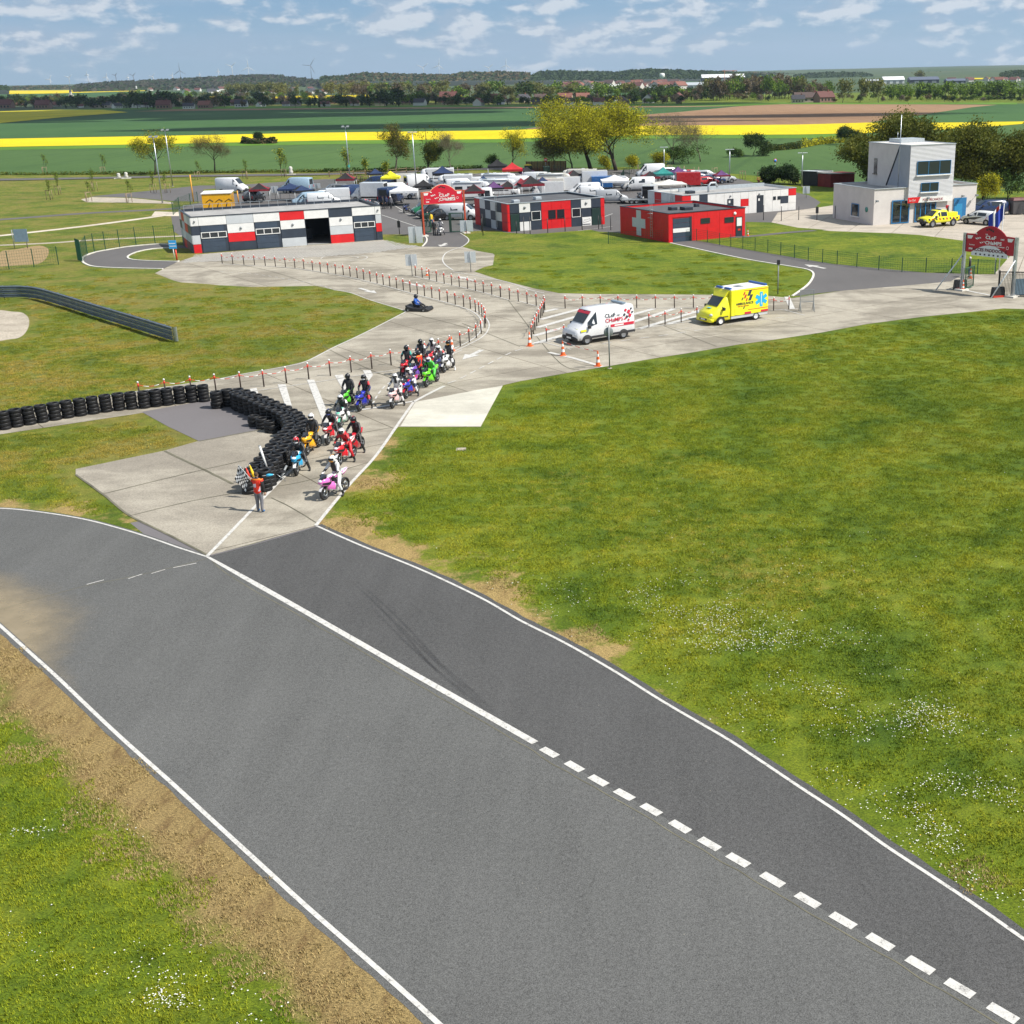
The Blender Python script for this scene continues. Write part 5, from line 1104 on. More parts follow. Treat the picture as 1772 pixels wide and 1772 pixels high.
for(u,v),rz,lb in(((732,405),1.1,'dark green gate leaf at the left leg of the central arch'),((778,403),.1,'dark green gate leaf standing right of the riders at the central arch')):
 t=thing('green_gate',G(u,v),rz,lb,'gate');mb=MB();mb.box(0,1.7,-.04,.04,.1,.2,M_green);mb.box(0,1.7,-.04,.04,2.2,2.3,M_green);mb.box(0,.3,-.06,.06,.2,2.2,M_dgreen);mb.box(1.6,1.7,-.04,.04,.2,2.2,M_green);mb.build('frame',None,t);mb=MB()
 for k in range(12):mb.box(.35+k*.1,.365+k*.1,-.01,.01,.2,2.2,M_green)
 mb.build('wire_mesh',None,t)
def flagpole(u,v,vt,label,stripes,dx=1):
 g=G(u,v);h=hgt(u,v,vt);t=thing('flagpole',g,0,label,'flagpole');MB().cyl((0,0,0),(0,0,h),.05,.03,n=8,mt=M_white).build('pole',None,t)
 mb=MB();n=12;vs=[];fs=[];W_=1.6
 for i in range(n+1):
  a=i/n;x_=a*W_*dx*.55;y_=.15*math.sin(a*8);zz=h-.1-a*.9
  vs+=[(x_,y_,zz),(x_+.1,y_,zz-1.2-.3*a)]
 for i in range(n):mb_=i*2;fs.append((mb_,mb_+2,mb_+3,mb_+1))
 for i,f in enumerate(fs):mb.add([vs[j] for j in f],[(0,1,2,3)],stripes[int(i/n*len(stripes))],True)
 mb.build('flag',None,t)
M_fblue=mat('flag blue',(.02,.05,.35),.8);flagpole(1721,474,353,'white flagpole with a drooping red white and blue flag behind the right arch',[M_red,M_white,M_fblue],-1);flagpole(1728,474,352,'white flagpole with a dark blue flag behind the right arch',[M_fblue,M_fblue],-1)
def tsign(u,v,vt,label):
 g=G(u,v);h=hgt(u,v,vt);t=thing('totem_sign',g,.1,label,'sign');MB().cyl((0,0,0),(0,0,h*.8),.05,mt=M_white).build('pole',None,t);mb=MB();mb.box(-.38,.38,-.05,.05,h-.85,h,mat('sky blue sign',(.04,.34,.70),.4));mb.box(-.36,.3,-.056,-.05,h-.35,h-.27,M_white);mb.box(-.3,.36,-.056,-.05,h-.62,h-.55,M_white);mb.build('panel',None,t,.02)
tsign(302,448,416,'sky blue square sign on a white post left of the garage')
thin_post(306.5,451,432,'short post with a red mark at the kerb beside the sky blue sign',None,r=.08,m_=M_red)
C_white=mat('paint a',(0.70,0.71,0.72),0.28,coat=0.5,var=.04,vscale=1);M_tyre=mat('vehicle tyre',(0.018,0.018,0.018),0.7);M_rim=mat('wheel rim',(0.35,0.36,0.38),0.35,metal=.7)
M_bump=mat('bumper plastic',(0.025,0.025,0.028),0.6);M_lampg=mat('headlamp glass',(0.55,0.58,0.6),0.12,spec=.8);M_rear=mat('rear lamp',(0.45,0.01,0.01),0.25);M_bluel=mat('blue light bar',(0.02,0.09,0.35),0.2)
def ring(x,zb,zbelt,zt,w,wt,cr=0.03):
 r_=min(.10,(zt-zbelt)*.4)
 h=[(w*.93,zb),(w,zb+.10),(w,zbelt),(wt,zt-r_),(wt-r_,zt)]
 return[(x,y,z) for y,z in h]+[(x,0,zt+cr)]+[(x,-y,z) for y,z in reversed(h)]+[(x,0,zb)]
def wheels(t,xs,w,r=.34,tw=.22,rimm=None,arch=True):
 for x in xs:
  for s_ in(1,-1):
   o_=MB().lathe([(r*.62,-tw/2),(r*.93,-tw/2),(r,-tw*.3),(r,tw*.3),(r*.93,tw/2),(r*.62,tw/2)],20,M_tyre,axis='y').build('wheel',None,t);o_.location=(x,s_*(w-tw*.36),r)
   mb=MB();mb.lathe([(.001,s_*tw*.38),(r*.2,s_*tw*.42),(r*.5,s_*tw*.34),(r*.63,s_*tw*.48),(r*.63,-s_*tw*.4)],20,rimm or M_rim,axis='y');mb.build('rim',None,o_)
 if arch:
  mb=MB()
  for x in xs:
   for s_ in(1,-1):
    n=12;ro_=[(x+(r*1.18)*math.cos(PI*(k/n*1.16-.08)),r+(r*1.18)*math.sin(PI*(k/n*1.16-.08))) for k in range(n+1)];ri_=[(x+(r*1.02)*math.cos(PI*(k/n*1.16-.08)),r+(r*1.02)*math.sin(PI*(k/n*1.16-.08))) for k in range(n,-1,-1)]
    y0,y1=sorted((s_*(w+.025),s_*(w-.08)))
    for k in range(n):mb.sideprism([ro_[k],ro_[k+1],ri_[n-1-k],ri_[n-k]],y0,y1,M_bump)
  mb.build('wheel_arch',None,t)
def offq(P_,d=.012):
 a,b_,c,e=[Vector(q) for q in P_];n=(b_-a).cross(e-a).normalized();return[tuple(q+n*d) for q in(a,b_,c,e)]
def side_pane(t,SA,SB,fa,fb,za,zb,m_,d=.012):
 for s_ in(1,-1):
  mb=MB();P_=[]
  for f in(fa,fb):
   S=[SA[i]+(SB[i]-SA[i])*f for i in range(6)];r_=min(.10,(S[3]-S[2])*.4)
   for h in(za,zb):P_.append((S[0],s_*(S[4]+(S[5]-S[4])*h+d),S[2]+(S[3]-r_-S[2])*h))
  q=[P_[0],P_[2],P_[3],P_[1]]
  q2=[(x,y-s_*.02,z) for x,y,z in q]
  mb.hexa([q2[0],q2[1],q[0],q[1],q2[3],q2[2],q[3],q[2]],m_);mb.build('side_window',None,t)
def front_pane(SA,SB,m_,lo=.05,hi_=.95,wf=.93,d=.015):
 mb=MB();A_=[];
 for f in(lo,hi_):
  S=[SA[i]+(SB[i]-SA[i])*f for i in range(6)];y=(S[5]-.06)*wf
  A_.append([(S[0]+d,y,S[3]+.03+d),(S[0]+d,0,S[3]+.045+d),(S[0]+d,-y,S[3]+.03+d)])
 for i in range(2):mb.add([A_[0][i],A_[0][i+1],A_[1][i+1],A_[1][i]],[(0,1,2,3)],m_)
 return mb
def vehicle(name,label,cat,ST,col,ws,wi,belt_glass,r=.34,wx=(),trim=True,roofbox=None,rear_glass=True,lights=True):
 """ST stations rear to front; wi=(base station index, roof station index) of the windscreen; belt_glass=[(i,j,fa,fb,za,zb)]"""
 t=thing(name,(0,0,0),0,label,cat)
 mb=MB();mb.loft([ring(*s) for s in ST],col);mb.build('body',None,t)
 front_pane(ST[wi[0]],ST[wi[1]],M_glass).build('windscreen',None,t)
 for(i,j,fa,fb,za,zb) in belt_glass:side_pane(t,ST[i],ST[j],fa,fb,za,zb,M_glass)
 if rear_glass:
  S=ST[0];y=S[5]*.8;x=S[0]-.012;z0=S[2]+(S[3]-S[2])*.15;z1=S[3]-.15
  MB().hexa([(x,-y,z0),(x+.02,-y,z0),(x,y,z0),(x+.02,y,z0),(x,-y*.95,z1),(x+.02,-y*.95,z1),(x,y*.95,z1),(x+.02,y*.95,z1)],M_glass).build('rear_window',None,t)
 wheels(t,wx,ST[len(ST)//2][4],r)
 F,Rr=ST[-1],ST[0];w_=F[4]
 b_=MB();b_.loft([ring(F[0]-.28,F[1]-.06,F[1]+.12,F[1]+.22,ST[-2][4]+.02,ST[-2][4]),ring(F[0]+.02,F[1]-.06,F[1]+.10,F[1]+.20,w_+.02,w_)],M_bump);b_.box(F[0]-.01,F[0]+.025,-w_*.45,w_*.45,F[1]+.2,F[1]+.36,M_bump);b_.build('front_bumper',None,t)
 MB().loft([ring(Rr[0]-.06,Rr[1]-.05,Rr[1]+.12,Rr[1]+.22,Rr[4],Rr[4]-.03),ring(Rr[0]+.2,Rr[1]-.05,Rr[1]+.1,Rr[1]+.2,Rr[4]+.02,Rr[4])],M_bump).build('rear_bumper',None,t)
 for s_ in(1,-1):
  MB().ball((F[0]-.10,s_*(w_-.13),F[2]-.02),(.16,.15,.10),10,M_lampg).build('headlight',None,t)
  MB().box(Rr[0]-.02,Rr[0]+.06,min(s_*(Rr[4]-.12),s_*(Rr[4]+.005)),max(s_*(Rr[4]-.12),s_*(Rr[4]+.005)),Rr[2]-.35,Rr[2]+.05,M_rear).build('tail_light',None,t)
  B_=ST[wi[0]];MB().box(B_[0]-.34,B_[0]-.16,min(s_*(B_[4]+.02),s_*(B_[4]+.22)),max(s_*(B_[4]+.02),s_*(B_[4]+.22)),B_[2]-.02,B_[2]+.22,M_bump).build('wing_mirror',None,t,.02)
 return t
V_HIGH=[(-2.55,.42,1.25,2.38,.93,.82),(-2.45,.36,1.28,2.47,1.0,.88),(-.5,.34,1.28,2.50,1.02,.89),(.78,.34,1.28,2.48,1.02,.88),(1.05,.34,1.28,2.36,1.02,.84),(1.78,.34,1.22,1.46,1.0,.80),(2.38,.36,.98,1.13,.95,.76),(2.53,.42,.80,.92,.86,.68)]
V_LOW=[(-2.40,.40,1.05,1.86,.90,.78),(-2.30,.34,1.08,1.94,.95,.82),(0.0,.32,1.08,1.96,.97,.82),(.70,.32,1.08,1.92,.97,.80),(.90,.32,1.08,1.82,.97,.76),(1.62,.32,1.02,1.20,.95,.76),(2.25,.34,.82,.95,.90,.72),(2.42,.40,.66,.76,.82,.66)]
V_HATCH=[(-2.02,.40,.92,1.02,.78,.66),(-1.90,.32,.95,1.22,.86,.66),(-1.45,.30,.95,1.44,.88,.62),(.15,.28,.94,1.48,.89,.62),(.45,.28,.94,1.42,.89,.60),(1.20,.28,.92,1.00,.88,.70),(1.85,.30,.78,.84,.84,.66),(2.05,.36,.64,.70,.76,.60)]
V_SUV=[(-2.25,.45,1.0,1.15,.84,.70),(-2.15,.38,1.05,1.45,.90,.70),(-1.8,.36,1.05,1.66,.92,.68),(.2,.34,1.05,1.70,.93,.68),(.55,.34,1.05,1.62,.93,.66),(1.30,.34,1.03,1.12,.92,.74),(2.05,.36,.92,.98,.88,.70),(2.25,.42,.74,.80,.80,.64)]
LW_=lambda S:[s for s in S]
def face_L(t,parent,mk):pass
M_dk=mat('dark grey print',(.05,.05,.06),.5);M_rp=mat('red print',(.55,.02,.05),.5);M_yel=mat('hi vis yellow',(0.85,0.80,0.02),0.35,coat=.4,var=.03,vscale=1);M_cyan=mat('cyan print',(.02,.42,.72),.45)
def diamonds(mb,y,spots,s_=1.0):
 for x,z,a,m_ in spots:
  a*=s_;mb.add([(x+a,y,z-a*.15),(x+a*.15,y,z+a),(x-a,y,z+a*.3),(x-a*.15,y,z-a)],[(0,1,2,3),(3,2,1,0)][:1],m_)
A_,B_=G(*Z(970,510,12.66,(590,1100))[0]),G(*Z(970,510,12.66,(1385,965))[0])
va=vehicle('ambulance_van','white ambulance van with red and black diamonds parked facing left in the hatched bay','van',V_HIGH,C_white,None,(5,4),[(4,5,-.35,.62,.10,.80)],.34,(1.70,-1.48),rear_glass=False)
hd=(A_-B_).normalized();ang=math.atan2(hd.y,hd.x);cen=(A_+B_)/2+Vector((-hd.y,hd.x,0))*-.98;va.location=(cen.x-hd.x*.1,cen.y-hd.y*.1,0);va.rotation_euler=(0,0,ang);va.scale=(.96,.96,.92)
def on_side(x,h):return None
mb=MB();Y=1.02+.012
mb.box(-2.45,2.0,1.0,Y+.01,.44,.60,M_bump);mb.build('side_rub_strip',None,va)
mb=MB();mb.box(-2.42,-.35,1.0,Y,1.02,1.22,M_rp);mb.box(-1.5,-.7,1.0,Y+.003,1.07,1.17,M_white);mb.build('red_stripe',None,va)
mb=MB()
def slant(z):return 1.02-(z-1.28)*(.13/1.12)+.02
for x,z,a,m_ in((-1.75,2.12,.13,M_rp),(-2.02,1.98,.17,M_rp),(-1.62,1.80,.12,M_dk),(-2.1,1.70,.16,M_rp),(-1.82,1.62,.13,M_dk),(-1.66,1.50,.09,M_rp),(-1.95,1.38,.10,M_rp),(-2.25,2.18,.10,M_dk),(-2.33,1.92,.10,M_dk)):
 mb.add([(x+a,slant(z)+.01,z-a*.3),(x+a*.2,slant(z+a)+.01,z+a),(x-a,slant(z)+.01,z+a*.3),(x-a*.2,slant(z-a)+.01,z-a)],[(0,3,2,1)],m_)
mb.build('diamond_decals',None,va)
tl=-.115
for bd,sz,x,z,m_ in(('CLeF',.40,.10,1.78,M_dk),('DES',.14,-.95,1.80,M_dk),('CHaMPS',.40,.10,1.42,M_rp)):text(bd,sz,(x,slant(z)+.02,z),va,m_,rot=(PI/2+tl,0,PI),sx=1.1,bold=.004,ext=.003)
mb=MB()
for k in range(7):y0=-.72+k*.21;mb.hexa([(2.42,y0,1.02),(2.44,y0+.12,1.02),(2.40,y0,1.0),(2.42,y0+.12,1.0),(2.30,y0+.05,1.20),(2.30,y0+.17,1.20),(2.28,y0+.05,1.18),(2.28,y0+.17,1.18)],M_yel if k%2==0 else M_dk)
mb.box(1.75,2.2,1.0,1.03,1.0,1.14,M_yel);mb.build('hi_vis_band',None,va)
mb=MB();mb.hexa([(2.53,-.55,.50),(2.56,-.55,.50),(2.53,.55,.50),(2.56,.55,.50),(2.42,-.6,.98),(2.46,-.6,.98),(2.42,.6,.98),(2.46,.6,.98)],M_bump);mb.build('grille',None,va);MB().box(2.565,2.575,-.26,.26,.46,.58,M_white).build('number_plate',None,va)
mb=MB();mb.add([(1.13,-.72,2.335),(1.13,.72,2.335),(1.29,.74,2.16),(1.29,-.74,2.16)],[(0,3,2,1),(0,1,2,3)][:1],M_rp);mb.build('screen_band',None,va)
MB().box(-1.95,-1.65,-.72,.72,2.53,2.66,mat('smoked light bar',(.20,.26,.32),.25)).build('light_bar',None,va,.03)
MB().box(.02,.06,1.0,1.05,1.15,1.19,M_bump).build('door_handle',None,va)
V_CAB=[(.85,.36,1.28,2.30,1.0,.84),(1.15,.34,1.28,2.34,1.0,.84),(1.35,.34,1.28,2.22,1.0,.80),(2.0,.34,1.22,1.45,.98,.78),(2.62,.36,.98,1.12,.93,.74),(2.80,.42,.80,.90,.84,.66)]
yb=thing('box_ambulance',(0,0,0),0,'yellow box bodied ambulance with blue star parked facing left','ambulance')
MB().loft([ring(*s) for s in V_CAB],M_yel).build('cab',None,yb);front_pane(V_CAB[3],V_CAB[2],M_glass).build('windscreen',None,yb)
side_pane(yb,V_CAB[0],V_CAB[3],.18,.72,.08,.80,M_glass)
MB().box(-2.75,.98,-1.10,1.10,.62,2.78,M_yel).build('box_body',None,yb,.05);MB().box(-2.70,.93,-1.05,1.05,2.785,2.83,M_white).build('box_roof',None,yb,.02)
mb=MB();mb.box(-2.72,.95,-1.06,1.06,.40,.61,mat('grey skirt',(.5,.52,.54),.4));mb.build('skirt',None,yb)
wheels(yb,(1.95,-1.55),1.03,.34,rimm=M_white)
mb=MB();mb.hexa([(1.05,-.8,2.36),(1.35,-.7,2.25),(1.05,.8,2.36),(1.35,.7,2.25),(.99,-.85,2.72),(1.05,-.8,2.70),(.99,.85,2.72),(1.05,.8,2.70)],M_yel);mb.build('cab_fairing',None,yb)
for s_ in(1,-1):MB().box(.72,.95,min(s_*.15,s_*.85),max(s_*.15,s_*.85),2.835,2.97,M_bluel).build('beacon',None,yb,.03)
MB().box(-2.68,-2.45,-1.0,1.0,2.835,2.99,M_bluel).build('light_bar',None,yb,.03);MB().box(-.9,-.3,-.35,.35,2.832,2.87,M_steel).build('roof_hatch',None,yb)
Y=1.112
mb=MB()
for k in range(6):
 a=PI/3*k+PI/2;cx_,cz_=-2.02,1.75;d=Vector((math.cos(a),0,math.sin(a)));n_=Vector((-d.z,0,d.x));c_=Vector((cx_,Y+.001*k,cz_))
 if k<3:
  P_=[c_-d*.62-n_*.15,c_+d*.62-n_*.15,c_+d*.62+n_*.15,c_-d*.62+n_*.15];mb.add([tuple(q) for q in P_],[(0,1,2,3)],M_cyan)
mb.box(-2.045,-1.995,Y+.004,Y+.01,1.28,2.22,M_white);st=mb.build('blue_star',None,yb)
if st.data.polygons[0].normal.y<0:st.data.flip_normals()
mb=MB()
for x,z,a,m_ in((-.30,2.40,.13,M_rp),(-.42,2.16,.16,M_rp),(-.12,1.98,.11,M_dk),(-.55,1.88,.12,M_rp),(-.85,2.42,.24,M_dk),(-.95,2.02,.24,M_dk),(-.28,1.22,.10,M_dk)):mb.add([(x+a,Y,z-a),(x+a*.1,Y,z+a),(x-a,Y,z+a),(x-a*.1,Y,z-a)],[(0,3,2,1)],m_)
mb.box(-2.7,-.7,1.10,Y,.98,1.03,M_rp);mb.box(-.35,-1.0,1.07,Y+.0,.68,.84,M_rp) if False else mb.box(-1.0,-.35,1.07,Y,.66,.84,M_rp);mb.box(-2.72,-2.0,1.07,Y,.66,.84,M_rp);mb.box(-2.7,-.3,1.10,Y,2.62,2.66,M_rp);mb.build('diamond_decals',None,yb)
text('AMBULANCE',.27,(.52,Y+.004,1.50),yb,M_dk,rot=(PI/2,0,PI),sx=1.1,bold=.003);text('Clef des Champs',.15,(.35,Y+.004,1.34),yb,M_rp,rot=(PI/2,0,PI),sx=1.1)
MB().box(.35,.62,1.10,1.125,.70,1.25,M_yel).build('locker_door',None,yb,.01)
mb=MB()
for k in range(5):y0=-.62+k*.25;mb.hexa([(2.66,y0,.99),(2.68,y0+.13,.99),(2.64,y0,.97),(2.66,y0+.13,.97),(2.50,y0+.07,1.20),(2.50,y0+.2,1.20),(2.48,y0+.07,1.17),(2.48,y0+.2,1.17)],M_dk)
mb.build('chevron_band',None,yb);MB().box(2.10,2.35,-.2,.2,1.38,1.385,M_cyan).build('bonnet_star',None,yb)
mb=MB();mb.loft([ring(2.55,.28,.5,.72,.96,.93),ring(2.86,.30,.5,.70,.86,.83)],M_yel);mb.box(2.865,2.88,-.45,.45,.42,.58,M_dk);mb.build('front_bumper',None,yb)
MB().box(2.885,2.895,-.26,.26,.45,.56,M_white).build('number_plate',None,yb);mb=MB();mb.box(1.17,1.2,-.5,.5,2.38,2.48,M_rp);mb.build('cab_sign',None,yb)
for s_ in(1,-1):
 MB().ball((2.66,s_*.76,.90),(.18,.17,.12),10,M_lampg).build('headlight',None,yb);MB().box(1.62,1.80,min(s_*1.0,s_*1.22),max(s_*1.0,s_*1.22),1.22,1.48,M_bump).build('wing_mirror',None,yb,.02)
 MB().box(-2.77,-2.73,min(s_*.8,s_*1.05),max(s_*.8,s_*1.05),.7,1.1,M_rear).build('tail_light',None,yb)
MB().box(1.2,1.95,.985,1.01,.62,.70,M_bump).build('door_strip',None,yb)
A_,B_=G(*Z(1200,480,11.81,(545,985))[0]),G(*Z(1200,480,11.81,(1285,870))[0]);hd=(A_-B_).normalized();cen=(A_+B_)/2-Vector((-hd.y,hd.x,0))*1.0;yb.location=(cen.x-hd.x*.2,cen.y-hd.y*.2,0);yb.rotation_euler=(0,0,math.atan2(hd.y,hd.x));yb.scale=(.93,.95,.86)
M_open=mat('dark cargo opening',(.012,.012,.014),.9)  # near-black for the unlit cargo space, painted as a panel on the closed box
p_vh=vehicle('van','x','van',V_HIGH,C_white,None,(5,4),[(4,5,-.35,.62,.10,.80)],.34,(1.70,-1.48))
p_vl=vehicle('van','x','van',V_LOW,C_white,None,(5,4),[(4,5,-.4,.6,.12,.85),(1,3,.45,.75,.15,.85)],.32,(1.55,-1.45))
p_ha=vehicle('car','x','car',V_HATCH,C_white,None,(5,4),[(3,5,-.05,.72,.12,.9),(2,3,.2,.85,.12,.9)],.31,(1.28,-1.25))
p_su=vehicle('car','x','car',V_SUV,C_white,None,(5,4),[(3,5,-.05,.72,.12,.9),(2,3,.2,.85,.12,.9)],.35,(1.38,-1.35))
def mk_motorhome():
 t=thing('motorhome',(0,0,0),0,'x','motorhome');MB().box(-3.2,1.6,-1.1,1.1,.45,2.75,C_white).build('body',None,t,.12)
 mb=MB();mb.loft([ring(1.4,1.75,1.95,2.72,1.08,1.0),ring(2.2,1.80,1.95,2.55,1.05,.95),ring(2.5,1.85,1.95,2.15,.95,.85)],C_white);mb.build('overcab',None,t)
 MB().loft([ring(*s) for s in[(1.4,.38,1.2,1.9,1.0,.9),(1.9,.36,1.2,1.85,1.0,.86),(2.5,.36,1.15,1.3,.98,.8),(3.05,.38,.9,1.02,.9,.7)]],C_white).build('cab',None,t)
 front_pane((2.5,.36,1.15,1.3,.98,.8),(1.9,.36,1.2,1.85,1.0,.86),M_glass).build('windscreen',None,t)
 side_pane(t,(1.4,.38,1.2,1.9,1.0,.9),(2.5,.36,1.15,1.3,.98,.8),.1,.6,.1,.8,M_glass)
 for x0,x1 in((-2.7,-1.6),(-.9,.1),(2.2-.9,1.55)):
  for s_ in(1,-1):MB().box(x0,x1,min(s_*1.09,s_*1.115),max(s_*1.09,s_*1.115),1.5,2.1,M_glass).build('window',None,t)
 mb=MB();mb.box(-3.1,1.3,1.1,1.106,1.0,1.16,M_dk);mb.box(-3.1,1.3,-1.106,-1.1,1.0,1.16,M_dk);mb.build('side_stripe',None,t)
 MB().box(-3.22,-3.19,-.6,.6,1.5,2.1,M_glass).build('rear_window',None,t);MB().box(-1.2,-.7,-.25,.25,2.76,2.86,M_alu).build('roof_vent',None,t,.03);MB().box(-2.6,-1.9,-.5,.5,2.76,2.82,M_glass).build('solar_panel',None,t)
 mb=MB();mb.tube([(-2.8,-1.12,2.66),(1.2,-1.12,2.66)],.09,8,M_alu);mb.build('awning_roll',None,t);wheels(t,(2.1,-1.8),1.05,.34);return t
def mk_boxtruck(open_rear=False):
 t=thing('box_truck',(0,0,0),0,'x','truck');MB().box(-3.0,1.2,-1.15,1.15,.75,3.05,C_white).build('box_body',None,t,.03)
 MB().loft([ring(*s) for s in[(1.3,.45,1.35,2.2,1.0,.88),(1.9,.42,1.35,2.15,1.0,.84),(2.5,.42,1.25,1.42,.98,.8),(3.0,.42,.95,1.05,.9,.72)]],C_white).build('cab',None,t)
 front_pane((2.5,.42,1.25,1.42,.98,.8),(1.9,.42,1.35,2.15,1.0,.84),M_glass).build('windscreen',None,t);side_pane(t,(1.3,.45,1.35,2.2,1.0,.88),(2.5,.42,1.25,1.42,.98,.8),.1,.65,.1,.8,M_glass)
 MB().box(-3.03,-3.0,-1.0,1.0,.85,2.9,M_open).build('rear_opening',None,t);MB().box(-3.9,-3.04,-1.0,1.0,.62,.68,M_steel).build('tail_lift',None,t)
 mb=MB();mb.box(-2.9,2.2,-.45,.45,.45,.74,M_bump);mb.build('chassis',None,t);wheels(t,(2.2,-1.9),1.0,.38,arch=False);return t
M_cA=mat('canopy cloth a',(0.03,0.03,0.045),0.8,var=.2);M_cB=mat('canopy cloth b',(0.03,0.03,0.045),0.8,var=.2)
def mk_canopy():
 t=thing('pop_up_canopy',(0,0,0),0,'x','canopy');S=1.5;zb,zt,zp=2.0,2.25,3.15
 for i,(a,b_) in enumerate(((-1,-1),(1,-1),(1,1),(-1,1))):MB().cyl((a*S*.97,b_*S*.97,0),(a*S*.97,b_*S*.97,2.1),.028,n=6,mt=M_alu).build('leg',None,t)
 mb=MB();c_=[(-S,-S),(S,-S),(S,S),(-S,S)];N=6
 for i in range(4):
  a,b_=c_[i],c_[(i+1)%4];m_=M_cA if i%2==0 else M_cB
  rows_=[]
  for j in range(N+1):
   f=j/N;h=zt+(zp-zt)*(f**1.5);rr=1-f*.97
   rows_.append([(a[0]*rr,a[1]*rr,h),((a[0]+b_[0])/2*rr,(a[1]+b_[1])/2*rr,h-.10*math.sin(PI*min(1,f+.15))),(b_[0]*rr,b_[1]*rr,h)])
  for j in range(N):
   for k in range(2):mb.add([rows_[j][k],rows_[j][k+1],rows_[j+1][k+1],rows_[j+1][k]],[(0,1,2,3)],m_)
  mb.hexa([(a[0],a[1],zb-.06),(b_[0],b_[1],zb-.06),(a[0]*.985,a[1]*.985,zb-.06),(b_[0]*.985,b_[1]*.985,zb-.06),(a[0],a[1],zt),(b_[0],b_[1],zt),(a[0]*.985,a[1]*.985,zt),(b_[0]*.985,b_[1]*.985,zt)],M_cB if i%2==0 else M_cA)
 mb.build('canopy_cloth',None,t);MB().box(-.6,.6,-.35,.35,.7,.75,M_alu).build('folding_table',None,t) if False else None
 mb=MB();
 for i in range(4):a,b_=c_[i],c_[(i+1)%4];mb.tube([(a[0]*.95,a[1]*.95,1.95),((a[0]+b_[0])*.48,(a[1]+b_[1])*.48,2.15),(b_[0]*.95,b_[1]*.95,1.95)],.018,4,M_alu)
 mb.build('truss',None,t);return t
def mk_trailer():
 t=thing('box_trailer',(0,0,0),0,'x','trailer');MB().box(-1.9,1.6,-1.0,1.0,.5,2.3,C_white).build('body',None,t,.05);mb=MB();mb.tube([(1.6,0,.5),(2.8,0,.45)],.05,6,M_steel);mb.build('drawbar',None,t)
 MB().box(-1.93,-1.9,-.85,.85,.6,2.15,M_g2).build('rear_door',None,t);wheels(t,(-.2,),1.05,.3,arch=True);return t
M_g2=mat('trailer door',(.45,.46,.47),.5)
def mk_flat():
 t=thing('flat_trailer',(0,0,0),0,'x','trailer');MB().box(-2.0,1.8,-.95,.95,.5,.62,M_steel).build('deck',None,t);mb=MB();mb.tube([(1.8,0,.5),(3.0,0,.45)],.05,6,M_steel)
 for x in(-1.95,1.75):
  mb.tube([(x,-.9,.6),(x,-.9,1.9),(x,.9,1.9),(x,.9,.6)],.035,6,M_black,smooth=False)
 for y in(-.9,.9):mb.tube([(-1.95,y,1.9),(1.75,y,1.9)],.03,6,M_black)
 mb.build('frame',None,t);wheels(t,(-.5,.2),1.0,.3,arch=False);return t
p_mh,p_bt,p_cn,p_tr,p_fl=mk_motorhome(),mk_boxtruck(),mk_canopy(),mk_trailer(),mk_flat()
SN={k:snap(o_) for k,o_ in dict(vh=p_vh,vl=p_vl,ha=p_ha,su=p_su,mh=p_mh,bt=p_bt,cn=p_cn,tr=p_tr,fl=p_fl).items()}
PC={}
def paint(n,c,r=.28):
 if n not in PC:PC[n]=mat('paint '+n,c,r,coat=.5,var=.05,vscale=1)
 return PC[n]
PN=dict(dredx=(0,0,0),white=(.70,.71,.72),silver=(.38,.40,.42),grey=(.13,.14,.15),black=(.012,.012,.014),navy=(.012,.03,.09),blue=(.02,.12,.35),red=(.45,.015,.02),green=(.01,.16,.07),yellow=(.80,.72,.02),orange=(.75,.30,.01),teal=(.02,.22,.20),lblue=(.30,.42,.52),cream=(.62,.60,.54),purple=(.10,.04,.14),dred=(.20,.012,.022))
def V(k,u,v,deg,col,label,s_=1.0,c2=None,grp=None,cat=None,sc=None):
 rm={'paint a':paint(col,PN[col])} if k!='cn' else{'canopy cloth a':mat('cloth '+col,PN[col],.85,var=.15),'canopy cloth b':mat('cloth '+(c2 or col),PN[c2 or col],.85,var=.15)}
 return place(SN[k],G(u,v),math.radians(deg),label,grp,rm,sc or s_,cat)
V('vh',403,334,-14,'white','white high roofed van alone on the side road above the garage')
V('cn',452,350,12,'black','black and red pop up canopy beside the yellow box',(1,1,.9),'dred')
V('su',441,349,80,'grey','dark grey car under the black and red canopy')
V('cn',505,346,10,'navy','sagging dark navy canopy above the middle of the garage roof',(1.25,1.25,.8),'navy')
V('cn',524,347,30,'navy','second dark navy canopy joined right of the sagging one',(1.05,1.05,.72),'black')
V('vh',515,334,170,'lblue','pale blue van mostly hidden behind the navy canopies')
V('vl',562,357,14,'white','white van whose roof shows just over the garage parapet')
V('vl',535,356,200,'lblue','pale van close behind the garage roof under the white van')
V('su',580,337,195,'grey','dark grey car nose left beside the black canopy')
V('cn',601,333,5,'black','black canopy with a dark red top behind the grey car',1.0,'dred')
V('vl',612,340,70,'navy','dark blue van parked nose away beside the white box truck',.95)
V('bt',640,347,172,'white','white box truck with open dark rear in front of the long blue van',.88)
V('vl',655,325,178,'navy','long navy van behind the white box truck',(1.25,1,1));V('cn',651,319,20,'navy','small navy canopy behind the long navy van',.85,'black')
V('cn',678,330,5,'yellow','bright yellow pop up canopy',1.0,'yellow')
V('vh',677,353,75,'navy','dark blue van nose away left of the white awning');V('cn',701,355,8,'white','white awning canopy left of the red arch',(1.35,1.2,.95),'white')
V('tr',706,324,15,'cream','cream box trailer behind the yellow canopy');V('vh',728,328,30,'white','white van pointing right behind the arch, its cab by the cream trailer')
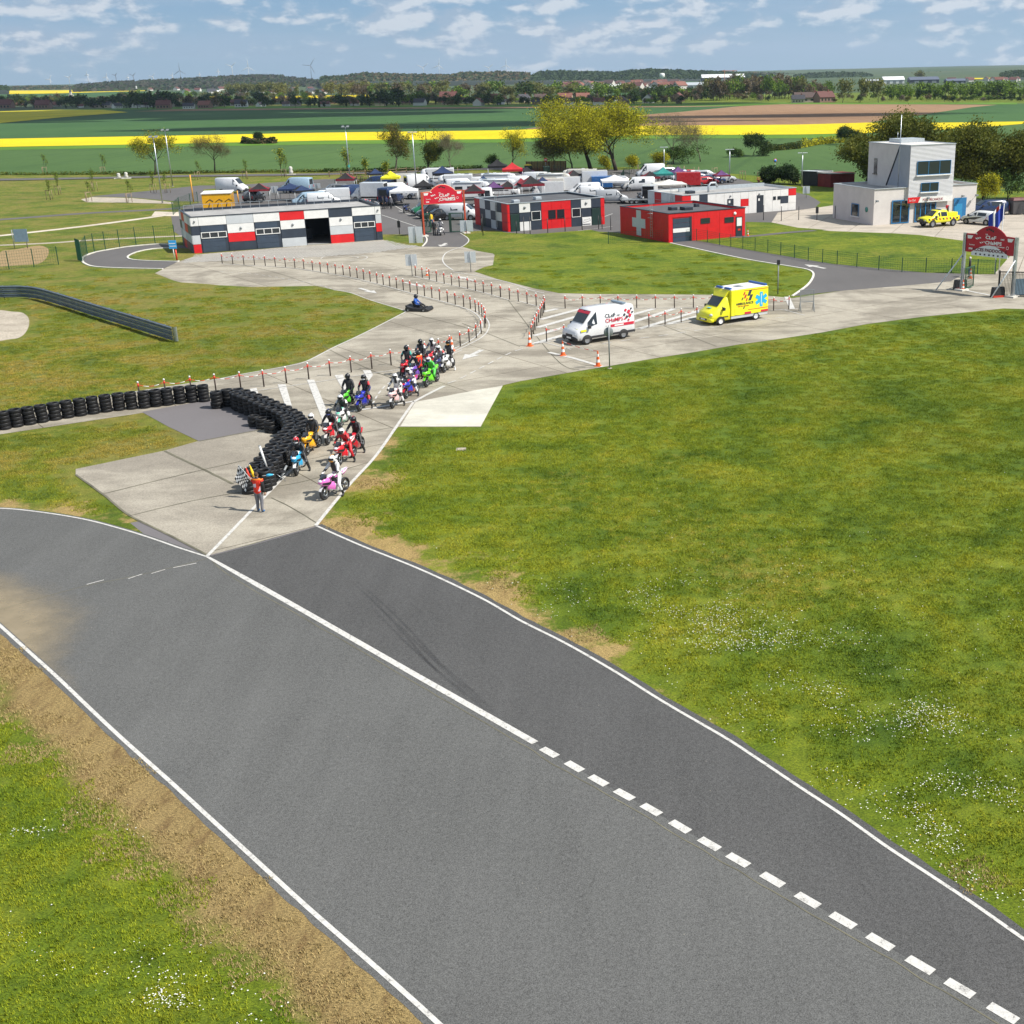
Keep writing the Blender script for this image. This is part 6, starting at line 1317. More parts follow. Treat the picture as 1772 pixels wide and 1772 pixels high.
V('mh',755,319,186,'white','long white motorhome furthest back above the arch');V('cn',768,326,10,'navy','navy canopy just above the crown of the arch',1.15,'black')
V('vl',744,372,205,'green','green van seen under the red arch');V('vl',752,377,207,'black','black van seen under the red arch in front of the green one',.95);V('ha',762,381,205,'black','small black car under the red arch')
V('tr',770,366,190,'green','green trailer behind the vans under the arch',.9)
V('vl',797,380,-8,'white','white van at the right leg of the red arch',1.05)
V('mh',820,346,8,'white','white motorhome with side door right of the arch top');V('vh',801,337,12,'white','white van between the arch crown and the motorhome');V('cn',822,358,5,'black','black canopy with red edging right of the arch',1.0,'dred')
V('mh',866,341,4,'white','large white motorhome behind the chequered office');V('mh',868,330,6,'white','white motorhome one row further back behind the office')
V('cn',856,348,12,'purple','dark purple canopy at the left end above the chequered office',.9,'black');V('cn',880,347,8,'black','black canopy with red panels, second from left above the office',.9,'dred')
V('cn',903,346,15,'dred','dark red and grey canopy above the middle of the office',1.0,'silver');V('cn',920,348,15,'black','black canopy with red panels above the right half of the office',1.15,'dred')
V('cn',862,312,5,'black','black canopy standing apart at the back near the road',1.15,'black');V('cn',888,319,5,'red','bright red pop up canopy at the back of the paddock',1.15,'red');V('cn',913,318,10,'black','dark canopy just right of the bright red one',.9,'purple')
V('vh',936,326,-12,'white','white high van at the back centre of the paddock',1.05);V('tr',955,337,12,'cream','cream trailer with dark open side right of the large motorhome',1.1);V('bt',975,336,190,'white','white box truck left of the white minivan',.85)
V('mh',1000,322,176,'cream','cream motorhome at the back behind the box truck');V('cn',993,327,20,'black','black and dark red canopy in front of the cream motorhome',.95,'dred')
V('vl',1011,339,192,'white','white minivan above the right end of the office',1.0);V('bt',948,343,186,'white','white truck close above the office roof',.8)
V('tr',1043,329,5,'blue','bright blue container trailer',.95);V('cn',1064,333,5,'white','white pop up tent right of the blue container',(1.4,1.4,.85),'white');V('vl',1059,351,5,'silver','silver white van in front of the white tent',.95)
V('fl',1098,352,5,'grey','open framed trailer left of the first aid building roof');V('bt',1126,349,80,'white','white truck seen from behind above the first aid roof',.8)
V('vl',1104,330,186,'white','white van with dark side window, open side door',1.08);V('vh',1125,308,190,'white','white van at the left end of the far car park',.98)
V('cn',1158,333,8,'white','broad cream white tent behind the first aid building',(1.6,1.6,.62),'cream');V('cn',1148,324,5,'teal','teal green canopy in the middle of the far rows',1.0,'teal')
V('cn',1173,319,20,'purple','purple canopy among the far parked cars',.9,'purple');V('tr',1192,326,4,'red','red trailer with white roof behind the long building',1.1);V('cn',1248,322,10,'purple','purple and red canopy behind the long white building',.8,'dred')
for k,u,v,dg,col,lb in(('su',1149,306.5,200,'white','white car next to the white van in the far car park'),('ha',1141,309,200,'navy','navy hatchback in the far car park, leftmost of the dark cars'),('su',1168,310,198,'navy','navy car in the middle of the far car park'),('ha',1157,311,200,'grey','grey hatchback between the navy cars'),('ha',1186,308.5,200,'red','red hatchback in the far car park'),('ha',1199,309.5,200,'white','small white car right of the red one'),('su',1222,311.5,20,'silver','silver estate car in the far car park'),('ha',1211,314,20,'navy','dark blue hatchback in front of the silver estate'),('su',1250,316.5,18,'silver','silver saloon at the right end of the far car park'),('ha',1234,318,20,'navy','navy car left of the silver saloon'),('ha',1222,321,20,'red','dark red car nearest the long white building')):
 V(k,u,v,dg,col,lb,.98)
V('su',1708,372,190,'navy','dark blue people carrier parked right of the control tower',1.08)
for k,u,v,dg,col,lb in(('vh',690,344,12,'white','white van between the white box truck and the awning'),('mh',786,331,184,'white','white motorhome just behind the arch crown, right side'),('vh',842,354,95,'white','white van nose away at the left corner of the chequered office'),('vh',905,331,10,'white','white van between the red canopy and the office roof'),('mh',962,329,5,'cream','cream motorhome behind the box truck above the office'),('vl',1030,344,10,'white','white van close behind the right end of the office roof'),('vl',1075,325,5,'silver','silver van behind the white pop up tent'),('bt',1020,328,184,'white','white box truck left of the blue container'),('vl',842,326,6,'white','white van left of the back row motorhome'),('ha',1180,313,200,'silver','silver hatchback between the dark cars in the far car park'),('ha',570,345,15,'white','white car just above the garage parapet'),('tr',588,352,14,'white','white trailer behind the right part of the garage roof'),('vl',850,368,100,'white','white van close against the left wall of the office')):
 V(k,u,v,dg,col,lb,.97)
for u,v,col,c2,lb in((1125,328,'black','dred','black and dark red canopy right of the open door van'),(940,339,'navy','dred','navy and dark red canopy between the trucks above the office'),(735,344,'black','black','black canopy behind the left leg of the arch'),(838,337,'navy','black','navy canopy between the two motorhomes right of the arch')):
 V('cn',u,v,12,col,lb,.9,c2)
t=thing('yellow_container',G(381,362),math.radians(12),'yellow advertising box trailer with white roof and black drawings','container');Mo=paint('orange',(.78,.40,.01));MB().box(-2.1,1.9,-2.2,2.6,.1,2.35,Mo).build('body',None,t,.02);MB().box(-2.2,2.0,-2.3,2.7,2.352,2.47,M_white).build('roof',None,t);mb=MB()
for a in range(3):mb.tube([(-1.6+a*1.3,-2.21,1.2),(-1.0+a*1.3,-2.21,1.6),(-.6+a*1.3,-2.21,1.3)],.05,4,M_black);mb.tube([(-1.3+a*1.2,-2.21,.5),(-1.1+a*1.2,-2.21,1.1)],.06,4,M_black)
for a in range(2):mb.tube([(-2.12,-1.2+a*1.8,.9),(-2.12,-.3+a*1.8,1.7),(-2.12,.4+a*1.6,1.2)],.07,4,M_black)
mb.build('black_drawing',None,t)
for(u,v),vt in(((335,350),302.5),((413,352),330)):
 thin_post(u,v,vt,'orange yellow pole standing left of the yellow box' if u<400 else 'orange pole standing right of the yellow box',None,r=.09,m_=mat('orange pole',(.75,.34,.03),.5))
V_PICK=[(-2.45,.55,1.05,1.12,.86,.80),(-.75,.50,1.05,1.12,.90,.82),(-.70,.50,1.08,1.74,.90,.70),(.45,.48,1.08,1.78,.90,.70),(.70,.48,1.08,1.70,.90,.68),(1.35,.48,1.05,1.16,.90,.74),(2.2,.50,.98,1.06,.88,.72),(2.40,.56,.80,.88,.80,.66)]
t=vehicle('pickup_truck','bright yellow fire rescue pickup parked before the control tower','pickup truck',V_PICK,M_yel,None,(5,4),[(3,5,-.05,.7,.12,.9),(2,3,.1,.85,.12,.9)],.39,(1.45,-1.5),rear_glass=False)
A_,B_=G(1599,391.5),G(1629,389);hd=(A_-B_).normalized();t.location=(A_+B_)/2+Vector((hd.y,-hd.x,0))*-.9;t.rotation_euler=(0,0,math.atan2(hd.y,hd.x));t.scale=(1,1,1.05)
MB().box(-2.2,-.95,-.75,.75,1.13,1.5,M_yel).build('equipment_box',None,t,.04);mb=MB();mb.tube([(-1.6,-.4,1.5),(-1.5,-.3,1.95),(-1.3,.1,2.05),(-1.1,.3,1.55)],.10,6,M_dk);mb.box(-1.4,-1.15,-.2,.1,1.85,2.2,M_rp);mb.build('hose_reel',None,t);MB().box(0,.2,-.5,.5,1.80,1.9,M_bluel).build('light_bar',None,t,.02)
mb=MB()
for k in range(9):x=-2.2+k*.5;mb.add([(x,.915,.80),(x+.2,.915,.80),(x+.32,.915,1.0),(x+.12,.915,1.0)],[(3,2,1,0)],M_rp if k%2 else M_dk)
mb.build('side_hatching',None,t)
t=vehicle('rally_car','white and black liveried hatchback with red rear beside the tower','car',V_HATCH,C_white,None,(5,4),[(3,5,-.05,.72,.12,.9),(2,3,.2,.85,.12,.9)],.31,(1.28,-1.25));A_,B_=G(1677,388),G(1702,390);hd=(A_-B_).normalized();t.location=(A_+B_)/2+Vector((-hd.y,hd.x,0))*-.8;t.rotation_euler=(0,0,math.atan2(hd.y,hd.x));t.scale=(1.05,)*3
mb=MB();y=.905;mb.add([(1.7,y-.02,.55),(.2,y,.55),(-.9,y,.95),(.6,y,.80)],[(0,1,2,3)],M_dk);mb.add([(-1.0,y-.02,.5),(-1.9,y-.06,.5),(-1.95,y-.06,.93),(-1.3,y-.02,.93)],[(0,1,2,3)],M_rp);mb.build('livery',None,t)
for k_ in SN.values():hide_proto(k_)
M_skin=mat('skin',(.50,.29,.20),.6,var=.05);M_hair=mat('brown hair',(.06,.035,.02),.8);M_visor=glassy('visor',(.015,.015,.02));M_eye=mat('eye',(.02,.015,.01),.3)
def cl(n,c,r=.7):return mat('wear '+n,c,r,var=.12,vscale=6)
K_black=cl('black',(.018,.018,.020),.5);K_white=cl('white',(.66,.66,.65),.5);K_red=cl('red',(.50,.012,.02),.5);K_grey=cl('grey',(.17,.17,.19));K_blue=cl('blue',(.02,.10,.42));K_navy=cl('navy',(.015,.025,.07));K_vest=cl('orange red vest',(.75,.035,.012));K_vo=cl('orange shoulder',(.88,.22,.02));K_sil=cl('silver tape',(.75,.62,.70));K_green=cl('green',(.06,.42,.05),.5);K_yel=cl('yellow',(.75,.50,.02));K_shoe=cl('blue shoe',(.02,.16,.42));K_jean=cl('denim',(.05,.08,.16));K_teal=cl('teal',(.02,.35,.30))
def hand(mb,w,d,side,mt,curl=.5,up=Vector((0,0,1))):
 w=Vector(w);d=Vector(d).normalized();s=d.cross(up);s=s.normalized() if s.length>.1 else Vector((0,1,0));n=s.cross(d).normalized()
 mb.tube([w-d*.01,w+d*.045,w+d*.085],[.026,.040,.036],8,mt)
 for i,(o,L) in enumerate(((-.028,.068),(-.010,.078),(.010,.072),(.027,.056))):
  p0=w+d*.07+s*o;p1=p0+d*L*.5-n*L*.15*curl;p2=p1+(d*(1-curl)-n*curl).normalized()*L*.5;mb.tube([p0,p1,p2],[.011,.010,.008],5,mt)
 p0=w+d*.02+s*side*.03;mb.tube([p0,p0+(d*.5+s*side*.8)*.05,p0+(d*.9+s*side*.6)*.075],[.013,.011,.009],5,mt)
def grow(J,E,Rr,root):
 names=list(J);me=bpy.data.meshes.new('tmp');me.from_pydata([J[k] for k in names],[(names.index(a),names.index(b_)) for a,b_ in E],[]);o_=bpy.data.objects.new('tmp',me);COL.objects.link(o_)
 md=o_.modifiers.new('s','SKIN');md.use_smooth_shade=True
 if not me.skin_vertices:raise RuntimeError('no skin layer')
 for i,k in enumerate(names):
  sv=me.skin_vertices[0].data[i];r=Rr[k];sv.radius=r if isinstance(r,tuple) else(r,r);sv.use_root=(k==root)
 ss=o_.modifiers.new('u','SUBSURF');ss.levels=ss.render_levels=1
 bpy.context.view_layer.update();me2=bpy.data.meshes.new_from_object(o_.evaluated_get(bpy.context.evaluated_depsgraph_get()));bpy.data.objects.remove(o_);return me2
def body_mesh(J,zone,hands,glove,gather=.5,Rx=None):
 """J joints; zone(center)->material"""
 Rr=dict(pel=(.155,.13),wai=(.135,.105),che=(.165,.12),nek=(.062,.062),hed=(.07,.08),shL=.075,shR=.075,elL=.052,elR=.052,wrL=.036,wrR=.036,hiL=.098,hiR=.098,knL=.068,knR=.068,anL=.048,anR=.048,toL=.042,toR=.042)
 Rr={k:(tuple(q*1.2 for q in r) if isinstance(r,tuple) else r*1.2) for k,r in Rr.items()}
 if Rx:Rr.update(Rx)
 E=[('pel','wai'),('wai','che'),('che','nek'),('nek','hed')]
 for s in 'LR':E+=[('che','sh'+s),('sh'+s,'el'+s),('el'+s,'wr'+s),('pel','hi'+s),('hi'+s,'kn'+s),('kn'+s,'an'+s),('an'+s,'to'+s)]
 me=grow(J,E,Rr,'pel');mb=MB();vs=[tuple(v.co) for v in me.vertices]
 o=len(mb.v);mb.v+=vs
 for p in me.polygons:mb.f.append(tuple(p.vertices));mb.mi.append(mb.m(zone(p.center)));mb.sm.append(True)
 bpy.data.meshes.remove(me)
 for s,sg in(('L',1),('R',-1)):hand(mb,J['wr'+s],Vector(J['wr'+s])-Vector(J['el'+s]),-sg,glove,hands)
 return mb
def near(c,J,keys,r):return any((Vector(J[k])-c).length<r for k in keys)
def on_seg(c,a,b_,lo=0.0,hi_=1.0):
 a,b_=Vector(a),Vector(b_);d=b_-a;t=(c-a).dot(d)/d.length_squared;return lo<=t<=hi_ and(c-(a+d*t)).length<.17
def add_head(t,J,kind,mA,mB_=None,face=Vector((1,0,0)),hair=None):
 h=Vector(J['hed'])+Vector((.01*face.x,.01*face.y,.06));f=Vector(face).normalized();s=Vector((-f.y,f.x,0))
 def P(a,b_,c):return h+f*a+s*b_+Vector((0,0,c))
 if kind=='helmet':
  mb=MB();mb.ball((0,0,0),(.168,.148,.162),16,mA)
  mb.ball((.055,0,-.075),(.12,.112,.085),12,mB_ or mA);mb.box(-.12,.10,-.012,.012,.14,.166,mB_ or mA)
  mb.v=[tuple(h+f*x+s*y+Vector((0,0,z))) for x,y,z in mb.v];he=mb.build('helmet',None,t)
  mb=MB();n=9;top_,bot_=[],[]
  for k in range(n):a=-1.15+2.3*k/(n-1);top_.append((.174*math.cos(a),.153*math.sin(a),.05));bot_.append((.182*math.cos(a),.156*math.sin(a),-.04))
  for k in range(n-1):mb.add([top_[k],bot_[k],bot_[k+1],top_[k+1]],[(0,1,2,3)],M_visor,True)
  mb.v=[tuple(h+f*x+s*y+Vector((0,0,z))) for x,y,z in mb.v];mb.build('visor',None,he)
 else:
  mb=MB();mb.ball((0,0,0),(.098,.078,.118),14,M_skin);mb.ball((.045,0,-.062),(.052,.050,.045),10,M_skin);mb.hexa([(.088,-.012,-.03),(.118,-.014,-.03),(.088,.012,-.03),(.118,.014,-.03),(.09,-.006,.012),(.098,-.006,.012),(.09,.006,.012),(.098,.006,.012)],M_skin,True)
  for y in(-.032,.032):mb.ball((.084,y,.008),(.012,.014,.009),8,M_eye)
  mb.box(.088,.096,-.022,.022,-.066,-.058,mat('lips',(.35,.12,.10),.6))
  for y in(-.078,.078):mb.ball((-.002,y,-.005),(.018,.010,.028),8,M_skin)
  mb.v=[tuple(h+f*x+s*y+Vector((0,0,z))) for x,y,z in mb.v];he=mb.build('face',None,t)
  mb=MB();mb.ball((-.018,0,.030),(.100,.088,.108),12,hair or M_hair);mb.v=[tuple(h+f*x+s*y+Vector((0,0,z))) for x,y,z in mb.v];mb.build('hair',None,t)
def rider(label,suit,acc,hA,hB,pose='lean',leg='L',loc=None,rz=0,torso2=None,group=None):
 if pose=='lean':sp=dict(pel=(-.27,0,.90),wai=(-.17,0,1.04),che=(.03,0,1.27),nek=(.15,0,1.42),hed=(.21,0,1.50));el=(.20,.33,1.10);wr=(.44,.31,.99)
 elif pose=='mid':sp=dict(pel=(-.27,0,.90),wai=(-.23,0,1.06),che=(-.13,0,1.34),nek=(-.07,0,1.51),hed=(-.03,0,1.60));el=(.08,.34,1.15);wr=(.40,.31,1.02)
 else:sp=dict(pel=(-.27,0,.90),wai=(-.27,0,1.08),che=(-.25,0,1.38),nek=(-.22,0,1.56),hed=(-.20,0,1.65));el=(-.12,.33,1.13);wr=(.10,.22,.98)
 J=dict(sp);c=J['che']
 for s,sg in(('L',1),('R',-1)):
  J['sh'+s]=(c[0]+.02,sg*.20,c[2]+.08);J['el'+s]=(el[0],sg*el[1],el[2]);J['wr'+s]=(wr[0],sg*wr[1],wr[2]);J['hi'+s]=(-.22,sg*.14,.86)
  if s in leg:J['kn'+s]=(.10,sg*.33,.56);J['an'+s]=(-.04,sg*.42,.10);J['to'+s]=(.13,sg*.46,.045)
  else:J['kn'+s]=(.16,sg*.25,.62);J['an'+s]=(-.16,sg*.20,.36);J['to'+s]=(.0,sg*.22,.31)
 def zone(p):
  for s in 'LR':
   if on_seg(p,J['an'+s],J['to'+s],-.3,1.5) or on_seg(p,J['kn'+s],J['an'+s],.55,1.1):return K_black if suit is not K_black else K_white if acc is K_white else K_black
   if on_seg(p,J['sh'+s],J['el'+s],.0,.55) and abs(p.y)>.21:return acc
   if on_seg(p,J['hi'+s],J['kn'+s],.55,1.0):return acc
  if torso2 and p.z>1.05 and abs(p.y)<.13:return torso2
  if suit is not K_black and(abs(p.y)>.13 and 1.10<p.z<1.20 or(.60<p.z<.70)):return K_black
  if suit is K_black and(1.30<p.z<1.36 and abs(p.y)>.08 or.48<p.z<.54):return K_grey
  if abs(p.y)<.05 and p.z>1.2 and suit is not K_black:return acc
  return suit
 t=thing('person',loc,rz,label,'person',group);body_mesh(J,zone,.9,K_black).build('body',None,t);add_head(t,J,'helmet',hA,hB)
 MB().ball((c[0]-.13,0,c[2]+.10),(.10,.07,.12),10,suit).build('back_hump',None,t);return t
F_a=mat('fairing a',(.5,.5,.5),.3,coat=.6);F_b=mat('fairing b',(.5,.5,.5),.3,coat=.6);F_c=mat('number board',(.7,.7,.7),.4);M_eng=mat('engine metal',(.10,.10,.105),.45,metal=.6,var=.3,vscale=12);M_seat=mat('seat vinyl',(.02,.02,.02),.7)
def t_last(t):return LASTB[0]
def patch(o_,test,m_):
 me=o_.data;me.materials.append(m_);k=len(me.materials)-1
 for p in me.polygons:
  if test(p.center,p.index):p.material_index=k
def mk_bike():
 t=thing('motorcycle',(0,0,0),0,'x','motorcycle')
 for x in(.70,-.70):
  o_=MB().lathe([(.225,-.05),(.275,-.06),(.300,-.035),(.308,0),(.300,.035),(.275,.06),(.225,.05)],22,M_tyre,axis='y',closed=True).build('wheel',None,t);o_.location=(x,0,.308)
  mb=MB();mb.lathe([(.20,-.045),(.228,-.045),(.228,.045),(.20,.045)],20,M_rim2,axis='y',closed=True);mb.cyl((0,-.06,0),(0,.06,0),.04,n=8,mt=M_rim2)
  for k in range(5):a=2*PI*k/5;mb.tube([(0,0,0),(.21*math.cos(a),0,.21*math.sin(a))],[.022,.016],5,M_rim2)
  mb.build('rim',None,o_)
  d_=MB().lathe([(.09,.06),(.135,.06),(.135,.066),(.09,.066)],18,M_galv,axis='y',closed=True).build('brake_disc',None,o_)
 mb=MB()
 for s in(-1,1):mb.tube([(.70,s*.09,.308),(.48,s*.09,.92)],[.028,.024],7,M_fork)
 mb.build('fork',None,t)
 mb=MB();rg=[]
 for a in range(7):q=.25+a*.28;rg.append([(.70+.325*math.cos(q+.2)*1.02,y,.308+.325*math.sin(q+.2)*1.02) for y in(-.07,-.03,.03,.07)])
 mb.loft(rg,F_b,caps=False,closed=False);mb.build('front_mudguard',None,t)
 def sec(x,w,z0,z1,rnd_=.35):
  c_=(z0+z1)/2;h=(z1-z0)/2;return[(x,w*math.copysign(abs(math.cos(2*PI*k/12))**.7,math.cos(2*PI*k/12)),c_+h*math.copysign(abs(math.sin(2*PI*k/12))**.8,math.sin(2*PI*k/12))) for k in range(12)]
 MB().loft([sec(.98,.05,.80,.88),sec(.92,.13,.72,.94),sec(.78,.20,.64,1.00),(sec(.60,.23,.58,1.02)),sec(.42,.22,.62,.97)],F_a).build('nose_fairing',None,t);patch(t_last(t),lambda c,i:abs(c.y)<.07 and c.z>.84 or(c.x<.55 and c.z<.75),F_b);patch(t_last(t),lambda c,i:c.z<.66 or(abs(c.y)>.15 and.74<c.z<.80),M_seat)
 MB().loft([sec(.60,.10,.45,.70),sec(.50,.17,.36,.80),sec(.15,.20,.22,.72),sec(-.15,.18,.18,.52),sec(-.32,.10,.22,.40)],F_b).build('belly_fairing',None,t);patch(t_last(t),lambda c,i:c.x>.25 and c.z>.45,F_a);patch(t_last(t),lambda c,i:(c.x<0 and c.z>.36) or i%11==3,M_seat)
 mb=MB();mb.hexa([(.93,-.09,.90),(.66,-.17,1.0),(.93,.09,.90),(.66,.17,1.0),(.86,-.07,.98),(.60,-.13,1.14),(.86,.07,.98),(.60,.13,1.14)],M_visor,True);mb.build('windscreen',None,t)
 MB().loft([sec(.40,.10,.78,.94),sec(.28,.17,.74,1.02),sec(.05,.18,.72,1.02),sec(-.16,.10,.74,.90)],F_a).build('fuel_tank',None,t);patch(t_last(t),lambda c,i:abs(c.y)<.06 and c.x>.05,F_b);patch(t_last(t),lambda c,i:c.z<.84,M_seat)
 MB().loft([sec(-.12,.09,.76,.84),sec(-.30,.14,.77,.84),sec(-.48,.12,.80,.88)],M_seat).build('seat',None,t)
 MB().loft([sec(-.46,.12,.76,.96),sec(-.66,.13,.82,1.04),sec(-.90,.07,.92,1.04),sec(-.96,.03,.97,1.02)],F_b).build('tail_fairing',None,t);patch(t_last(t),lambda c,i:abs(c.y)>.07 and i%3,F_a)
 mb=MB();mb.box(-.25,.30,-.16,.16,.30,.66,M_eng);mb.tube([(-.2,.1,.40),(-.70,.09,.308)],.035,6,M_eng);mb.tube([(-.2,-.1,.40),(-.70,-.09,.308)],.035,6,M_eng);mb.build('engine',None,t)
 mb=MB();mb.tube([(-.1,-.17,.25),(-.45,-.20,.33),(-.85,-.21,.50)],[.03,.045,.055],8,M_galv);mb.build('exhaust',None,t)
 mb=MB()
 for s in(-1,1):mb.tube([(.50,s*.10,.95),(.46,s*.36,.97)],.016,6,M_black)
 mb.build('handlebar',None,t);MB().hexa([(.955,-.085,.75),(.965,-.085,.75),(.955,.085,.75),(.965,.085,.75),(.90,-.10,.92),(.91,-.10,.93),(.90,.10,.92),(.91,.10,.93)],F_c).build('number_board',None,t)
 return t
M_rim2=mat('bike rim',(.03,.03,.032),.4,metal=.4);M_fork=mat('fork steel',(.40,.38,.32),.3,metal=.7)
SNB=snap(mk_bike())
BC=dict(pink=(.68,.16,.50),white=(.72,.72,.72),sky=(.03,.38,.68),red=(.60,.012,.025),dred=(.42,.01,.02),yellow=(.85,.42,.01),teal=(.20,.62,.45),green=(.10,.55,.03),lime=(.15,.68,.02),black=(.02,.02,.02),blue=(.02,.03,.38),purple=(.16,.07,.42),navy=(.02,.03,.12),rose=(.75,.45,.45))
def BK(u,v,hx,hy,ca,cb,cc,label):
 f_=G(u,v);r_=G(u-hx,v-hy);d=(f_-r_);d.normalize();rz=math.atan2(d.y,d.x);c=f_-d*.70
 rm={'fairing a':mat('bike '+ca,BC[ca],.3,coat=.6),'fairing b':mat('bike '+cb,BC[cb],.3,coat=.6),'number board':mat('bike '+cc,BC[cc],.4)}
 o_=place(SNB,(c.x,c.y,0),rz,label,None,rm);o_.rotation_euler=(0,rnd.uniform(-.01,.01),rz);return c,rz
H_=lambda n,c:mat('helmet '+n,c,.2,coat=.6)
h_w,h_b,h_r,h_m,h_wb=H_('white',(.74,.74,.74)),H_('black',(.015,.015,.018)),H_('red',(.5,.02,.03)),H_('orange',(.7,.3,.05)),H_('blue',(.05,.08,.3))
QB=[(563,865,-21,10,'pink','white','white','pink and white sport bike nearest the track at the front of the queue',('person in white and black leathers with an orange marked helmet on the pink bike',K_white,K_white,h_w,h_m,'mid','L',K_black)),(514,823,-8,10,'sky','white','sky','sky blue and white sport bike tight against the tyre wall',('person in dark leathers with a red and white helmet on the sky blue bike',K_black,K_black,h_r,h_w,'lean','L',None)),(588,806,-16,10,'red','white','white','white and red sport bike second in the right hand file',('person in red leathers and a white helmet on the white and red bike',K_red,K_red,h_w,h_b,'lean','L',None)),(607,790,-15,11,'dred','red','white','deep red sport bike behind the white and red one',('person in black leathers with white boots on the deep red bike',K_black,K_black,h_b,h_r,'mid','L',None)),(532,788,-21,15,'yellow','yellow','yellow','bright yellow motorcycle beside the bend of the tyre wall',('person in black with a plain white helmet on the yellow motorcycle',K_black,K_black,h_w,h_w,'up','R',None)),(568,770,-12,10,'red','white','white','red and white sport bike behind the yellow motorcycle',('person in black with a dark helmet on the red and white bike',K_black,K_black,h_b,h_wb,'lean','L',None)),(590,742,-9,10,'white','teal','teal','white and mint green sport bike in the middle of the queue',('person in black and white with a white helmet on the mint green bike',K_black,K_white,h_w,h_b,'lean','L',None)),(597,710,-12,9,'green','black','white','green and black sport bike behind the mint green one',('person in black with a black helmet on the green and black bike',K_black,K_black,h_b,h_b,'up','R',None)),(623,712,-14,9,'blue','blue','white','deep blue sport bike standing alone between the two groups',('person in black and red leathers with a two tone helmet on the deep blue bike',K_black,K_red,h_b,h_w,'up','L',None)),(680,707,-15,11,'rose','white','white','white and pale pink sport bike at the left of the rear group',('person in a white suit and white helmet on the pale pink bike',K_white,K_black,h_w,h_b,'mid','L',None)),(703,690,-22,12,'blue','red','white','blue, white and red sport bike beside the pale pink one',('person in white and navy with a white helmet on the tricolour bike',K_white,K_navy,h_w,h_b,'lean','L',None)),(738.5,670,-17,9,'lime','lime','yellow','bright lime green sport bike with a yellow number board',('person in green leathers with a white helmet on the lime green bike',K_green,K_green,h_w,h_wb,'lean','R',None)),(769,645,-12,7,'white','white','white','plain white sport bike at the right edge of the rear group',('person in black and white on the plain white bike by the cone',K_black,K_white,h_b,h_m,'up','L',None)),(757,648,-14,9,'navy','black','white','navy bike between the lime green and plain white bikes',('person in white and red leathers behind the lime green bike',K_white,K_red,h_w,h_b,'lean','R',None)),(716,661,-14,9,'purple','white','white','purple and white sport bike behind the tricolour one',('person in dark leathers on the purple and white bike',K_navy,K_black,h_b,h_w,'lean','L',None)),(700,655,-10,9,'red','red','white','red sport bike at the back left of the rear group',('person in black and turquoise with a black helmet on the red bike at the back',K_black,K_teal,h_b,h_b,'up','R',None)),(722,643,-14,9,'white','black','white','white and black sport bike furthest back beside the post row',('person in black and white furthest back beside the post row',K_black,K_white,h_b,h_b,'up','L',None)),(743,638,-14,9,'red','black','white','black and red sport bike at the back behind the orange vest',('person in white and black leathers at the back right of the orange vest',K_white,K_black,h_w,h_b,'mid','R',None)),]
for(u,v,hx,hy,ca,cb,cc,lb,rd) in QB:
 c,rz=BK(u,v,hx,hy,ca,cb,cc,lb);rider(rd[0],rd[1],rd[2],rd[3],rd[4],rd[5],rd[6],(c.x,c.y,0),rz,rd[7])
for u,v,hx,hy,ca,cb,lb in((647,361,12,2,'black','black','black bike parked left of the group before the dark blue van'),(655,362,12,3,'white','black','white bike parked beside the standing group near the blue van'),(640,358,12,2,'white','red','white and red bike parked by the rear of the white box truck'),(588,347,10,2,'blue','black','blue bike parked in front of the black canopy'),(700,369,-14,3,'navy','black','dark bike parked at the foot of the white awning'),(828,376,12,4,'white','black','white bike parked right of the central arch'),(834,371,12,4,'black','white','black bike parked close to the chequered office wall'),(826,369,12,4,'silver' if False else 'white','white','second white bike parked between the van and the office'),(1108,347,12,4,'black','black','black bike by the open framed trailer'),(1112,352,12,4,'white','black','white bike by the open framed trailer'),(870,352,12,2,'red','black','red bike under the canopies above the office'),(908,352,12,2,'black','red','black and red bike under the canopy above the office')):
 BK(u,v,hx,hy,ca,cb,'white',lb)
c,rz=BK(763,408,-1,9,'white','white','white','white scooter style bike under the red arch facing the camera');rider('person in white helmet on the white bike under the arch',K_grey,K_white,h_w,h_b,'up','LR',(c.x,c.y,0),rz)
def walker(label,loc,rz,top,legs_,shoes,pose='stand',headk='hair',hA=None,hair=None,zonefn=None,armsp=None,step=.0,scale=1.0):
 J=dict(pel=(0,0,.93),wai=(.01,0,1.08),che=(.01,0,1.34),nek=(.01,0,1.50),hed=(.02,0,1.58))
 for s,sg in(('L',1),('R',-1)):
  J['sh'+s]=(0,sg*.19,1.41);J['el'+s]=(-.03,sg*.25,1.13);J['wr'+s]=(.03,sg*.25,.88);J['hi'+s]=(0,sg*.10,.88)
  k=sg*step;J['kn'+s]=(.04+k*.22,sg*.11,.49);J['an'+s]=(k*.40-.02,sg*.12,.09+(.04 if k<-.3 else 0));J['to'+s]=(k*.40+.15,sg*.13,.04)
 if armsp:J.update(armsp)
 def zone(p):
  if p.z<.10:return shoes
  if zonefn:
   z_=zonefn(p,J)
   if z_:return z_
  if p.z<.95 and not any(on_seg(p,J['el'+s],J['wr'+s],-.2,1.3) and(p-Vector(J['wr'+s])).length<.3 for s in 'LR'):return legs_
  return top
 t=thing('person',loc,rz,label,'person');body_mesh(J,zone,.5,M_skin if headk=='hair' else K_black).build('body',None,t);add_head(t,J,'helmet' if headk=='helmet' else 'hair',hA or h_w,h_b,hair=hair);t.scale=(scale,)*3;return t,J
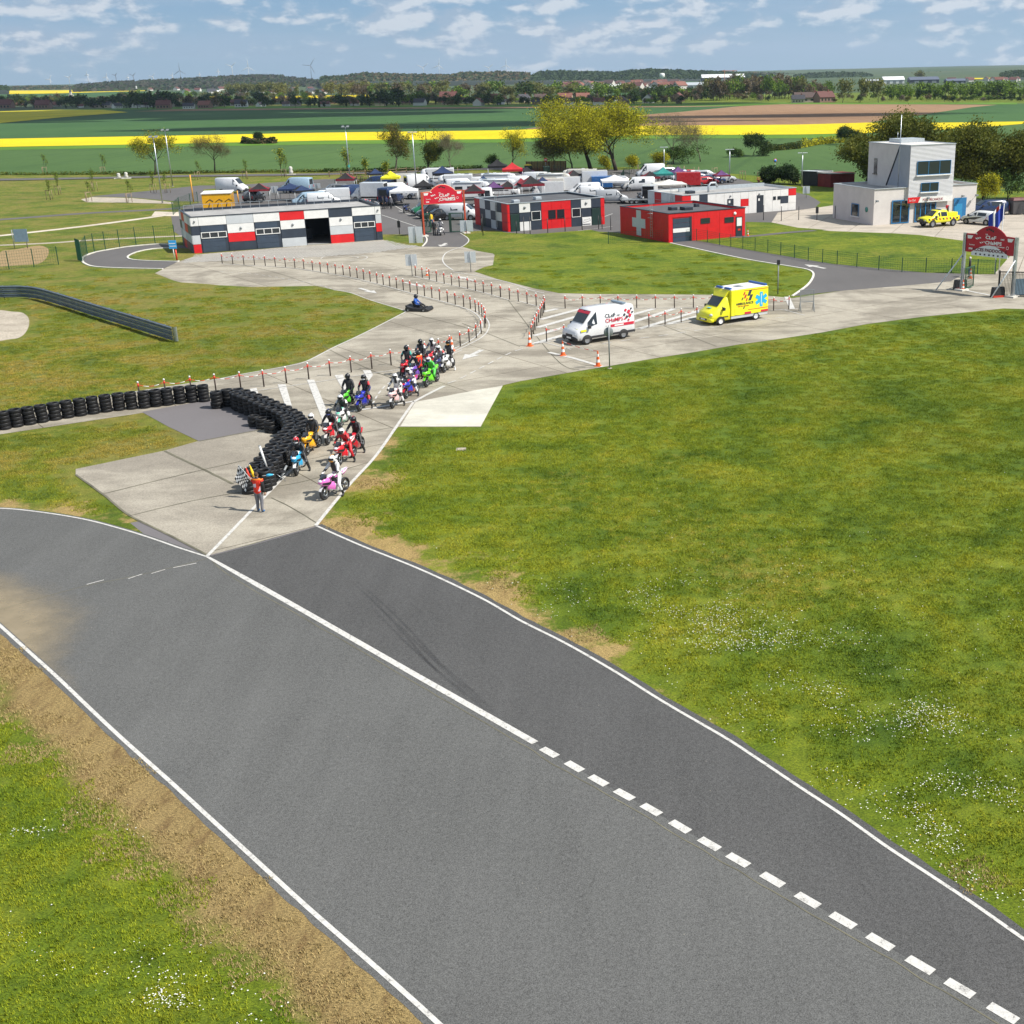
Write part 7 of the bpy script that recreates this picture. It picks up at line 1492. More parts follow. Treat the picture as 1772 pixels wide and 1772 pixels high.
def vest(p,J):
 arm=any(on_seg(p,J['sh'+s],J['el'+s],.15,1.2) and abs(p.y)>.20 for s in 'LR') or any(on_seg(p,J['el'+s],J['wr'+s],-.1,1.3) and(p-Vector(J['el'+s])).length<.3 for s in 'LR')
 if arm:return K_black
 if p.z>.86 and p.z<1.50:
  if 1.44<p.z:return K_vo
  if 1.11<p.z<1.20 or.95<p.z<1.03:return K_sil
  return K_vest
 return None
mg=G(451,886)
fdir=G(540,800)-mg;mrz=math.atan2(fdir.y,fdir.x)
tm,JM=walker('person in an orange red vest and grey trousers holding the chequered flag',mg,mrz-.1,K_black,K_grey,K_shoe,zonefn=vest,armsp=dict(elL=(.10,.27,1.14),wrL=(.22,.34,1.32),elR=(-.02,-.27,1.13),wrR=(.04,-.27,.86)),step=.12)
cs,sn_=math.cos(mrz-.1),math.sin(mrz-.1);hw=Vector((mg.x+.25*cs-.36*sn_,mg.y+.25*sn_+.36*cs,1.34))
ft=thing('chequered_flag',hw,0,'black and white chequered flag hanging from a stick held by the marshal','flag');tip=Vector((-.50,.10,.62));MB().tube([-tip*.15,tip],.012,6,M_alu).build('stick',None,ft)
mb=MB();n_,m__=8,7
def fp(i,j):a=i/n_;b_=j/m__;p=tip*(1.0-a*.80);return(p.x-.22*b_*(1-.2*a)+.02*math.sin(a*6),p.y+.06*math.sin(a*7+b_*3)-.05*b_,p.z-.62*b_+.03*math.sin(b_*8+a*4))
for i in range(n_):
 for j in range(m__):mb.add([fp(i,j),fp(i+1,j),fp(i+1,j+1),fp(i,j+1)],[(0,1,2,3)],K_white if(i+j)%2 else K_black,True)
mb.build('chequered_cloth',None,ft)
g=G(728,657);walker('person in an orange red vest seen from behind among the queueing riders',g,2.6,K_vest,K_black,K_black,zonefn=vest,headk='helmet',hA=h_b,step=.1)
walker('person in black standing beside the white bike under the arch',G(752,408),-1.6,K_black,K_black,K_black,hair=mat('red cap',(.4,.05,.04),.7),step=.15)
walker('person in yellow vest walking under the arch',G(747,393),2.4,K_yel,K_jean,K_black,step=.8)
walker('person in dark clothes and light cap walking under the arch',G(741,392),2.2,K_black,K_grey,K_black,hair=mat('pale cap',(.5,.3,.25),.7),step=.8)
for(u,v),lb,k in(((664,362),'person in black nearest the dark blue van',K_black),((670,361),'person in black leathers right of the group at the blue van',K_navy),((677,362),'person in a pale helmet at the blue van',K_grey)):walker(lb,G(u,v),rnd.random()*6,k,K_black,K_black,step=.2,headk='helmet' if 'helmet' in lb else 'hair')
walker('person in a white cap and dark jacket behind the green gate at right',G(1677,480),2.8,K_black,K_jean,K_black,hair=mat('white cap',(.7,.7,.7),.7))
kg=G(726,537.5);kt=thing('kart',kg,0,'low black kart crossing the concrete beside the post row','kart');kt.rotation_euler=(0,0,-.25)
MB().loft([[(x,y,z) for y,z in((-w_,.06),(w_,.06),(w_,h_),(-w_,h_))] for x,w_,h_ in((-.95,.60,.30),(-.80,.68,.42),(-.3,.66,.30),(.35,.62,.24),(.80,.66,.32),(.98,.52,.20))],M_black,smooth=False).build('bodywork',None,kt,.03)
MB().hexa([(-.35,-.22,.25),(.05,-.22,.2),(-.35,.22,.25),(.05,.22,.2),(-.55,-.22,.75),(-.42,-.22,.72),(-.55,.22,.75),(-.42,.22,.72)],M_seat).build('seat',None,kt,.02)
for x in(.62,-.68):
 for s in(-1,1):o_=MB().lathe([(.06,-.08),(.13,-.09),(.14,0),(.13,.09),(.06,.08)],14,M_tyre,axis='y').build('wheel',None,kt);o_.location=(x,s*.62,.14);MB().lathe([(.001,.085*s),(.07,.085*s)],10,M_rim,axis='y').build('rim',None,o_)
mb=MB();mb.tube([(.28,0,.25),(.12,0,.52)],.015,6,M_steel);mb.lathe([(.13,-.01),(.15,0),(.13,.01)],14,M_black,axis='x',c=(.10,0,.54));mb.build('steering_wheel',None,kt)
MB().box(-.98,-.80,-.5,.5,.36,.46,M_bump).build('rear_bumper',None,kt,.02)
J=dict(pel=(-.22,0,.38),wai=(-.27,0,.52),che=(-.30,0,.80),nek=(-.27,0,.97),hed=(-.25,0,1.06))
for s,sg in(('L',1),('R',-1)):J['sh'+s]=(-.27,sg*.20,.87);J['el'+s]=(-.10,sg*.29,.64);J['wr'+s]=(.08,sg*.14,.60);J['hi'+s]=(-.15,sg*.11,.36);J['kn'+s]=(.22,sg*.2,.50);J['an'+s]=(.55,sg*.18,.25);J['to'+s]=(.62,sg*.18,.38)
t=thing('person',kg,-.25,'person in a bright blue jacket driving the black kart','person');body_mesh(J,lambda p:K_blue if p.z>.5 and p.x<.15 else K_black,.9,K_black).build('body',None,t);add_head(t,J,'helmet',h_b,h_b)
hide_proto(SNB)
def bark(n,c):return mat('bark '+n,c,.9,var=.35,vscale=3)
def leafmat(n,c0,c1,sc=.45):
 if n in MATS:return MATS[n]
 m_=bpy.data.materials.new(n);m_.use_nodes=True;T=NT(m_.node_tree);b=T.n['Principled BSDF'];oc=T.add('ShaderNodeTexCoord').outputs['Object']
 T.l.new(T.mix(T.smooth(T.noise(oc,sc,3,.6),.38,.62),c0,c1),b.inputs['Base Color']);b.inputs['Roughness'].default_value=.7;b.inputs['Specular IOR Level'].default_value=.2
 b.inputs['Subsurface Weight'].default_value=0.0;tr=T.add('ShaderNodeBsdfTranslucent');T.l.new(T.mix(T.smooth(T.noise(oc,sc,3,.6),.38,.62),tuple(q*1.3 for q in c0),tuple(q*1.3 for q in c1)),tr.inputs[0])
 mx=T.add('ShaderNodeMixShader',inp={0:.28,1:b.outputs[0],2:tr.outputs[0]});T.l.new(mx.outputs[0],T.n['Material Output'].inputs[0]);MATS[n]=m_;return m_
L_yel=leafmat('leaf yellow green',(.36,.35,.012),(.54,.50,.02));L_olive=leafmat('leaf olive',(.075,.092,.012),(.15,.155,.018));L_dark=leafmat('leaf dark green',(.020,.045,.012),(.045,.075,.016));L_mid=leafmat('leaf mid green',(.05,.10,.015),(.10,.16,.02));L_brown=leafmat('leaf brown bud',(.105,.078,.034),(.165,.13,.06));L_khaki=leafmat('leaf khaki',(.13,.14,.045),(.21,.21,.07));L_lime=leafmat('leaf lime',(.15,.24,.02),(.22,.32,.03));L_tower=leafmat('leaf deep olive',(.065,.085,.012),(.135,.145,.018));L_wood=leafmat('winter wood',(.040,.046,.030),(.085,.075,.045));L_grey=leafmat('bare twigs grey',(.13,.105,.075),(.20,.165,.12))
B_d,B_g=bark('dark',(.055,.043,.030)),bark('grey',(.15,.125,.095))
def tree_geo(seed,H,Wd,levels=4,kids_=(4,4,3,3),spread=.75,trunk_f=.25,tr=.03,leaves=3000,ls=.22,clump=.5,lean=0.0,low=.22,twig=True,leafm=None,leafm2=None,barkm=None,col=False):
 R=random.Random(seed);seg=[];tips=[]
 def grow_(p,d,L,r,lv):
  n=3;pts=[p];rr=[r]
  for i in range(n):
   d=(d+Vector((R.gauss(0,.13),R.gauss(0,.13),R.gauss(.05,.08)))).normalized();p=p+d*(L/n);pts.append(p);rr.append(r*(1-.42*(i+1)/n))
  seg.append((pts,rr))
  if lv>=2:tips.append((p,lv));
  if lv>=2:tips.append((pts[2],lv))
  if lv>=levels:return
  k=kids_[min(lv,len(kids_)-1)]
  for i in range(k):
   a=2*PI*(i+R.random()*.7)/k;sp=spread*(R.uniform(.55,1.1));
   if i==0:sp*=.25
   u_=d.orthogonal().normalized();v_=d.cross(u_);nd=(d*math.cos(sp)+(u_*math.cos(a)+v_*math.sin(a))*math.sin(sp)).normalized()
   st=pts[-1] if i<2 else pts[R.choice((1,2,3))]
   grow_(st,nd,L*R.uniform(.62,.88),rr[-1]*.78 if i==0 else rr[-1]*.62,lv+1)
 h0=trunk_f;grow_(Vector((0,0,0)),Vector((lean,0,1)).normalized(),h0,tr,0)
 if col:
  for k in range(46):z=.12+.86*k/46;a=R.random()*6.28;w_=.5*math.sin(PI*min(1,(1-z)*1.35+.12))**.8*R.uniform(.5,1);tips.append((Vector((w_*math.cos(a),w_*math.sin(a),z)),3))
  seg.append(([Vector((0,0,0)),Vector((0,0,.95))],[tr,.004]))
 zs=max(p.z for p,_ in tips);xs=sorted(abs(p.x) for p,_ in tips)[int(len(tips)*.96)];ys=sorted(abs(p.y) for p,_ in tips)[int(len(tips)*.96)];sx=Wd/2/max(xs,ys,.01);sz=H/zs*.95
 S=lambda p:Vector((p.x*sx,p.y*sx,p.z*sz))
 tb=MB()
 for pts,rr in seg:
  q=[S(p) for p in pts];rad=[max(.012,r*H) for r in rr]
  if rad[0]<.02 and not twig:continue
  tb.tube(q,rad,6 if rad[0]>.08 else 4 if rad[0]>.03 else 3,barkm or B_d)
 cb=MB();T_=[S(p) for p,lv in tips]
 for _ in range(leaves):
  c=R.choice(T_);p=c+Vector((R.gauss(0,clump),R.gauss(0,clump),R.gauss(0,clump*.8)))
  if p.z<H*low*R.uniform(.8,1.1):continue
  s_=ls*R.uniform(.5,1.2);n=Vector((R.gauss(0,1),R.gauss(0,1),R.gauss(.5,1))).normalized();a=n.orthogonal().normalized()*s_;b_=n.cross(a).normalized()*s_*R.uniform(.5,.9)
  cb.add([p-a,p+b_*.8,p+a,p-b_*.9],[(0,1,2,3)],leafm2 if(leafm2 and R.random()<.35) else leafm)
 return tb.mesh('trunk'),cb.mesh('crown')
_TC={}
TK={'maple':dict(spread=.62,kids_=(5,4,4,3),trunk_f=.22,tr=.035,leaves=31000,ls=.155,clump=.82,low=.16,leafm=L_yel,leafm2=L_olive),'maple2':dict(spread=.70,kids_=(5,4,4,3),trunk_f=.20,tr=.036,leaves=31000,ls=.155,clump=.82,low=.14,leafm=L_yel,leafm2=L_olive),'thicket':dict(spread=.8,kids_=(5,4,4,3),trunk_f=.16,tr=.02,leaves=9000,ls=.12,clump=.5,low=.05,leafm=L_olive,leafm2=L_brown),'olive':dict(spread=.65,kids_=(4,4,4,3),trunk_f=.2,tr=.022,leaves=6500,ls=.13,clump=.42,low=.12,leafm=L_olive,leafm2=L_yel,barkm=B_d),'brownbud':dict(spread=.65,kids_=(4,4,4,4),trunk_f=.2,tr=.022,leaves=8000,ls=.08,clump=.38,low=.15,leafm=L_brown,leafm2=L_brown,barkm=B_d),'bushy':dict(spread=.6,kids_=(4,4,4,3),trunk_f=.22,tr=.022,leaves=7500,ls=.13,clump=.40,low=.12,leafm=L_olive,leafm2=L_brown,barkm=B_g),'ivy':dict(spread=.45,kids_=(4,4,3,3),trunk_f=.2,tr=.02,leaves=9000,ls=.14,clump=.38,low=.04,leafm=L_olive,leafm2=L_dark,col=True),'bare':dict(spread=.6,kids_=(5,4,4,4),trunk_f=.18,tr=.016,leaves=9000,ls=.07,clump=.38,low=.2,leafm=L_grey,leafm2=L_khaki,barkm=B_g),'thin':dict(spread=.55,kids_=(4,4,4,3),trunk_f=.22,tr=.02,leaves=6000,ls=.10,clump=.32,low=.15,leafm=L_yel,leafm2=L_olive,barkm=B_d),'dark':dict(spread=.8,kids_=(5,4,4,3),trunk_f=.14,tr=.02,leaves=8000,ls=.16,clump=.42,low=.02,leafm=L_dark,leafm2=L_dark),'big':dict(spread=.62,kids_=(5,5,4,3),trunk_f=.14,tr=.02,leaves=34000,ls=.19,clump=.62,low=.02,leafm=L_tower,leafm2=L_olive,barkm=B_d),'shrub':dict(spread=.9,kids_=(5,4,3),levels=3,trunk_f=.12,tr=.02,leaves=2500,ls=.14,clump=.30,low=.0,leafm=L_mid,leafm2=L_dark),'col':dict(spread=.3,kids_=(3,3,3),levels=3,trunk_f=.3,tr=.014,leaves=900,ls=.12,clump=.22,low=.22,leafm=L_mid,leafm2=L_yel,col=True),}
def tree(kind,u,v,vt,wpx,label,seed=1,name='tree',group=None,cat='tree',key=None):
 g=G(u,v);H=hgt(u,v,vt);Wd=wpx*mpp(u,v)
 k_=key or(kind,seed)
 if k_ not in _TC:_TC[k_]=(tree_geo(seed,H,Wd,**TK[kind]),H,Wd)
 (mt_,mc_),H0,W0=_TC[k_]
 t=thing(name,g,0 if key is None else rnd.random()*6,label,cat,group);t.scale=(Wd/W0,Wd/W0,H/H0)
 for nm,me in(('trunk',mt_),('crown',mc_)):o_=bpy.data.objects.new(nm,me);COL.objects.link(o_);o_.parent=t
 return t
tree('maple',1022,294,164,150,'big yellow green tree in new leaf, left of the tallest pair',11)
tree('maple2',1066,296,174,152,'big yellow green tree leaning right behind the street lamp',12)
tree('thicket',990,294,206,92,'dark brownish thicket tree left under the big yellow trees',13);tree('thicket',958,292,228,60,'smaller brownish thicket tree at the left edge of the big group',14)
tree('olive',268,303,221,74,'olive green tree behind the leftmost floodlight posts',21);tree('brownbud',372,299,226,64,'almost leafless reddish tree left of the rape field gap',22)
tree('bushy',684,297,210,72,'rounded brown green tree between the two centre floodlights',23);tree('ivy',741,294,217,44,'narrow ivy covered dark tree right of the centre floodlight',24)
tree('bare',781,293,223,60,'pale leafless tree behind the red arch',25);tree('thin',886,292,216,54,'thin yellowish tree standing alone left of the thicket',26)
tree('shrub',855,291,268,22,'small dark shrub tree left of the thin yellowish tree',27,name='shrub',cat='shrub')
tree('bare',1165,284,192,82,'tall leafless tree, left of the bare pair in the sloping field',28);tree('bare',1212,280,203,78,'leafless tree with pale trunks, right of the bare pair',29)
tree('shrub',1192,283,246,62,'green bush at the foot of the two leafless trees',30,name='shrub',cat='shrub');tree('shrub',1162,284,256,42,'dark bramble bush under the taller leafless tree',31,name='shrub',cat='shrub')
tree('dark',1303,270,230,48,'round dark evergreen bush left on the field ridge',32,name='shrub',cat='shrub');tree('dark',1469,250,218,36,'small dense dark round tree against the rape field',33)
tree('shrub',1277,272,258,30,'low greyish bush left of the dark evergreen bush',34,name='shrub',cat='shrub');tree('dark',1340,318,290,34,'dark green bush behind the long white building, left of two',35,name='shrub',cat='shrub');tree('dark',1366,319,287,40,'dark green bush behind the long white building, right of two',36,name='shrub',cat='shrub')
tree('big',1498,326,232,95,'broad olive tree left behind the control tower',41);tree('big',1560,322,190,130,'tallest tree behind the control tower',42);tree('big',1632,322,222,84,'tree just right behind the tower top',43)
tree('big',1702,346,204,118,'large dark olive tree right of the control tower',44);tree('big',1778,348,226,96,'dark tree at the right edge of the view',45);tree('shrub',1742,350,292,60,'bright green young bush in front of the dark trees at right',46,name='shrub',cat='shrub')
tree('thin',1708,356,300,30,'small yellow green sapling before the dark trees at right',47);
def hedge(px,h,label,m1,m2,wd=1.6,n=2600,ls=.22):
 q=along(catmull([G(u,v) for u,v in px],12),.8);R=random.Random(len(label));t=thing('hedge',q[0],0,label,'hedge');mb=MB()
 for _ in range(n):
  i=R.randrange(len(q)-1);p=q[i].lerp(q[i+1],R.random())-q[0];hh=h*(.75+.35*mnoise(Vector((i*.35,h,1))));z=abs(R.gauss(0,.5))*hh;z=min(z,hh);a_=wd*.5*math.sqrt(max(0.05,1-(z/hh)**2));p=p+Vector((R.uniform(-1,1)*.5,R.uniform(-1,1)*a_,z));s_=ls*R.uniform(.5,1.2);nn=Vector((R.gauss(0,1),R.gauss(0,1),R.gauss(.6,1))).normalized();a=nn.orthogonal().normalized()*s_;b_=nn.cross(a)*.7
  mb.add([p-a,p+b_,p+a,p-b_],[(0,1,2,3)],m1 if R.random()<.6 else m2)
 mb.build('foliage',None,t);stem=MB()
 for i in range(0,len(q),3):p=q[i]-q[0];stem.cyl((p.x,p.y,0),(p.x,p.y,h*.5),.05,n=4,mt=B_d)
 stem.build('stems',None,t)
hedge([(1388,256),(1420,250),(1462,247)],2.6,'yellow flowering hedge left of the dark round tree',L_yel,L_olive);hedge([(1322,262),(1350,260),(1386,257)],2.4,'dull green hedge continuing left of the yellow hedge',L_olive,L_dark)
hedge([(-40,303),(120,302.5),(280,301),(420,299),(560,298)],.8,'low rough hedge line at the field edge on the left',L_olive,L_mid,1.4,6000,.16);hedge([(560,298),(700,296),(840,292)],1.0,'low rough hedge line at the field edge behind the paddock',L_mid,L_dark,1.4,5000,.16)
hedge(Z(280,200,5.907,(830,285),(950,290),(1170,285)),2.2,'dark hedge clump in the gap of the rape field',L_dark,L_brown,3,1500,.5);tree('dark',449,247.5,230,10,'small dark tree in the gap of the rape field',48)
hedge([(620,318),(700,312),(760,309)],1.0,'brown dry bank of scrub behind the paddock fence',L_brown,L_khaki,4,5000,.2)
M_stake=mat('stake wood',(.30,.22,.14),.85,var=.2)
tg_=tree_geo(77,3.6,1.3,levels=3,kids_=(3,3,3),spread=.45,trunk_f=.45,tr=.008,leaves=360,ls=.07,clump=.16,low=.35,leafm=L_lime,leafm2=L_olive)
def stakes_mesh():
 mb=MB()
 for x,y in((-.45,-.3),(.45,-.3),(0,.5)):mb.cyl((x,y,0),(x,y,1.5),.045,n=6,mt=M_stake)
 mb.box(-.5,.5,-.33,-.27,1.40,1.50,M_stake);return mb.mesh('stakes')
ms_=stakes_mesh()
def sapling(u,v,vt,label,grp,bare=False):
 g=G(u,v);t=thing('sapling' if not bare else 'stake_frame',g,rnd.random()*3-1.5,label,'sapling' if not bare else 'tree stakes',grp)
 if not bare:
  s_=hgt(u,v,vt)/3.6
  for nm,me in(('trunk',tg_[0]),('crown',tg_[1])):o_=bpy.data.objects.new(nm,me);COL.objects.link(o_);o_.parent=t;o_.scale=(s_,s_,s_)
 o_=bpy.data.objects.new('stakes',ms_);COL.objects.link(o_);o_.parent=t
for u,v,vt in((77,301.6,264),(178.6,301.6,264)):sapling(u,v,vt,'staked sapling with full crown at the field edge far left','saplings at the field edge')
for u,v,vt in((164,331,290),(101.6,337,296),(87,345.6,308),(153,349,310),(222.6,350.7,308),(266.6,333.7,292),(290,334,296)):sapling(u,v,vt,'thin staked sapling standing in the grass on the far left','saplings in the left grass')
for u,v,vt in((342,311,276),(425.6,310,274),(492,306,262)):sapling(u,v,vt,'staked sapling beside the far road above the garage','saplings beside the far road')
tree('col',602,300,252,18,'narrow green sapling left of the turquoise box lamp',50);tree('col',486,296,254,15,'slender green columnar sapling above the garage',51);tree('col',668,303,278,12,'young light green sapling under the rounded brown green tree',52);tree('col',634,303,272,10,'faint small sapling in the wheat right of the lamp',53);tree('thin',1050,300,268,18,'small bright sapling between the big yellow trees',54);tree('thin',1092,300,270,16,'small yellow sapling right of the big trees',55);tree('thin',1142,297,262,24,'small pale green sapling beside the twin lamp',56)
for u,v in((1102,299),(1118,300),(1158,300),(1181,302),(1206,304),(1236,305),(1285,311),(1316,313),(1353,316),(1378,318),(780,303),(788,304)):sapling(u,v,0,'empty timber tree stakes in a row along the far car park edge','empty tree stakes',True)
def statue(u,v,vt,label):
 g=G(u,v);h=hgt(u,v,vt);t=thing('stone_sculpture',g,.3,label,'sculpture');MB().box(-.9,.9,-.5,.5,0,.12,M_kerb).build('base',None,t);MB().loft([[(x,y,z) for x,y in((-w_,-.2),(w_,-.2),(w_*.8,.2),(-w_*.8,.2))] for w_,z in((.3,.12),(.42,h*.4),(.26,h*.6),(.38,h*.8),(.2,h))],mat('pale stone',(.55,.54,.50),.8,var=.15)).build('figure',None,t)
statue(219,309,298,'pale upright stone sculpture beside the far road, right of the dark one');statue(206,309,299.5,'darker slim stone sculpture beside the far road');statue(504,302.5,288,'pale stone sculpture on a base by the far road above the garage')
t=thing('info_board',G(40,430),.1,'blue grey panel on two posts above the earth bank at far left','board')
for x in(-.9,.5):MB().cyl((x,0,0),(x,0,2.1),.05,mt=M_steel).build('post',None,t)
MB().box(-.75,.75,-.06,0,.75,2.15,mat('blue grey board',(.16,.24,.31),.5,var=.15)).build('panel',None,t)
FR=random.Random(21)
def far_tree_mesh(kind,seed):
 P_=dict(round=dict(levels=3,kids_=(5,4,3),spread=.75,trunk_f=.18,tr=.02,leaves=520,ls=.75,clump=.9,low=.04),pop=dict(levels=3,kids_=(4,3,3),spread=.35,trunk_f=.2,tr=.015,leaves=420,ls=.55,clump=.55,low=.08,col=True),con=dict(levels=2,kids_=(3,3),spread=.3,trunk_f=.2,tr=.015,leaves=460,ls=.6,clump=.5,low=.03,col=True))[kind]
 return P_
FT={}
for kd,lm,l2 in(('round',L_dark,L_mid),('round',L_khaki,L_olive),('round',L_mid,L_lime),('round',L_brown,L_grey),('con',L_dark,L_dark),('pop',L_khaki,L_mid),('pop',L_lime,L_mid)):
 FT.setdefault((kd,lm.name),[]).extend([tree_geo(100+len(FT)*3+i,10,9 if kd=='round' else 4.5,leafm=lm,leafm2=l2,twig=False,**far_tree_mesh(kd,i)) for i in range(2)])
FSP=[]
def ftree(u,v,vt,wpx,key,label,grp):FSP.append((v-vt,u,v,wpx,key,label,grp))
def plant_far():
 FSP.sort(key=lambda q:-q[0]);rest=MB()
 for i,(h,u,v,wpx,key,label,grp) in enumerate(FSP):
  g=GT(u,v) if v<178 else G(u,v);D=(g-Vector((0,0,CH))).dot(_F);H=h*D/CF;Wd=wpx*D/CF;tm_,cm_=FR.choice(FT[key]);W0=9 if key[0]=='round' else 4.5;rz=FR.random()*6;S_=(Wd/W0,Wd/W0,H/10)
  if i<250:
   t=thing('tree',(g.x,g.y,g.z-.2),rz,label,'tree',grp);t.scale=S_
   for nm,me in(('trunk',tm_),('crown',cm_)):o_=bpy.data.objects.new(nm,me);COL.objects.link(o_);o_.parent=t
  else:
   M=Matrix.Translation((g.x,g.y,g.z-.2))@Matrix.Rotation(rz,4,'Z')@Matrix.Diagonal((*S_,1))
   for me in(tm_,cm_):rest.M=M;rest.add([v_.co for v_ in me.vertices],[tuple(p.vertices) for p in me.polygons],me.materials[0])
 tag(rest.build('far_trees'),'many small far trees between the village and the plain','trees',kind='stuff')
RD,RK,RM,RB,CD,PK,PL=[(a,b_.name) for a,b_ in(('round',L_dark),('round',L_khaki),('round',L_mid),('round',L_brown),('con',L_dark),('pop',L_khaki),('pop',L_lime))]
base=lambda u:190.5-.0048*u
def scatter(n,u0,u1,v0,v1,h0,h1,keys,label,grp,wr=(.8,1.3)):
 for i in range(n):
  u=u0+(u1-u0)*(i+FR.random())/n;v=FR.uniform(v0,v1)+(base(u)-188 if v0>170 else 0);h=FR.uniform(h0,h1);k=FR.choice(keys);ftree(u,v,v-h,h*FR.uniform(*wr)*(.42 if k[0]!='round' else 1),k,label,grp)
scatter(74,-20,560,180,186.5,10,22,[RD,RD,RD,CD,RB],'dark tree among the village roofs on the left','village trees, left part')
scatter(44,560,880,180,185.5,9,22,[RD,RD,CD,RB,RM],'tree among the village houses in the centre','village trees, centre part')
scatter(34,880,1180,180,184.5,8,16,[RD,RM,RK,RB],'tree among the village houses left of the farm fields','village trees, right part')
scatter(6,225,300,186,187.5,22,30,[CD,RD],'tall dark conifer in the village','tall village conifers');scatter(5,640,700,184,186,24,32,[CD,RD],'tall dark conifer in front of the central village houses','tall central conifers')
scatter(17,392,520,166,169,20,25,[RK,PK,RK],'khaki poplar in the belt behind the left village','poplar belt, left',(.7,.95));scatter(12,570,640,165,170,20,26,[RK,RB],'pale budding tree in the clump left of the centre','pale clump, left of centre')
scatter(20,640,830,166,172,18,27,[RK,RB,RM],'pale budding tree behind the central village','pale trees behind the centre');scatter(22,830,1095,168,174,22,30,[RK,RM,RK,PL],'light green tree in the belt right of the centre','light green belt');ftree(905,174,143,34,RD,'large round dark tree standing in the light green belt',None) if True else None
scatter(26,1090,1220,172,178,14,24,[RD,RB,RM,CD],'mixed tree left of the farm','mixed trees left of the farm');scatter(44,1215,1400,172,178,26,40,[RK,RB,RB,RM],'tall budding tree in the wood left of the farm','farm wood trees',(.6,.8));scatter(7,1400,1440,165,174,20,30,[RB,RM],'tree behind the farm roofs','trees behind the farm',(.6,.9))
for u in(1458,1488,1520):ftree(u,178,136+abs(u-1488)*.05,26,RK,'tall olive tree, one of three left of the young plantation','three tall olive trees')
scatter(44,1535,1790,176,179,24,29,[PL,PL,RM],'slim bright green tree in the young plantation on the right','young plantation',(.9,1.1));scatter(16,1640,1790,178.5,180,5,9,[RD,RM],'low bush along the front of the young plantation','bushes before the plantation',(1.2,1.8))
scatter(30,0,200,172,178,6,12,[RB,RM,RD],'small far tree behind the left village','small far trees, left');scatter(40,200,560,166,174,8,14,[RB,RM,RD,RK],'mid distance tree between village and wooded hill','mid distance trees');scatter(230,-20,1130,173,184.5,7,13,[RD,RD,RM,RB,RK],'small tree',None);scatter(60,1130,1790,170,178,7,13,[RD,RM,RB,RK],'small tree',None);ftree(1591,143,123,20,RK,'single rounded olive tree above the far sheds',None)
scatter(12,950,1160,158,166,6,10,[RD,RM,RB],'small tree around the distant town','trees round the distant town');scatter(10,1290,1520,150,156,6,10,[RD,RM],'far tree on the plain behind the farm','far plain trees')
plant_far()
def wood(px_top,px_base,dist,label,m1,m2,n,size,depth=220):
 t=MB()
 tp=[Vector((a,b_,0)) for a,b_ in px_top];bp=[Vector((a,b_,0)) for a,b_ in px_base]
 def ip(P_,u):
  for a,b_ in zip(P_,P_[1:]):
   if a.x<=u<=b_.x:return a.y+(b_.y-a.y)*(u-a.x)/max(1e-6,b_.x-a.x)
  return P_[-1].y if u>P_[-1].x else P_[0].y
 u0,u1=px_top[0][0],px_top[-1][0]
 for _ in range(n):
  u=FR.uniform(u0,u1);vt=ip(tp,u)-1.2*mnoise(Vector((u*.09,1,2)))-1.0*mnoise(Vector((u*.35,5,2)));vb=ip(bp,u);f=FR.random()**.75;v=vb+(vt-vb)*f
  r=ray(u,v);r=r/math.hypot(r.x,r.y);d=dist+depth*(f-.5)+FR.uniform(-40,40);p=Vector((r.x*d,r.y*d,CH+r.z*d));s_=size*FR.uniform(.6,1.3);nn=Vector((FR.gauss(0,.7),FR.gauss(-.5,.7),FR.gauss(1.0,.6))).normalized();a=nn.orthogonal().normalized()*s_;b2=nn.cross(a)*.75
  t.add([p-a,p-a*.3+b2,p+a*.6+b2*.6,p+a,p-b2*.8],[(0,1,2,3,4)],m1 if FR.random()<.6 else m2)
 o_=t.build('woodland');tag(o_,label,'woodland',kind='stuff');return o_
def mound(px_top,px_base,dist,name='wooded_hill',m_=None,depth=700):
 n=60;u0,u1=px_top[0][0],px_top[-1][0];rows_=[]
 def ip(P_,u):
  for a,b_ in zip(P_,P_[1:]):
   if a[0]<=u<=b_[0]:return a[1]+(b_[1]-a[1])*(u-a[0])/max(1e-6,b_[0]-a[0])
  return P_[-1][1]
 for j in range(8):
  f=j/7;row_=[]
  for i in range(n+1):
   u=u0+(u1-u0)*i/n;vt=ip(px_top,u)+1.2;vb=ip(px_base,u)+1.5;v=vb+(vt-vb)*math.sin(f*PI/2);r=ray(u,v);r=r/math.hypot(r.x,r.y);d=dist+depth*(f-.5);row_.append((r.x*d,r.y*d,CH+r.z*d))
  rows_.append(row_)
 rows_.append([(x*1.02,y*1.02,-3) for x,y,z in rows_[-1]]);rows_.insert(0,[(x*.995,y*.995,-3) for x,y,z in rows_[0]])
 mb=MB();K=n+1;mb.add([p for r in rows_ for p in r],[(j*K+i,j*K+i+1,(j+1)*K+i+1,(j+1)*K+i) for j in range(len(rows_)-1) for i in range(n)],m_ or M_fw,True);tag(mb.build(name),kind='structure')
M_fw=mat('forest floor',(.018,.028,.020),.95)
hillT=Z(0,0,2.953,(380,440),(440,432),(600,420),(800,412),(950,402),(1100,394),(1250,388),(1330,384),(1450,392),(1550,404),(1640,415),(1800,420));hillB=Z(0,0,2.953,(380,462),(600,462),(900,468),(1200,462),(1500,450),(1640,445),(1800,440))
mound(hillT,hillB,3600);wood(hillT,hillB,3500,'brownish leafless wood covering the long low hill on the left',L_wood,L_dark,9000,7.0,600)
zb=lambda*p:Z(560,0,2.953,*p)
def w2(px_t,px_b,d,lb,m1,m2,n,s_):mound(px_t,px_b,d+120);wood(px_t,px_b,d,lb,m1,m2,n,s_)
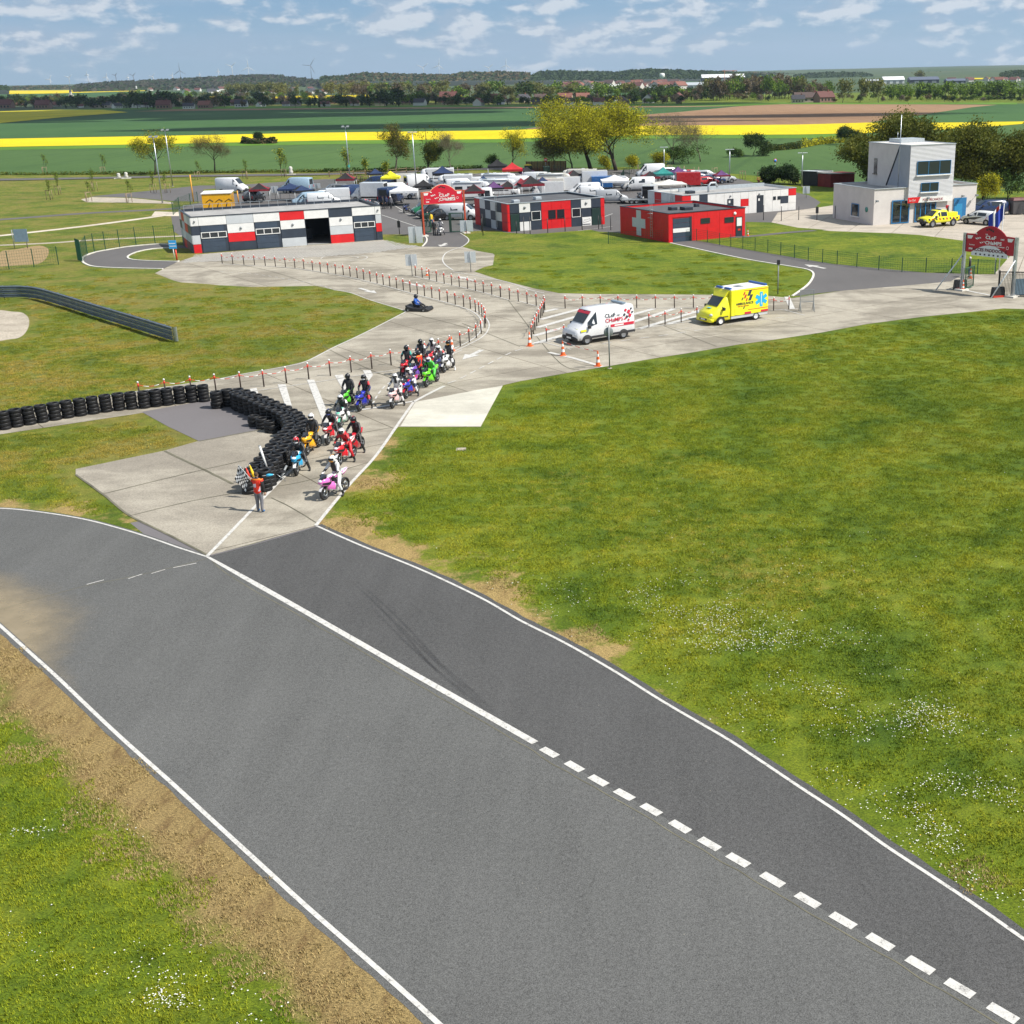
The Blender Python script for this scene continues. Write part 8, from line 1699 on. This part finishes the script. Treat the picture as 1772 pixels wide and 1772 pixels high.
w2(Z(0,0,2.953,(1640,395),(1700,390),(1772,398)),Z(0,0,2.953,(1640,425),(1700,430),(1772,430)),3000,'dark copse at the right end of the low hill',L_dark,L_dark,900,5)
w2(zb((0,398),(90,392),(200,374),(330,380),(430,382),(560,384),(640,386),(700,374),(760,370),(830,372),(900,368),(1050,374),(1060,386)),zb((0,430),(200,425),(400,420),(600,418),(800,420),(1060,415)),3000,'dark wood along the skyline in the centre',L_dark,L_brown,6500,5.5)
w2(zb((1060,392),(1100,368),(1200,364),(1350,368),(1500,372),(1560,362),(1650,356),(1772,358)),zb((1060,420),(1200,422),(1400,424),(1772,414)),2900,'dense dark forest block on the skyline right of the centre',L_dark,L_dark,7500,5.0)
zc=lambda*p:Z(1160,0,2.895,*p)
w2(zc((-5,352),(150,358),(300,362),(520,384),(530,396)),zc((-5,405),(150,405),(300,402),(530,402)),2900,'dark forest end behind the white hangars',L_dark,L_dark,4500,5.0)
w2(zc((620,380),(700,368),(850,364),(960,366),(1010,378)),zc((620,400),(1010,400)),3000,'dark wood strip on the plain right of the hangars',L_dark,L_dark,2600,4.5)
w2(zc((1170,378),(1300,366),(1500,364),(1660,364),(1680,376)),zc((1170,390),(1680,392)),3600,'thin far wood on the right plain',L_dark,L_brown,2600,5)
w2(zc((1655,372),(1700,360),(1772,356),(1850,354)),zc((1655,392),(1850,395)),2200,'dark copse at the right edge of the skyline',L_dark,L_dark,1800,4)
w2(zc((380,362),(500,368),(620,372)),zc((380,380),(620,382)),4200,'far wood strip behind the hangars',L_dark,L_brown,900,6)
w2(Z(0,0,2.953,(-40,445),(0,438),(30,440),(45,452)),Z(0,0,2.953,(-40,464),(45,464)),3000,'small dark copse at the far left horizon',L_dark,L_dark,500,4);w2(Z(0,0,2.953,(45,450),(150,443),(300,440),(380,445)),Z(0,0,2.953,(45,460),(380,460)),4200,'far thin wood line at the left horizon',L_dark,L_brown,1500,6)
M_blueh=mat('far ridge woods and fields',(.018,.045,.05),.95,var=.3,vscale=.0012)  # blue of the distant air mixed into the ridge's own colour
mound(zc((-100,358),(200,358),(500,352),(700,344),(900,341),(1200,333),(1500,326),(1772,322),(2100,318)),zc((-100,372),(700,370),(1772,362),(2100,360)),10600,'distant_ridge',M_blueh,900)
mound([(-300,158),(-60,152),(60,150.5),(200,149.5),(330,149)],[(-300,162),(330,156)],10400,'distant_ridge',M_blueh,700)
M_hw=[mat('house wall %d'%i,c,.85,var=.08) for i,c in enumerate(((.58,.55,.50),(.24,.15,.11),(.42,.36,.29),(.66,.65,.62)))];M_hr=[mat('house roof %d'%i,c,.8,var=.2) for i,c in enumerate(((.12,.045,.038),(.21,.085,.06),(.045,.045,.055),(.085,.055,.048)))]
def house_mesh(wi,ri,L=11.0,D=8.0,H=3.2,R_=3.4):
 wl=MB();wl.sideprism([(-D/2,0),(D/2,0),(D/2,H),(0,H+R_-.15),(-D/2,H)],-L/2,L/2,M_hw[wi]);wl.v=[(y,x,z) for x,y,z in wl.v];wl.f=[tuple(reversed(f)) for f in wl.f]
 rf=MB()
 for s in(-1,1):rf.hexa([(-L/2-.3,s*(D/2+.4),H-.25),(L/2+.3,s*(D/2+.4),H-.25),(-L/2-.3,0,H+R_-.1),(L/2+.3,0,H+R_-.1),(-L/2-.3,s*(D/2+.4),H),(L/2+.3,s*(D/2+.4),H),(-L/2-.3,0,H+R_+.15),(L/2+.3,0,H+R_+.15)],M_hr[ri])
 ch=MB();ch.box(L*.2,L*.2+.9,-.5,.5,H+R_*.7,H+R_+1.1,M_hr[1]);wn=[]
 for k in range(4):q=MB();q.box(-L/2+1.2+k*2.4,-L/2+2.3+k*2.4,-D/2-.04,-D/2,1.0,2.3,M_glass);wn.append(q.mesh('window'))
 dr=MB();dr.box(-L/2+3.2+2.4,-L/2+4.0+2.4+.3,-D/2-.045,-D/2,0,.9,M_hr[2]);return wl.mesh('wall'),rf.mesh('roof'),ch.mesh('chimney'),wn
HM={}
def house(g,rz,s_,wi,ri,label,grp,name='house',cat='house',detail=True):
 if(wi,ri) not in HM:HM[(wi,ri)]=house_mesh(wi,ri)
 a,b_,c,wn=HM[(wi,ri)];t=thing(name,g,rz,label,cat,grp);t.scale=s_ if isinstance(s_,tuple) else(s_,)*3
 o_=bpy.data.objects.new('wall',a);COL.objects.link(o_);o_.parent=t;r_=bpy.data.objects.new('roof',b_);COL.objects.link(r_);r_.parent=t
 if detail:
  k=bpy.data.objects.new('chimney',c);COL.objects.link(k);k.parent=r_
  for q in wn:k=bpy.data.objects.new('window',q);COL.objects.link(k);k.parent=t
zA=lambda a,b_:Z(0,0,2.953,(a,b_))[0];zB=lambda a,b_:Z(560,0,2.953,(a,b_))[0]
for i in range(22):
 u=-10+i*52+FR.uniform(-9,9);v=base(u)-4+FR.uniform(-2.0,1.0);g=G(u,v) if v>178 else GT(u,v);house(g,FR.choice((.1,-.2,1.4,.3)),FR.uniform(.5,.8),FR.choice((0,1,2,3)),FR.choice((0,0,1,2,3)),'village house with dark tiled roof among the trees','back row village houses',detail=False)
for(u,v),s_,wi,ri,rz,lb in((zA(30,556),1.9,1,0,.05,'long low brown roofed barn at the left edge of the village'),(zA(225,556),1.7,1,0,.05,'long red brown farm roof second from the left edge'),(zA(520,552),(2.4,1.5,1.2),2,2,.0,'large dark slate shed roof in the left village'),(zA(600,554),1.0,3,2,.9,'small white gabled house by the slate shed'),(zA(693,552),1.0,3,2,1.5,'white gable end house by the conifers'),(zA(840,556),1.5,1,0,.1,'dark red roofed house right of the conifers'),(zA(968,556),(1.2,1,1.0),3,2,.05,'flat looking white house with dark windows'),(zA(1050,554),1.3,1,1,-.1,'brick house with orange red roof'),(zA(1120,545),1.4,2,0,.2,'wide red roofed house'),(zA(1235,548),1.3,3,2,.1,'pale house under the dark round tree'),(zA(1340,545),.8,3,2,.2,'tiny white house right of the dark round tree'),(zA(1462,542),.8,3,3,.1,'small white shed by the rape field strip'),(zB(60,530),1.1,1,0,.2,'brown house left of the central conifers'),(zB(400,470),1.6,3,1,.3,'pair of white houses high above the central village'),(zB(430,528),1.5,1,0,-.1,'dark red roofed house right of the central conifers'),(zB(462,526),1.0,3,0,1.5,'white gabled house beside the dark red one'),(zB(340,530),.9,3,2,.1,'small white house between the conifers'),(zB(640,522),1.9,1,0,0.,'long red roofed farmhouse in the centre'),(zB(760,524),(2.4,1.3,.9),3,0,0.,'long low white hall with purple red roof'),(zB(855,525),1.5,1,0,.1,'brown barn right of the low white hall'),(zB(915,528),(1.6,1,.7),3,2,0.,'white low shed right of the brown barn'),(zB(1020,524),1.4,2,2,.9,'dark slate roofed house with pale gable'),(zB(1110,520),1.3,2,3,.1,'beige house right of the slate roofed one'),(zB(1235,522),1.5,2,1,-.1,'orange brown roofed house left of the big yellow tree'),(zB(1325,518),1.4,2,1,.1,'tan roofed barn behind the big yellow tree'),(zB(1660,526),1.3,3,2,1.4,'white gabled house right of the big yellow tree'),(zB(1505,518),.8,3,3,.3,'small white cottage behind the big yellow tree')):
 g=G(u,v) if v>178 else GT(u,v);house(g,rz,tuple(q*.66 for q in s_) if isinstance(s_,tuple) else s_*.66,wi,ri,lb,None)
for(u,v),s_,wi,ri,rz,lb in((zc((690,512))[0],(2.2,1.4,1.25),2,3,.05,'big dark roofed farm barn in front of the budding wood'),(zc((770,514))[0],1.35,1,0,.4,'red roofed farmhouse at the right end of the farm'),(zc((640,516))[0],1.0,2,2,-.1,'small slate roofed farm shed left of the big barn'),(zc((40,508))[0],1.2,1,0,1.3,'red roofed house at the left edge of the ploughed field'),(zc((720,478))[0],1.3,2,3,.0,'second dark barn behind the farm')):
 house(G(u,v) if v>178 else GT(u,v),rz,tuple(q*.72 for q in s_) if isinstance(s_,tuple) else s_*.72,wi,ri,lb,None)
for i in range(64):
 u=FR.uniform(975,1178);v=FR.uniform(147.5,156)-(u-1000)*.004;house(GT(u,v),FR.uniform(-.6,1.6),FR.uniform(.9,1.4),FR.choice((0,3,0)),FR.choice((1,1,0,3)),'small pale house with orange roof in the distant town','houses of the distant town',detail=False)
for i in range(14):
 u=FR.uniform(1640,1772);v=FR.uniform(140.0,142.5);house(GT(u,v),FR.uniform(-.6,1.6),FR.uniform(.7,1.0),0,FR.choice((0,1)),'tiny house on the far right plain','houses on the far right plain',detail=False)
for i in range(16):
 u=FR.uniform(250,560);v=FR.uniform(156,164);house(GT(u,v),FR.uniform(-.6,1.6),FR.uniform(.9,1.3),FR.choice((0,3)),FR.choice((0,2)),'far house below the wooded hill','houses below the wooded hill',detail=False)
def hangar(u,v,wpx,hpx,label,roof,wall,rz=0.0,dpx=None):
 g=GT(u,v) if v<178 else G(u,v);D=(g-Vector((0,0,CH))).dot(_F);L=wpx*D/CF;H=hpx*D/CF;Dp=max(18,L*.5);t=thing('hangar',g,rz,label,'hangar');MB().box(-L/2,L/2,0,Dp,0,H*.55,wall).build('wall',None,t)
 mb=MB();mb.sideprism([(-.6,H*.55),(Dp*.5,H*1.0),(Dp+.6,H*.55)],-L/2-.5,L/2+.5,roof);mb.v=[(y,x,z) for x,y,z in mb.v];mb.f=[tuple(reversed(f)) for f in mb.f];mb.build('roof',None,t)
 for k in range(3):MB().box(-L*.35+k*L*.3,-L*.2+k*L*.3,-.15,-.001,0,H*.4,M_steel).build('door',None,t)
M_wr=mat('white sheet roof',(.80,.80,.80),.4);M_gr=mat('grey sheet roof',(.42,.45,.48),.5);M_dr=mat('dark sheet roof',(.10,.12,.17),.6);M_dw=mat('dark shed wall',(.06,.07,.09),.8)
hangar(1252,141,74,12,'large hangar with a brilliant white roof on the skyline',M_wr,M_dw);hangar(1212,153,64,10,'long hangar with pale grey roof in front of the white one',M_gr,M_white);hangar(1547,145,36,12,'white arched hangar on the right plain',M_wr,M_white);hangar(1600,144.5,50,11,'dark farm sheds right of the white arched hangar',M_dr,M_dw);hangar(1655,144.5,32,8,'smaller dark shed at the right of the farm sheds',M_dr,M_dw);hangar(1511,144,24,6,'low grey shed left of the white arched hangar',M_gr,M_dw);hangar(1065,153.5,36,7,'white industrial hall at the edge of the distant town',M_wr,M_white);hangar(1140,156,34,6,'pale factory roof at the right of the distant town',M_gr,M_white);hangar(368,162,20,5,'white low hall in front of the wooded hill',M_wr,M_white)
g=GT(123.5,170);D=g.length;t=thing('church',g,0,'grey church with a pointed spire rising over the left village','church');k=D/CF;MB().box(-3*k,3*k,-2*k,2*k,0,5*k,M_hw[0]).build('nave',None,t);mb=MB();mb.box(-1.4*k,1.4*k,-1.4*k,1.4*k,0,9*k,M_hw[0]);mb.build('tower',None,t);mb=MB();mb.lathe([(1.8*k,9*k),(.01,16*k)],8,M_hr[2],smooth=False);mb.build('spire',None,t)
g=GT(237,157);D=g.length;k=D/CF;t=thing('church',g,0,'white church on the slope below the wooded hill','church');MB().box(-5*k,4*k,-1*k,1*k,0,3*k,M_white).build('nave',None,t);MB().box(-1*k,.5*k,-1*k,1*k,0,7*k,M_white).build('tower',None,t)
g=GT(1146,147);D=g.length;k=D/CF;t=thing('water_tower',g,0,'white mushroom water tower beside the distant town','water tower');mb=MB();mb.lathe([(2.0*k,0),(1.4*k,5*k),(1.6*k,10*k)],14,M_hw[0]);mb.build('shaft',None,t);mb=MB();mb.lathe([(1.6*k,10*k),(4.2*k,12*k),(4.3*k,16*k),(3.4*k,17.6*k),(.01,18*k)],16,M_white);mb.build('tank',None,t)
g=GT(1254,141);D=g.length;k=D/CF;t=thing('tower_crane',g,0,'orange tower crane above the white roofed hangar','crane');M_or=mat('crane orange',(.7,.2,.06),.6);MB().box(-.4*k,.4*k,-.4*k,.4*k,0,18*k,M_or).build('mast',None,t);MB().box(-4*k,20*k,-.3*k,.3*k,16*k,16.8*k,M_or).build('jib',None,t)
M_wt=mat('turbine white',(.62,.64,.66),.4);M_wtd=mat('turbine in grey',(.20,.24,.30),.5)
tw_,nc_,bl_={},{},{}
def turbine(u,v,hub,blade,rot,label,dark=False):
 r=ray(u,v);r=r/math.hypot(r.x,r.y);d=6900.0;p=Vector((r.x*d,r.y*d,CH+r.z*d));k=d/CF/math.cos(math.atan(u/9e9));Hh=(v-hub)*k;B=blade*k;mt=M_wtd if dark else M_wt
 z0=p.z;p.z=min(z0,TZ(p.x,p.y))-1;Hh+=z0-p.z;t=thing('wind_turbine',p,FR.uniform(-.3,.3),label,'wind turbine')
 MB().cyl((0,0,0),(0,0,Hh),2.0,1.2,10,mt).build('tower',None,t);n_=MB();n_.box(-1.8,1.8,-4,6,Hh-1.8,Hh+1.8,mt);n=n_.build('nacelle',None,t)
 MB().ball((0,-5.2,Hh),(2.0,2.4,2.0),8,mt).build('hub',None,t)
 for i in range(3):
  a=rot+i*2*PI/3;dr=Vector((math.sin(a),0,math.cos(a)));sd_=Vector((math.cos(a),0,-math.sin(a)));c=Vector((0,-5.2,Hh));mb=MB();rg=[]
  for f,w_ in((.02,1.2),(.2,2.0),(.6,1.4),(1.0,.4)):q=c+dr*B*f;rg.append([q+sd_*w_,q+Vector((0,.5,0)),q-sd_*w_,q-Vector((0,.5,0))])
  mb.loft(rg,mt);mb.build('blade',None,t)
for i,(a,b_,h_,bl,rt,dk,lb) in enumerate(((925,403,368,34,0.0,1,'dark wind turbine over the left part of the wooded hill'),(1190,388,347,30,.9,0,'pale wind turbine, left of the pair over the hill'),(1272,386,350,36,.02,0,'pale wind turbine, right of the pair over the hill'),(1594,412,345,40,.6,1,'largest grey wind turbine at the right end of the hill'),(260,440,412,20,.5,0,'tiny pale turbine, leftmost on the horizon'),(360,445,405,20,.9,0,'tiny pale turbine, second from the left'),(455,432,390,14,.1,0,'tiny faint turbine, third from the left'),(548,417,398,20,.3,0,'small white turbine, fourth from the left'),(595,416,390,16,.8,1,'small grey turbine, fifth from the left'),(657,412,398,12,.4,0,'tiny white turbine, sixth from the left'),(685,410,390,20,.9,1,'small grey turbine, seventh from the left'),(782,408,394,20,.7,0,'small white turbine, eighth from the left'),(882,404,388,14,.5,0,'tiny white turbine just left of the dark one'),(1022,398,382,9,.2,0,'faint tiny turbine right of the dark one'),(1118,392,368,12,.1,0,'faint tiny turbine left of the pale pair'))):
 turbine(*Z(0,0,2.953,(a,b_))[0],h_/2.953,bl/2.953,rt,lb,bool(dk))
for a,b_,h_,bl,rt,lb in((510,382,350,34,.95,'white turbine, leftmost of four over the central woods'),(592,382,340,36,.15,'white turbine, second of four over the central woods'),(845,374,350,28,.9,'white turbine, third of four over the central woods'),(934,374,338,32,.05,'white turbine, rightmost of four over the central woods')):turbine(*zb((a,b_))[0],h_/2.953,bl/2.953,rt,lb)
M_cloud=mat('cloud',(.8,.8,.8),1.0)
def cloud(target,rx,ry,seed,alt=800.0):
 c=Vector(target)+SUN*(alt/SUN.z);R=random.Random(seed);mb=MB()
 for k in range(26):
  a=R.random()*6.28;q=math.sqrt(R.random());x,y=rx*q*math.cos(a)*.9,ry*q*math.sin(a)*.9;s_=R.uniform(.22,.42)*(1.15-q*.6);mb.ball((x,y,R.uniform(-20,30)),(rx*s_,ry*s_*1.2,34),12,M_cloud)
 o_=mb.build('cloud');o_.location=c;tag(o_,kind='structure')
def gg(u,v):q=G(u,v) if v>178 else GT(u,v);return(q.x,q.y,q.z)
def cl_at(u,v,rx,ry,seed,alt=850):q=gg(u,v);cloud((q[0],q[1],0),rx,ry,seed,alt)
cl_at(60,200,260,170,1);cl_at(380,203,150,60,11);cl_at(760,217,110,34,2);cl_at(1340,201,75,24,4);cl_at(120,187,260,110,3);cl_at(420,187,220,90,6);cl_at(720,186,200,70,7);cl_at(960,185,160,55,8);cl_at(640,190,120,30,10)
hz=MB();hz.box(-12500,12500,-400,12500,-75,270);ho=hz.build('haze');hm=bpy.data.materials.new('haze air');hm.use_nodes=True;T=NT(hm.node_tree);T.n.clear()
pv=T.add('ShaderNodeVolumePrincipled');pv.inputs['Color'].default_value=(.66,.82,1,1);pv.inputs['Density'].default_value=HAZE;pv.inputs['Anisotropy'].default_value=.2;ou=T.add('ShaderNodeOutputMaterial');T.l.new(pv.outputs[0],ou.inputs['Volume']);ho.data.materials.clear();ho.data.materials.append(hm);tag(ho,'thin pale haze over the whole landscape','haze',kind='stuff')
def blade_mat():
 m_,T,b,p=gmat('grass blades');c,bl,fi=grasscol(T,p)
 T.l.new(T.mix(1.0,c,(1.95,1.68,1.4),'MULTIPLY'),b.inputs['Base Color']);b.inputs['Roughness'].default_value=.7;b.inputs['Specular IOR Level'].default_value=.2;return m_
M_blade=blade_mat()
def grass_patch():
 GR=random.Random(5);mb=MB()
 for _ in range(230):
  cx_,cy_=GR.uniform(-.6,.6),GR.uniform(-.6,.6)
  for k in range(4):
   a=GR.random()*6.28;h=GR.uniform(.035,.085);l=GR.uniform(.01,.06);x,y=cx_+GR.gauss(0,.02),cy_+GR.gauss(0,.02);w_=GR.uniform(.006,.011);ca,sa=math.cos(a),math.sin(a)
   mb.add([(x-sa*w_,y+ca*w_,0),(x+sa*w_,y-ca*w_,0),(x+ca*l,y+sa*l,h)],[(0,1,2)],M_blade)
 o_=mb.build('grass_patch');COL.objects.unlink(o_);return o_
gp_=grass_patch()
GR=random.Random(9)
RP=[G(*q) for q in RW+[(1900,523),(1772,536),(1681,541),(1600,549),(1500,562),(1420,577),(1340,589),(1281,597),(1193,612),(1135,621),(1058,634),(1003,643),(900,661),(870,668),(832,739),(689,739),(650,791),(600,846)]]
LP=[G(*q) for q in[(-90,1015)]+LW[1:]+[(-90,1868)]]
IA=[G(*q) for q in[(-120,470),(0,462),(203,464),(281,467),(268,474),(313,490),(436,498),(549,496),(606,508),(688,535),(702,539),(620,581),(530,625),(493,634),(380,655),(203,683),(100,701),(0,717),(-120,738)]]
IB=[G(*q) for q in[(800,427),(853,439),(853,459),(821,470),(860,483),(925,499.5),(968,507.6),(1024,509),(1344,511.6),(1371,512.6),(1397,495),(1406.6,481.5),(1397,466),(1285.5,447),(1187,426),(1158,420),(1070,404),(922,406),(810,403)]]
IC=[G(*q) for q in[(-100,752),(0,756),(245,718),(288,738),(342,764),(285,778),(131,810),(131,824),(180,859),(222,893),(260,926),(208,911),(73,883),(-100,876)]]
GTP=[G(*q) for q in[(-60,540),(0,537),(18,540),(40,549),(52,560),(49,570),(36,585),(0,592),(-60,594)]]
GTR=[G(*q) for q in Z(0,440,4.922,(-300,470),(0,478),(90,490),(190,500),(245,550),(240,630),(180,705),(60,730),(-300,760))]
def dedge(q,P_):
 m_=1e9
 for a,b_ in zip(P_,P_[1:]+P_[:1]):
  d=b_-a;t=max(0,min(1,(q-a).dot(d)/max(1e-9,d.length_squared)));m_=min(m_,(q-a-d*t).length)
 return m_
LD=catmull([G(*q) for q in LW],5);pts,dry=[],[];y=13.0
while y<128:
 x=-62.0*max(.45,y/100);st=1.1 if y<62 else 1.1+(y-62)*.012
 while x<62*max(.5,y/100):
  q=Vector((x+GR.uniform(-.3,.3),y+GR.uniform(-.3,.3),0));u,v=PX(q);x+=st
  if not(-70<u<1840 and v<1860):continue
  if y>85 and GR.random()<(y-85)/50:continue
  if inside(q,RP):
   d=dedge(q,RP)
   dd=1.0+1.6*max(0,mnoise(q*.5)) if u<1120 else 1.0
   if d>dd or(y>60 and d>.7):q.z=.004;pts.append(q)
   elif d>.75 and GR.random()<.35:q.z=.004;dry.append(q)
  elif inside(q,LP):
   d=min((q-w_).length for w_ in LD)
   if d>1.9+.8*mnoise(q*.8):q.z=.004;pts.append(q)
   if.65<d<2.3+.6*mnoise(q*1.7):q.z=.004;dry.append(q)
  elif inside(q,IC):
   if dedge(q,IC)>.7:q.z=.002;pts.append(q)
  elif inside(q,IA) and not inside(q,GTR):
   if dedge(q,IA)>.8 and dedge(q,GTR)>.8:q.z=.021;pts.append(q)
  elif inside(q,IB):
   if dedge(q,IB)>.8:q.z=.023;pts.append(q)
 y+=st
M_straw=mat('straw blades',(.36,.27,.11),.8,var=.45,vscale=9)
def spread(name,pts,patch,label,cat):
 me=bpy.data.meshes.new(name);me.from_pydata([tuple(q) for q in pts],[],[]);go=bpy.data.objects.new(name,me);COL.objects.link(go)
 ng=bpy.data.node_groups.new(name,'GeometryNodeTree');ng.interface.new_socket('Geometry',in_out='INPUT',socket_type='NodeSocketGeometry');ng.interface.new_socket('Geometry',in_out='OUTPUT',socket_type='NodeSocketGeometry')
 gi,go_=ng.nodes.new('NodeGroupInput'),ng.nodes.new('NodeGroupOutput');ip_=ng.nodes.new('GeometryNodeInstanceOnPoints');oi=ng.nodes.new('GeometryNodeObjectInfo');oi.inputs['Object'].default_value=patch
 rv=ng.nodes.new('FunctionNodeRandomValue');rv.data_type='FLOAT_VECTOR';rv.inputs[0].default_value=(0,0,0);rv.inputs[1].default_value=(0,0,6.283)
 ng.links.new(gi.outputs[0],ip_.inputs['Points']);ng.links.new(oi.outputs['Geometry'],ip_.inputs['Instance']);ng.links.new(rv.outputs[0],ip_.inputs['Rotation']);ng.links.new(ip_.outputs[0],go_.inputs[0])
 md=go.modifiers.new('grass','NODES');md.node_group=ng;tag(go,label,cat,kind='stuff')
spread('grass_blades',pts,gp_,'short green grass blades on both sides of the near track','grass')
M_blade=M_straw;gp2=grass_patch();spread('dry_grass',dry,gp2,'dry straw coloured grass along the outer edge of the near track','dry grass')
for s_ in(sn_post,sn_cone):hide_proto(s_)
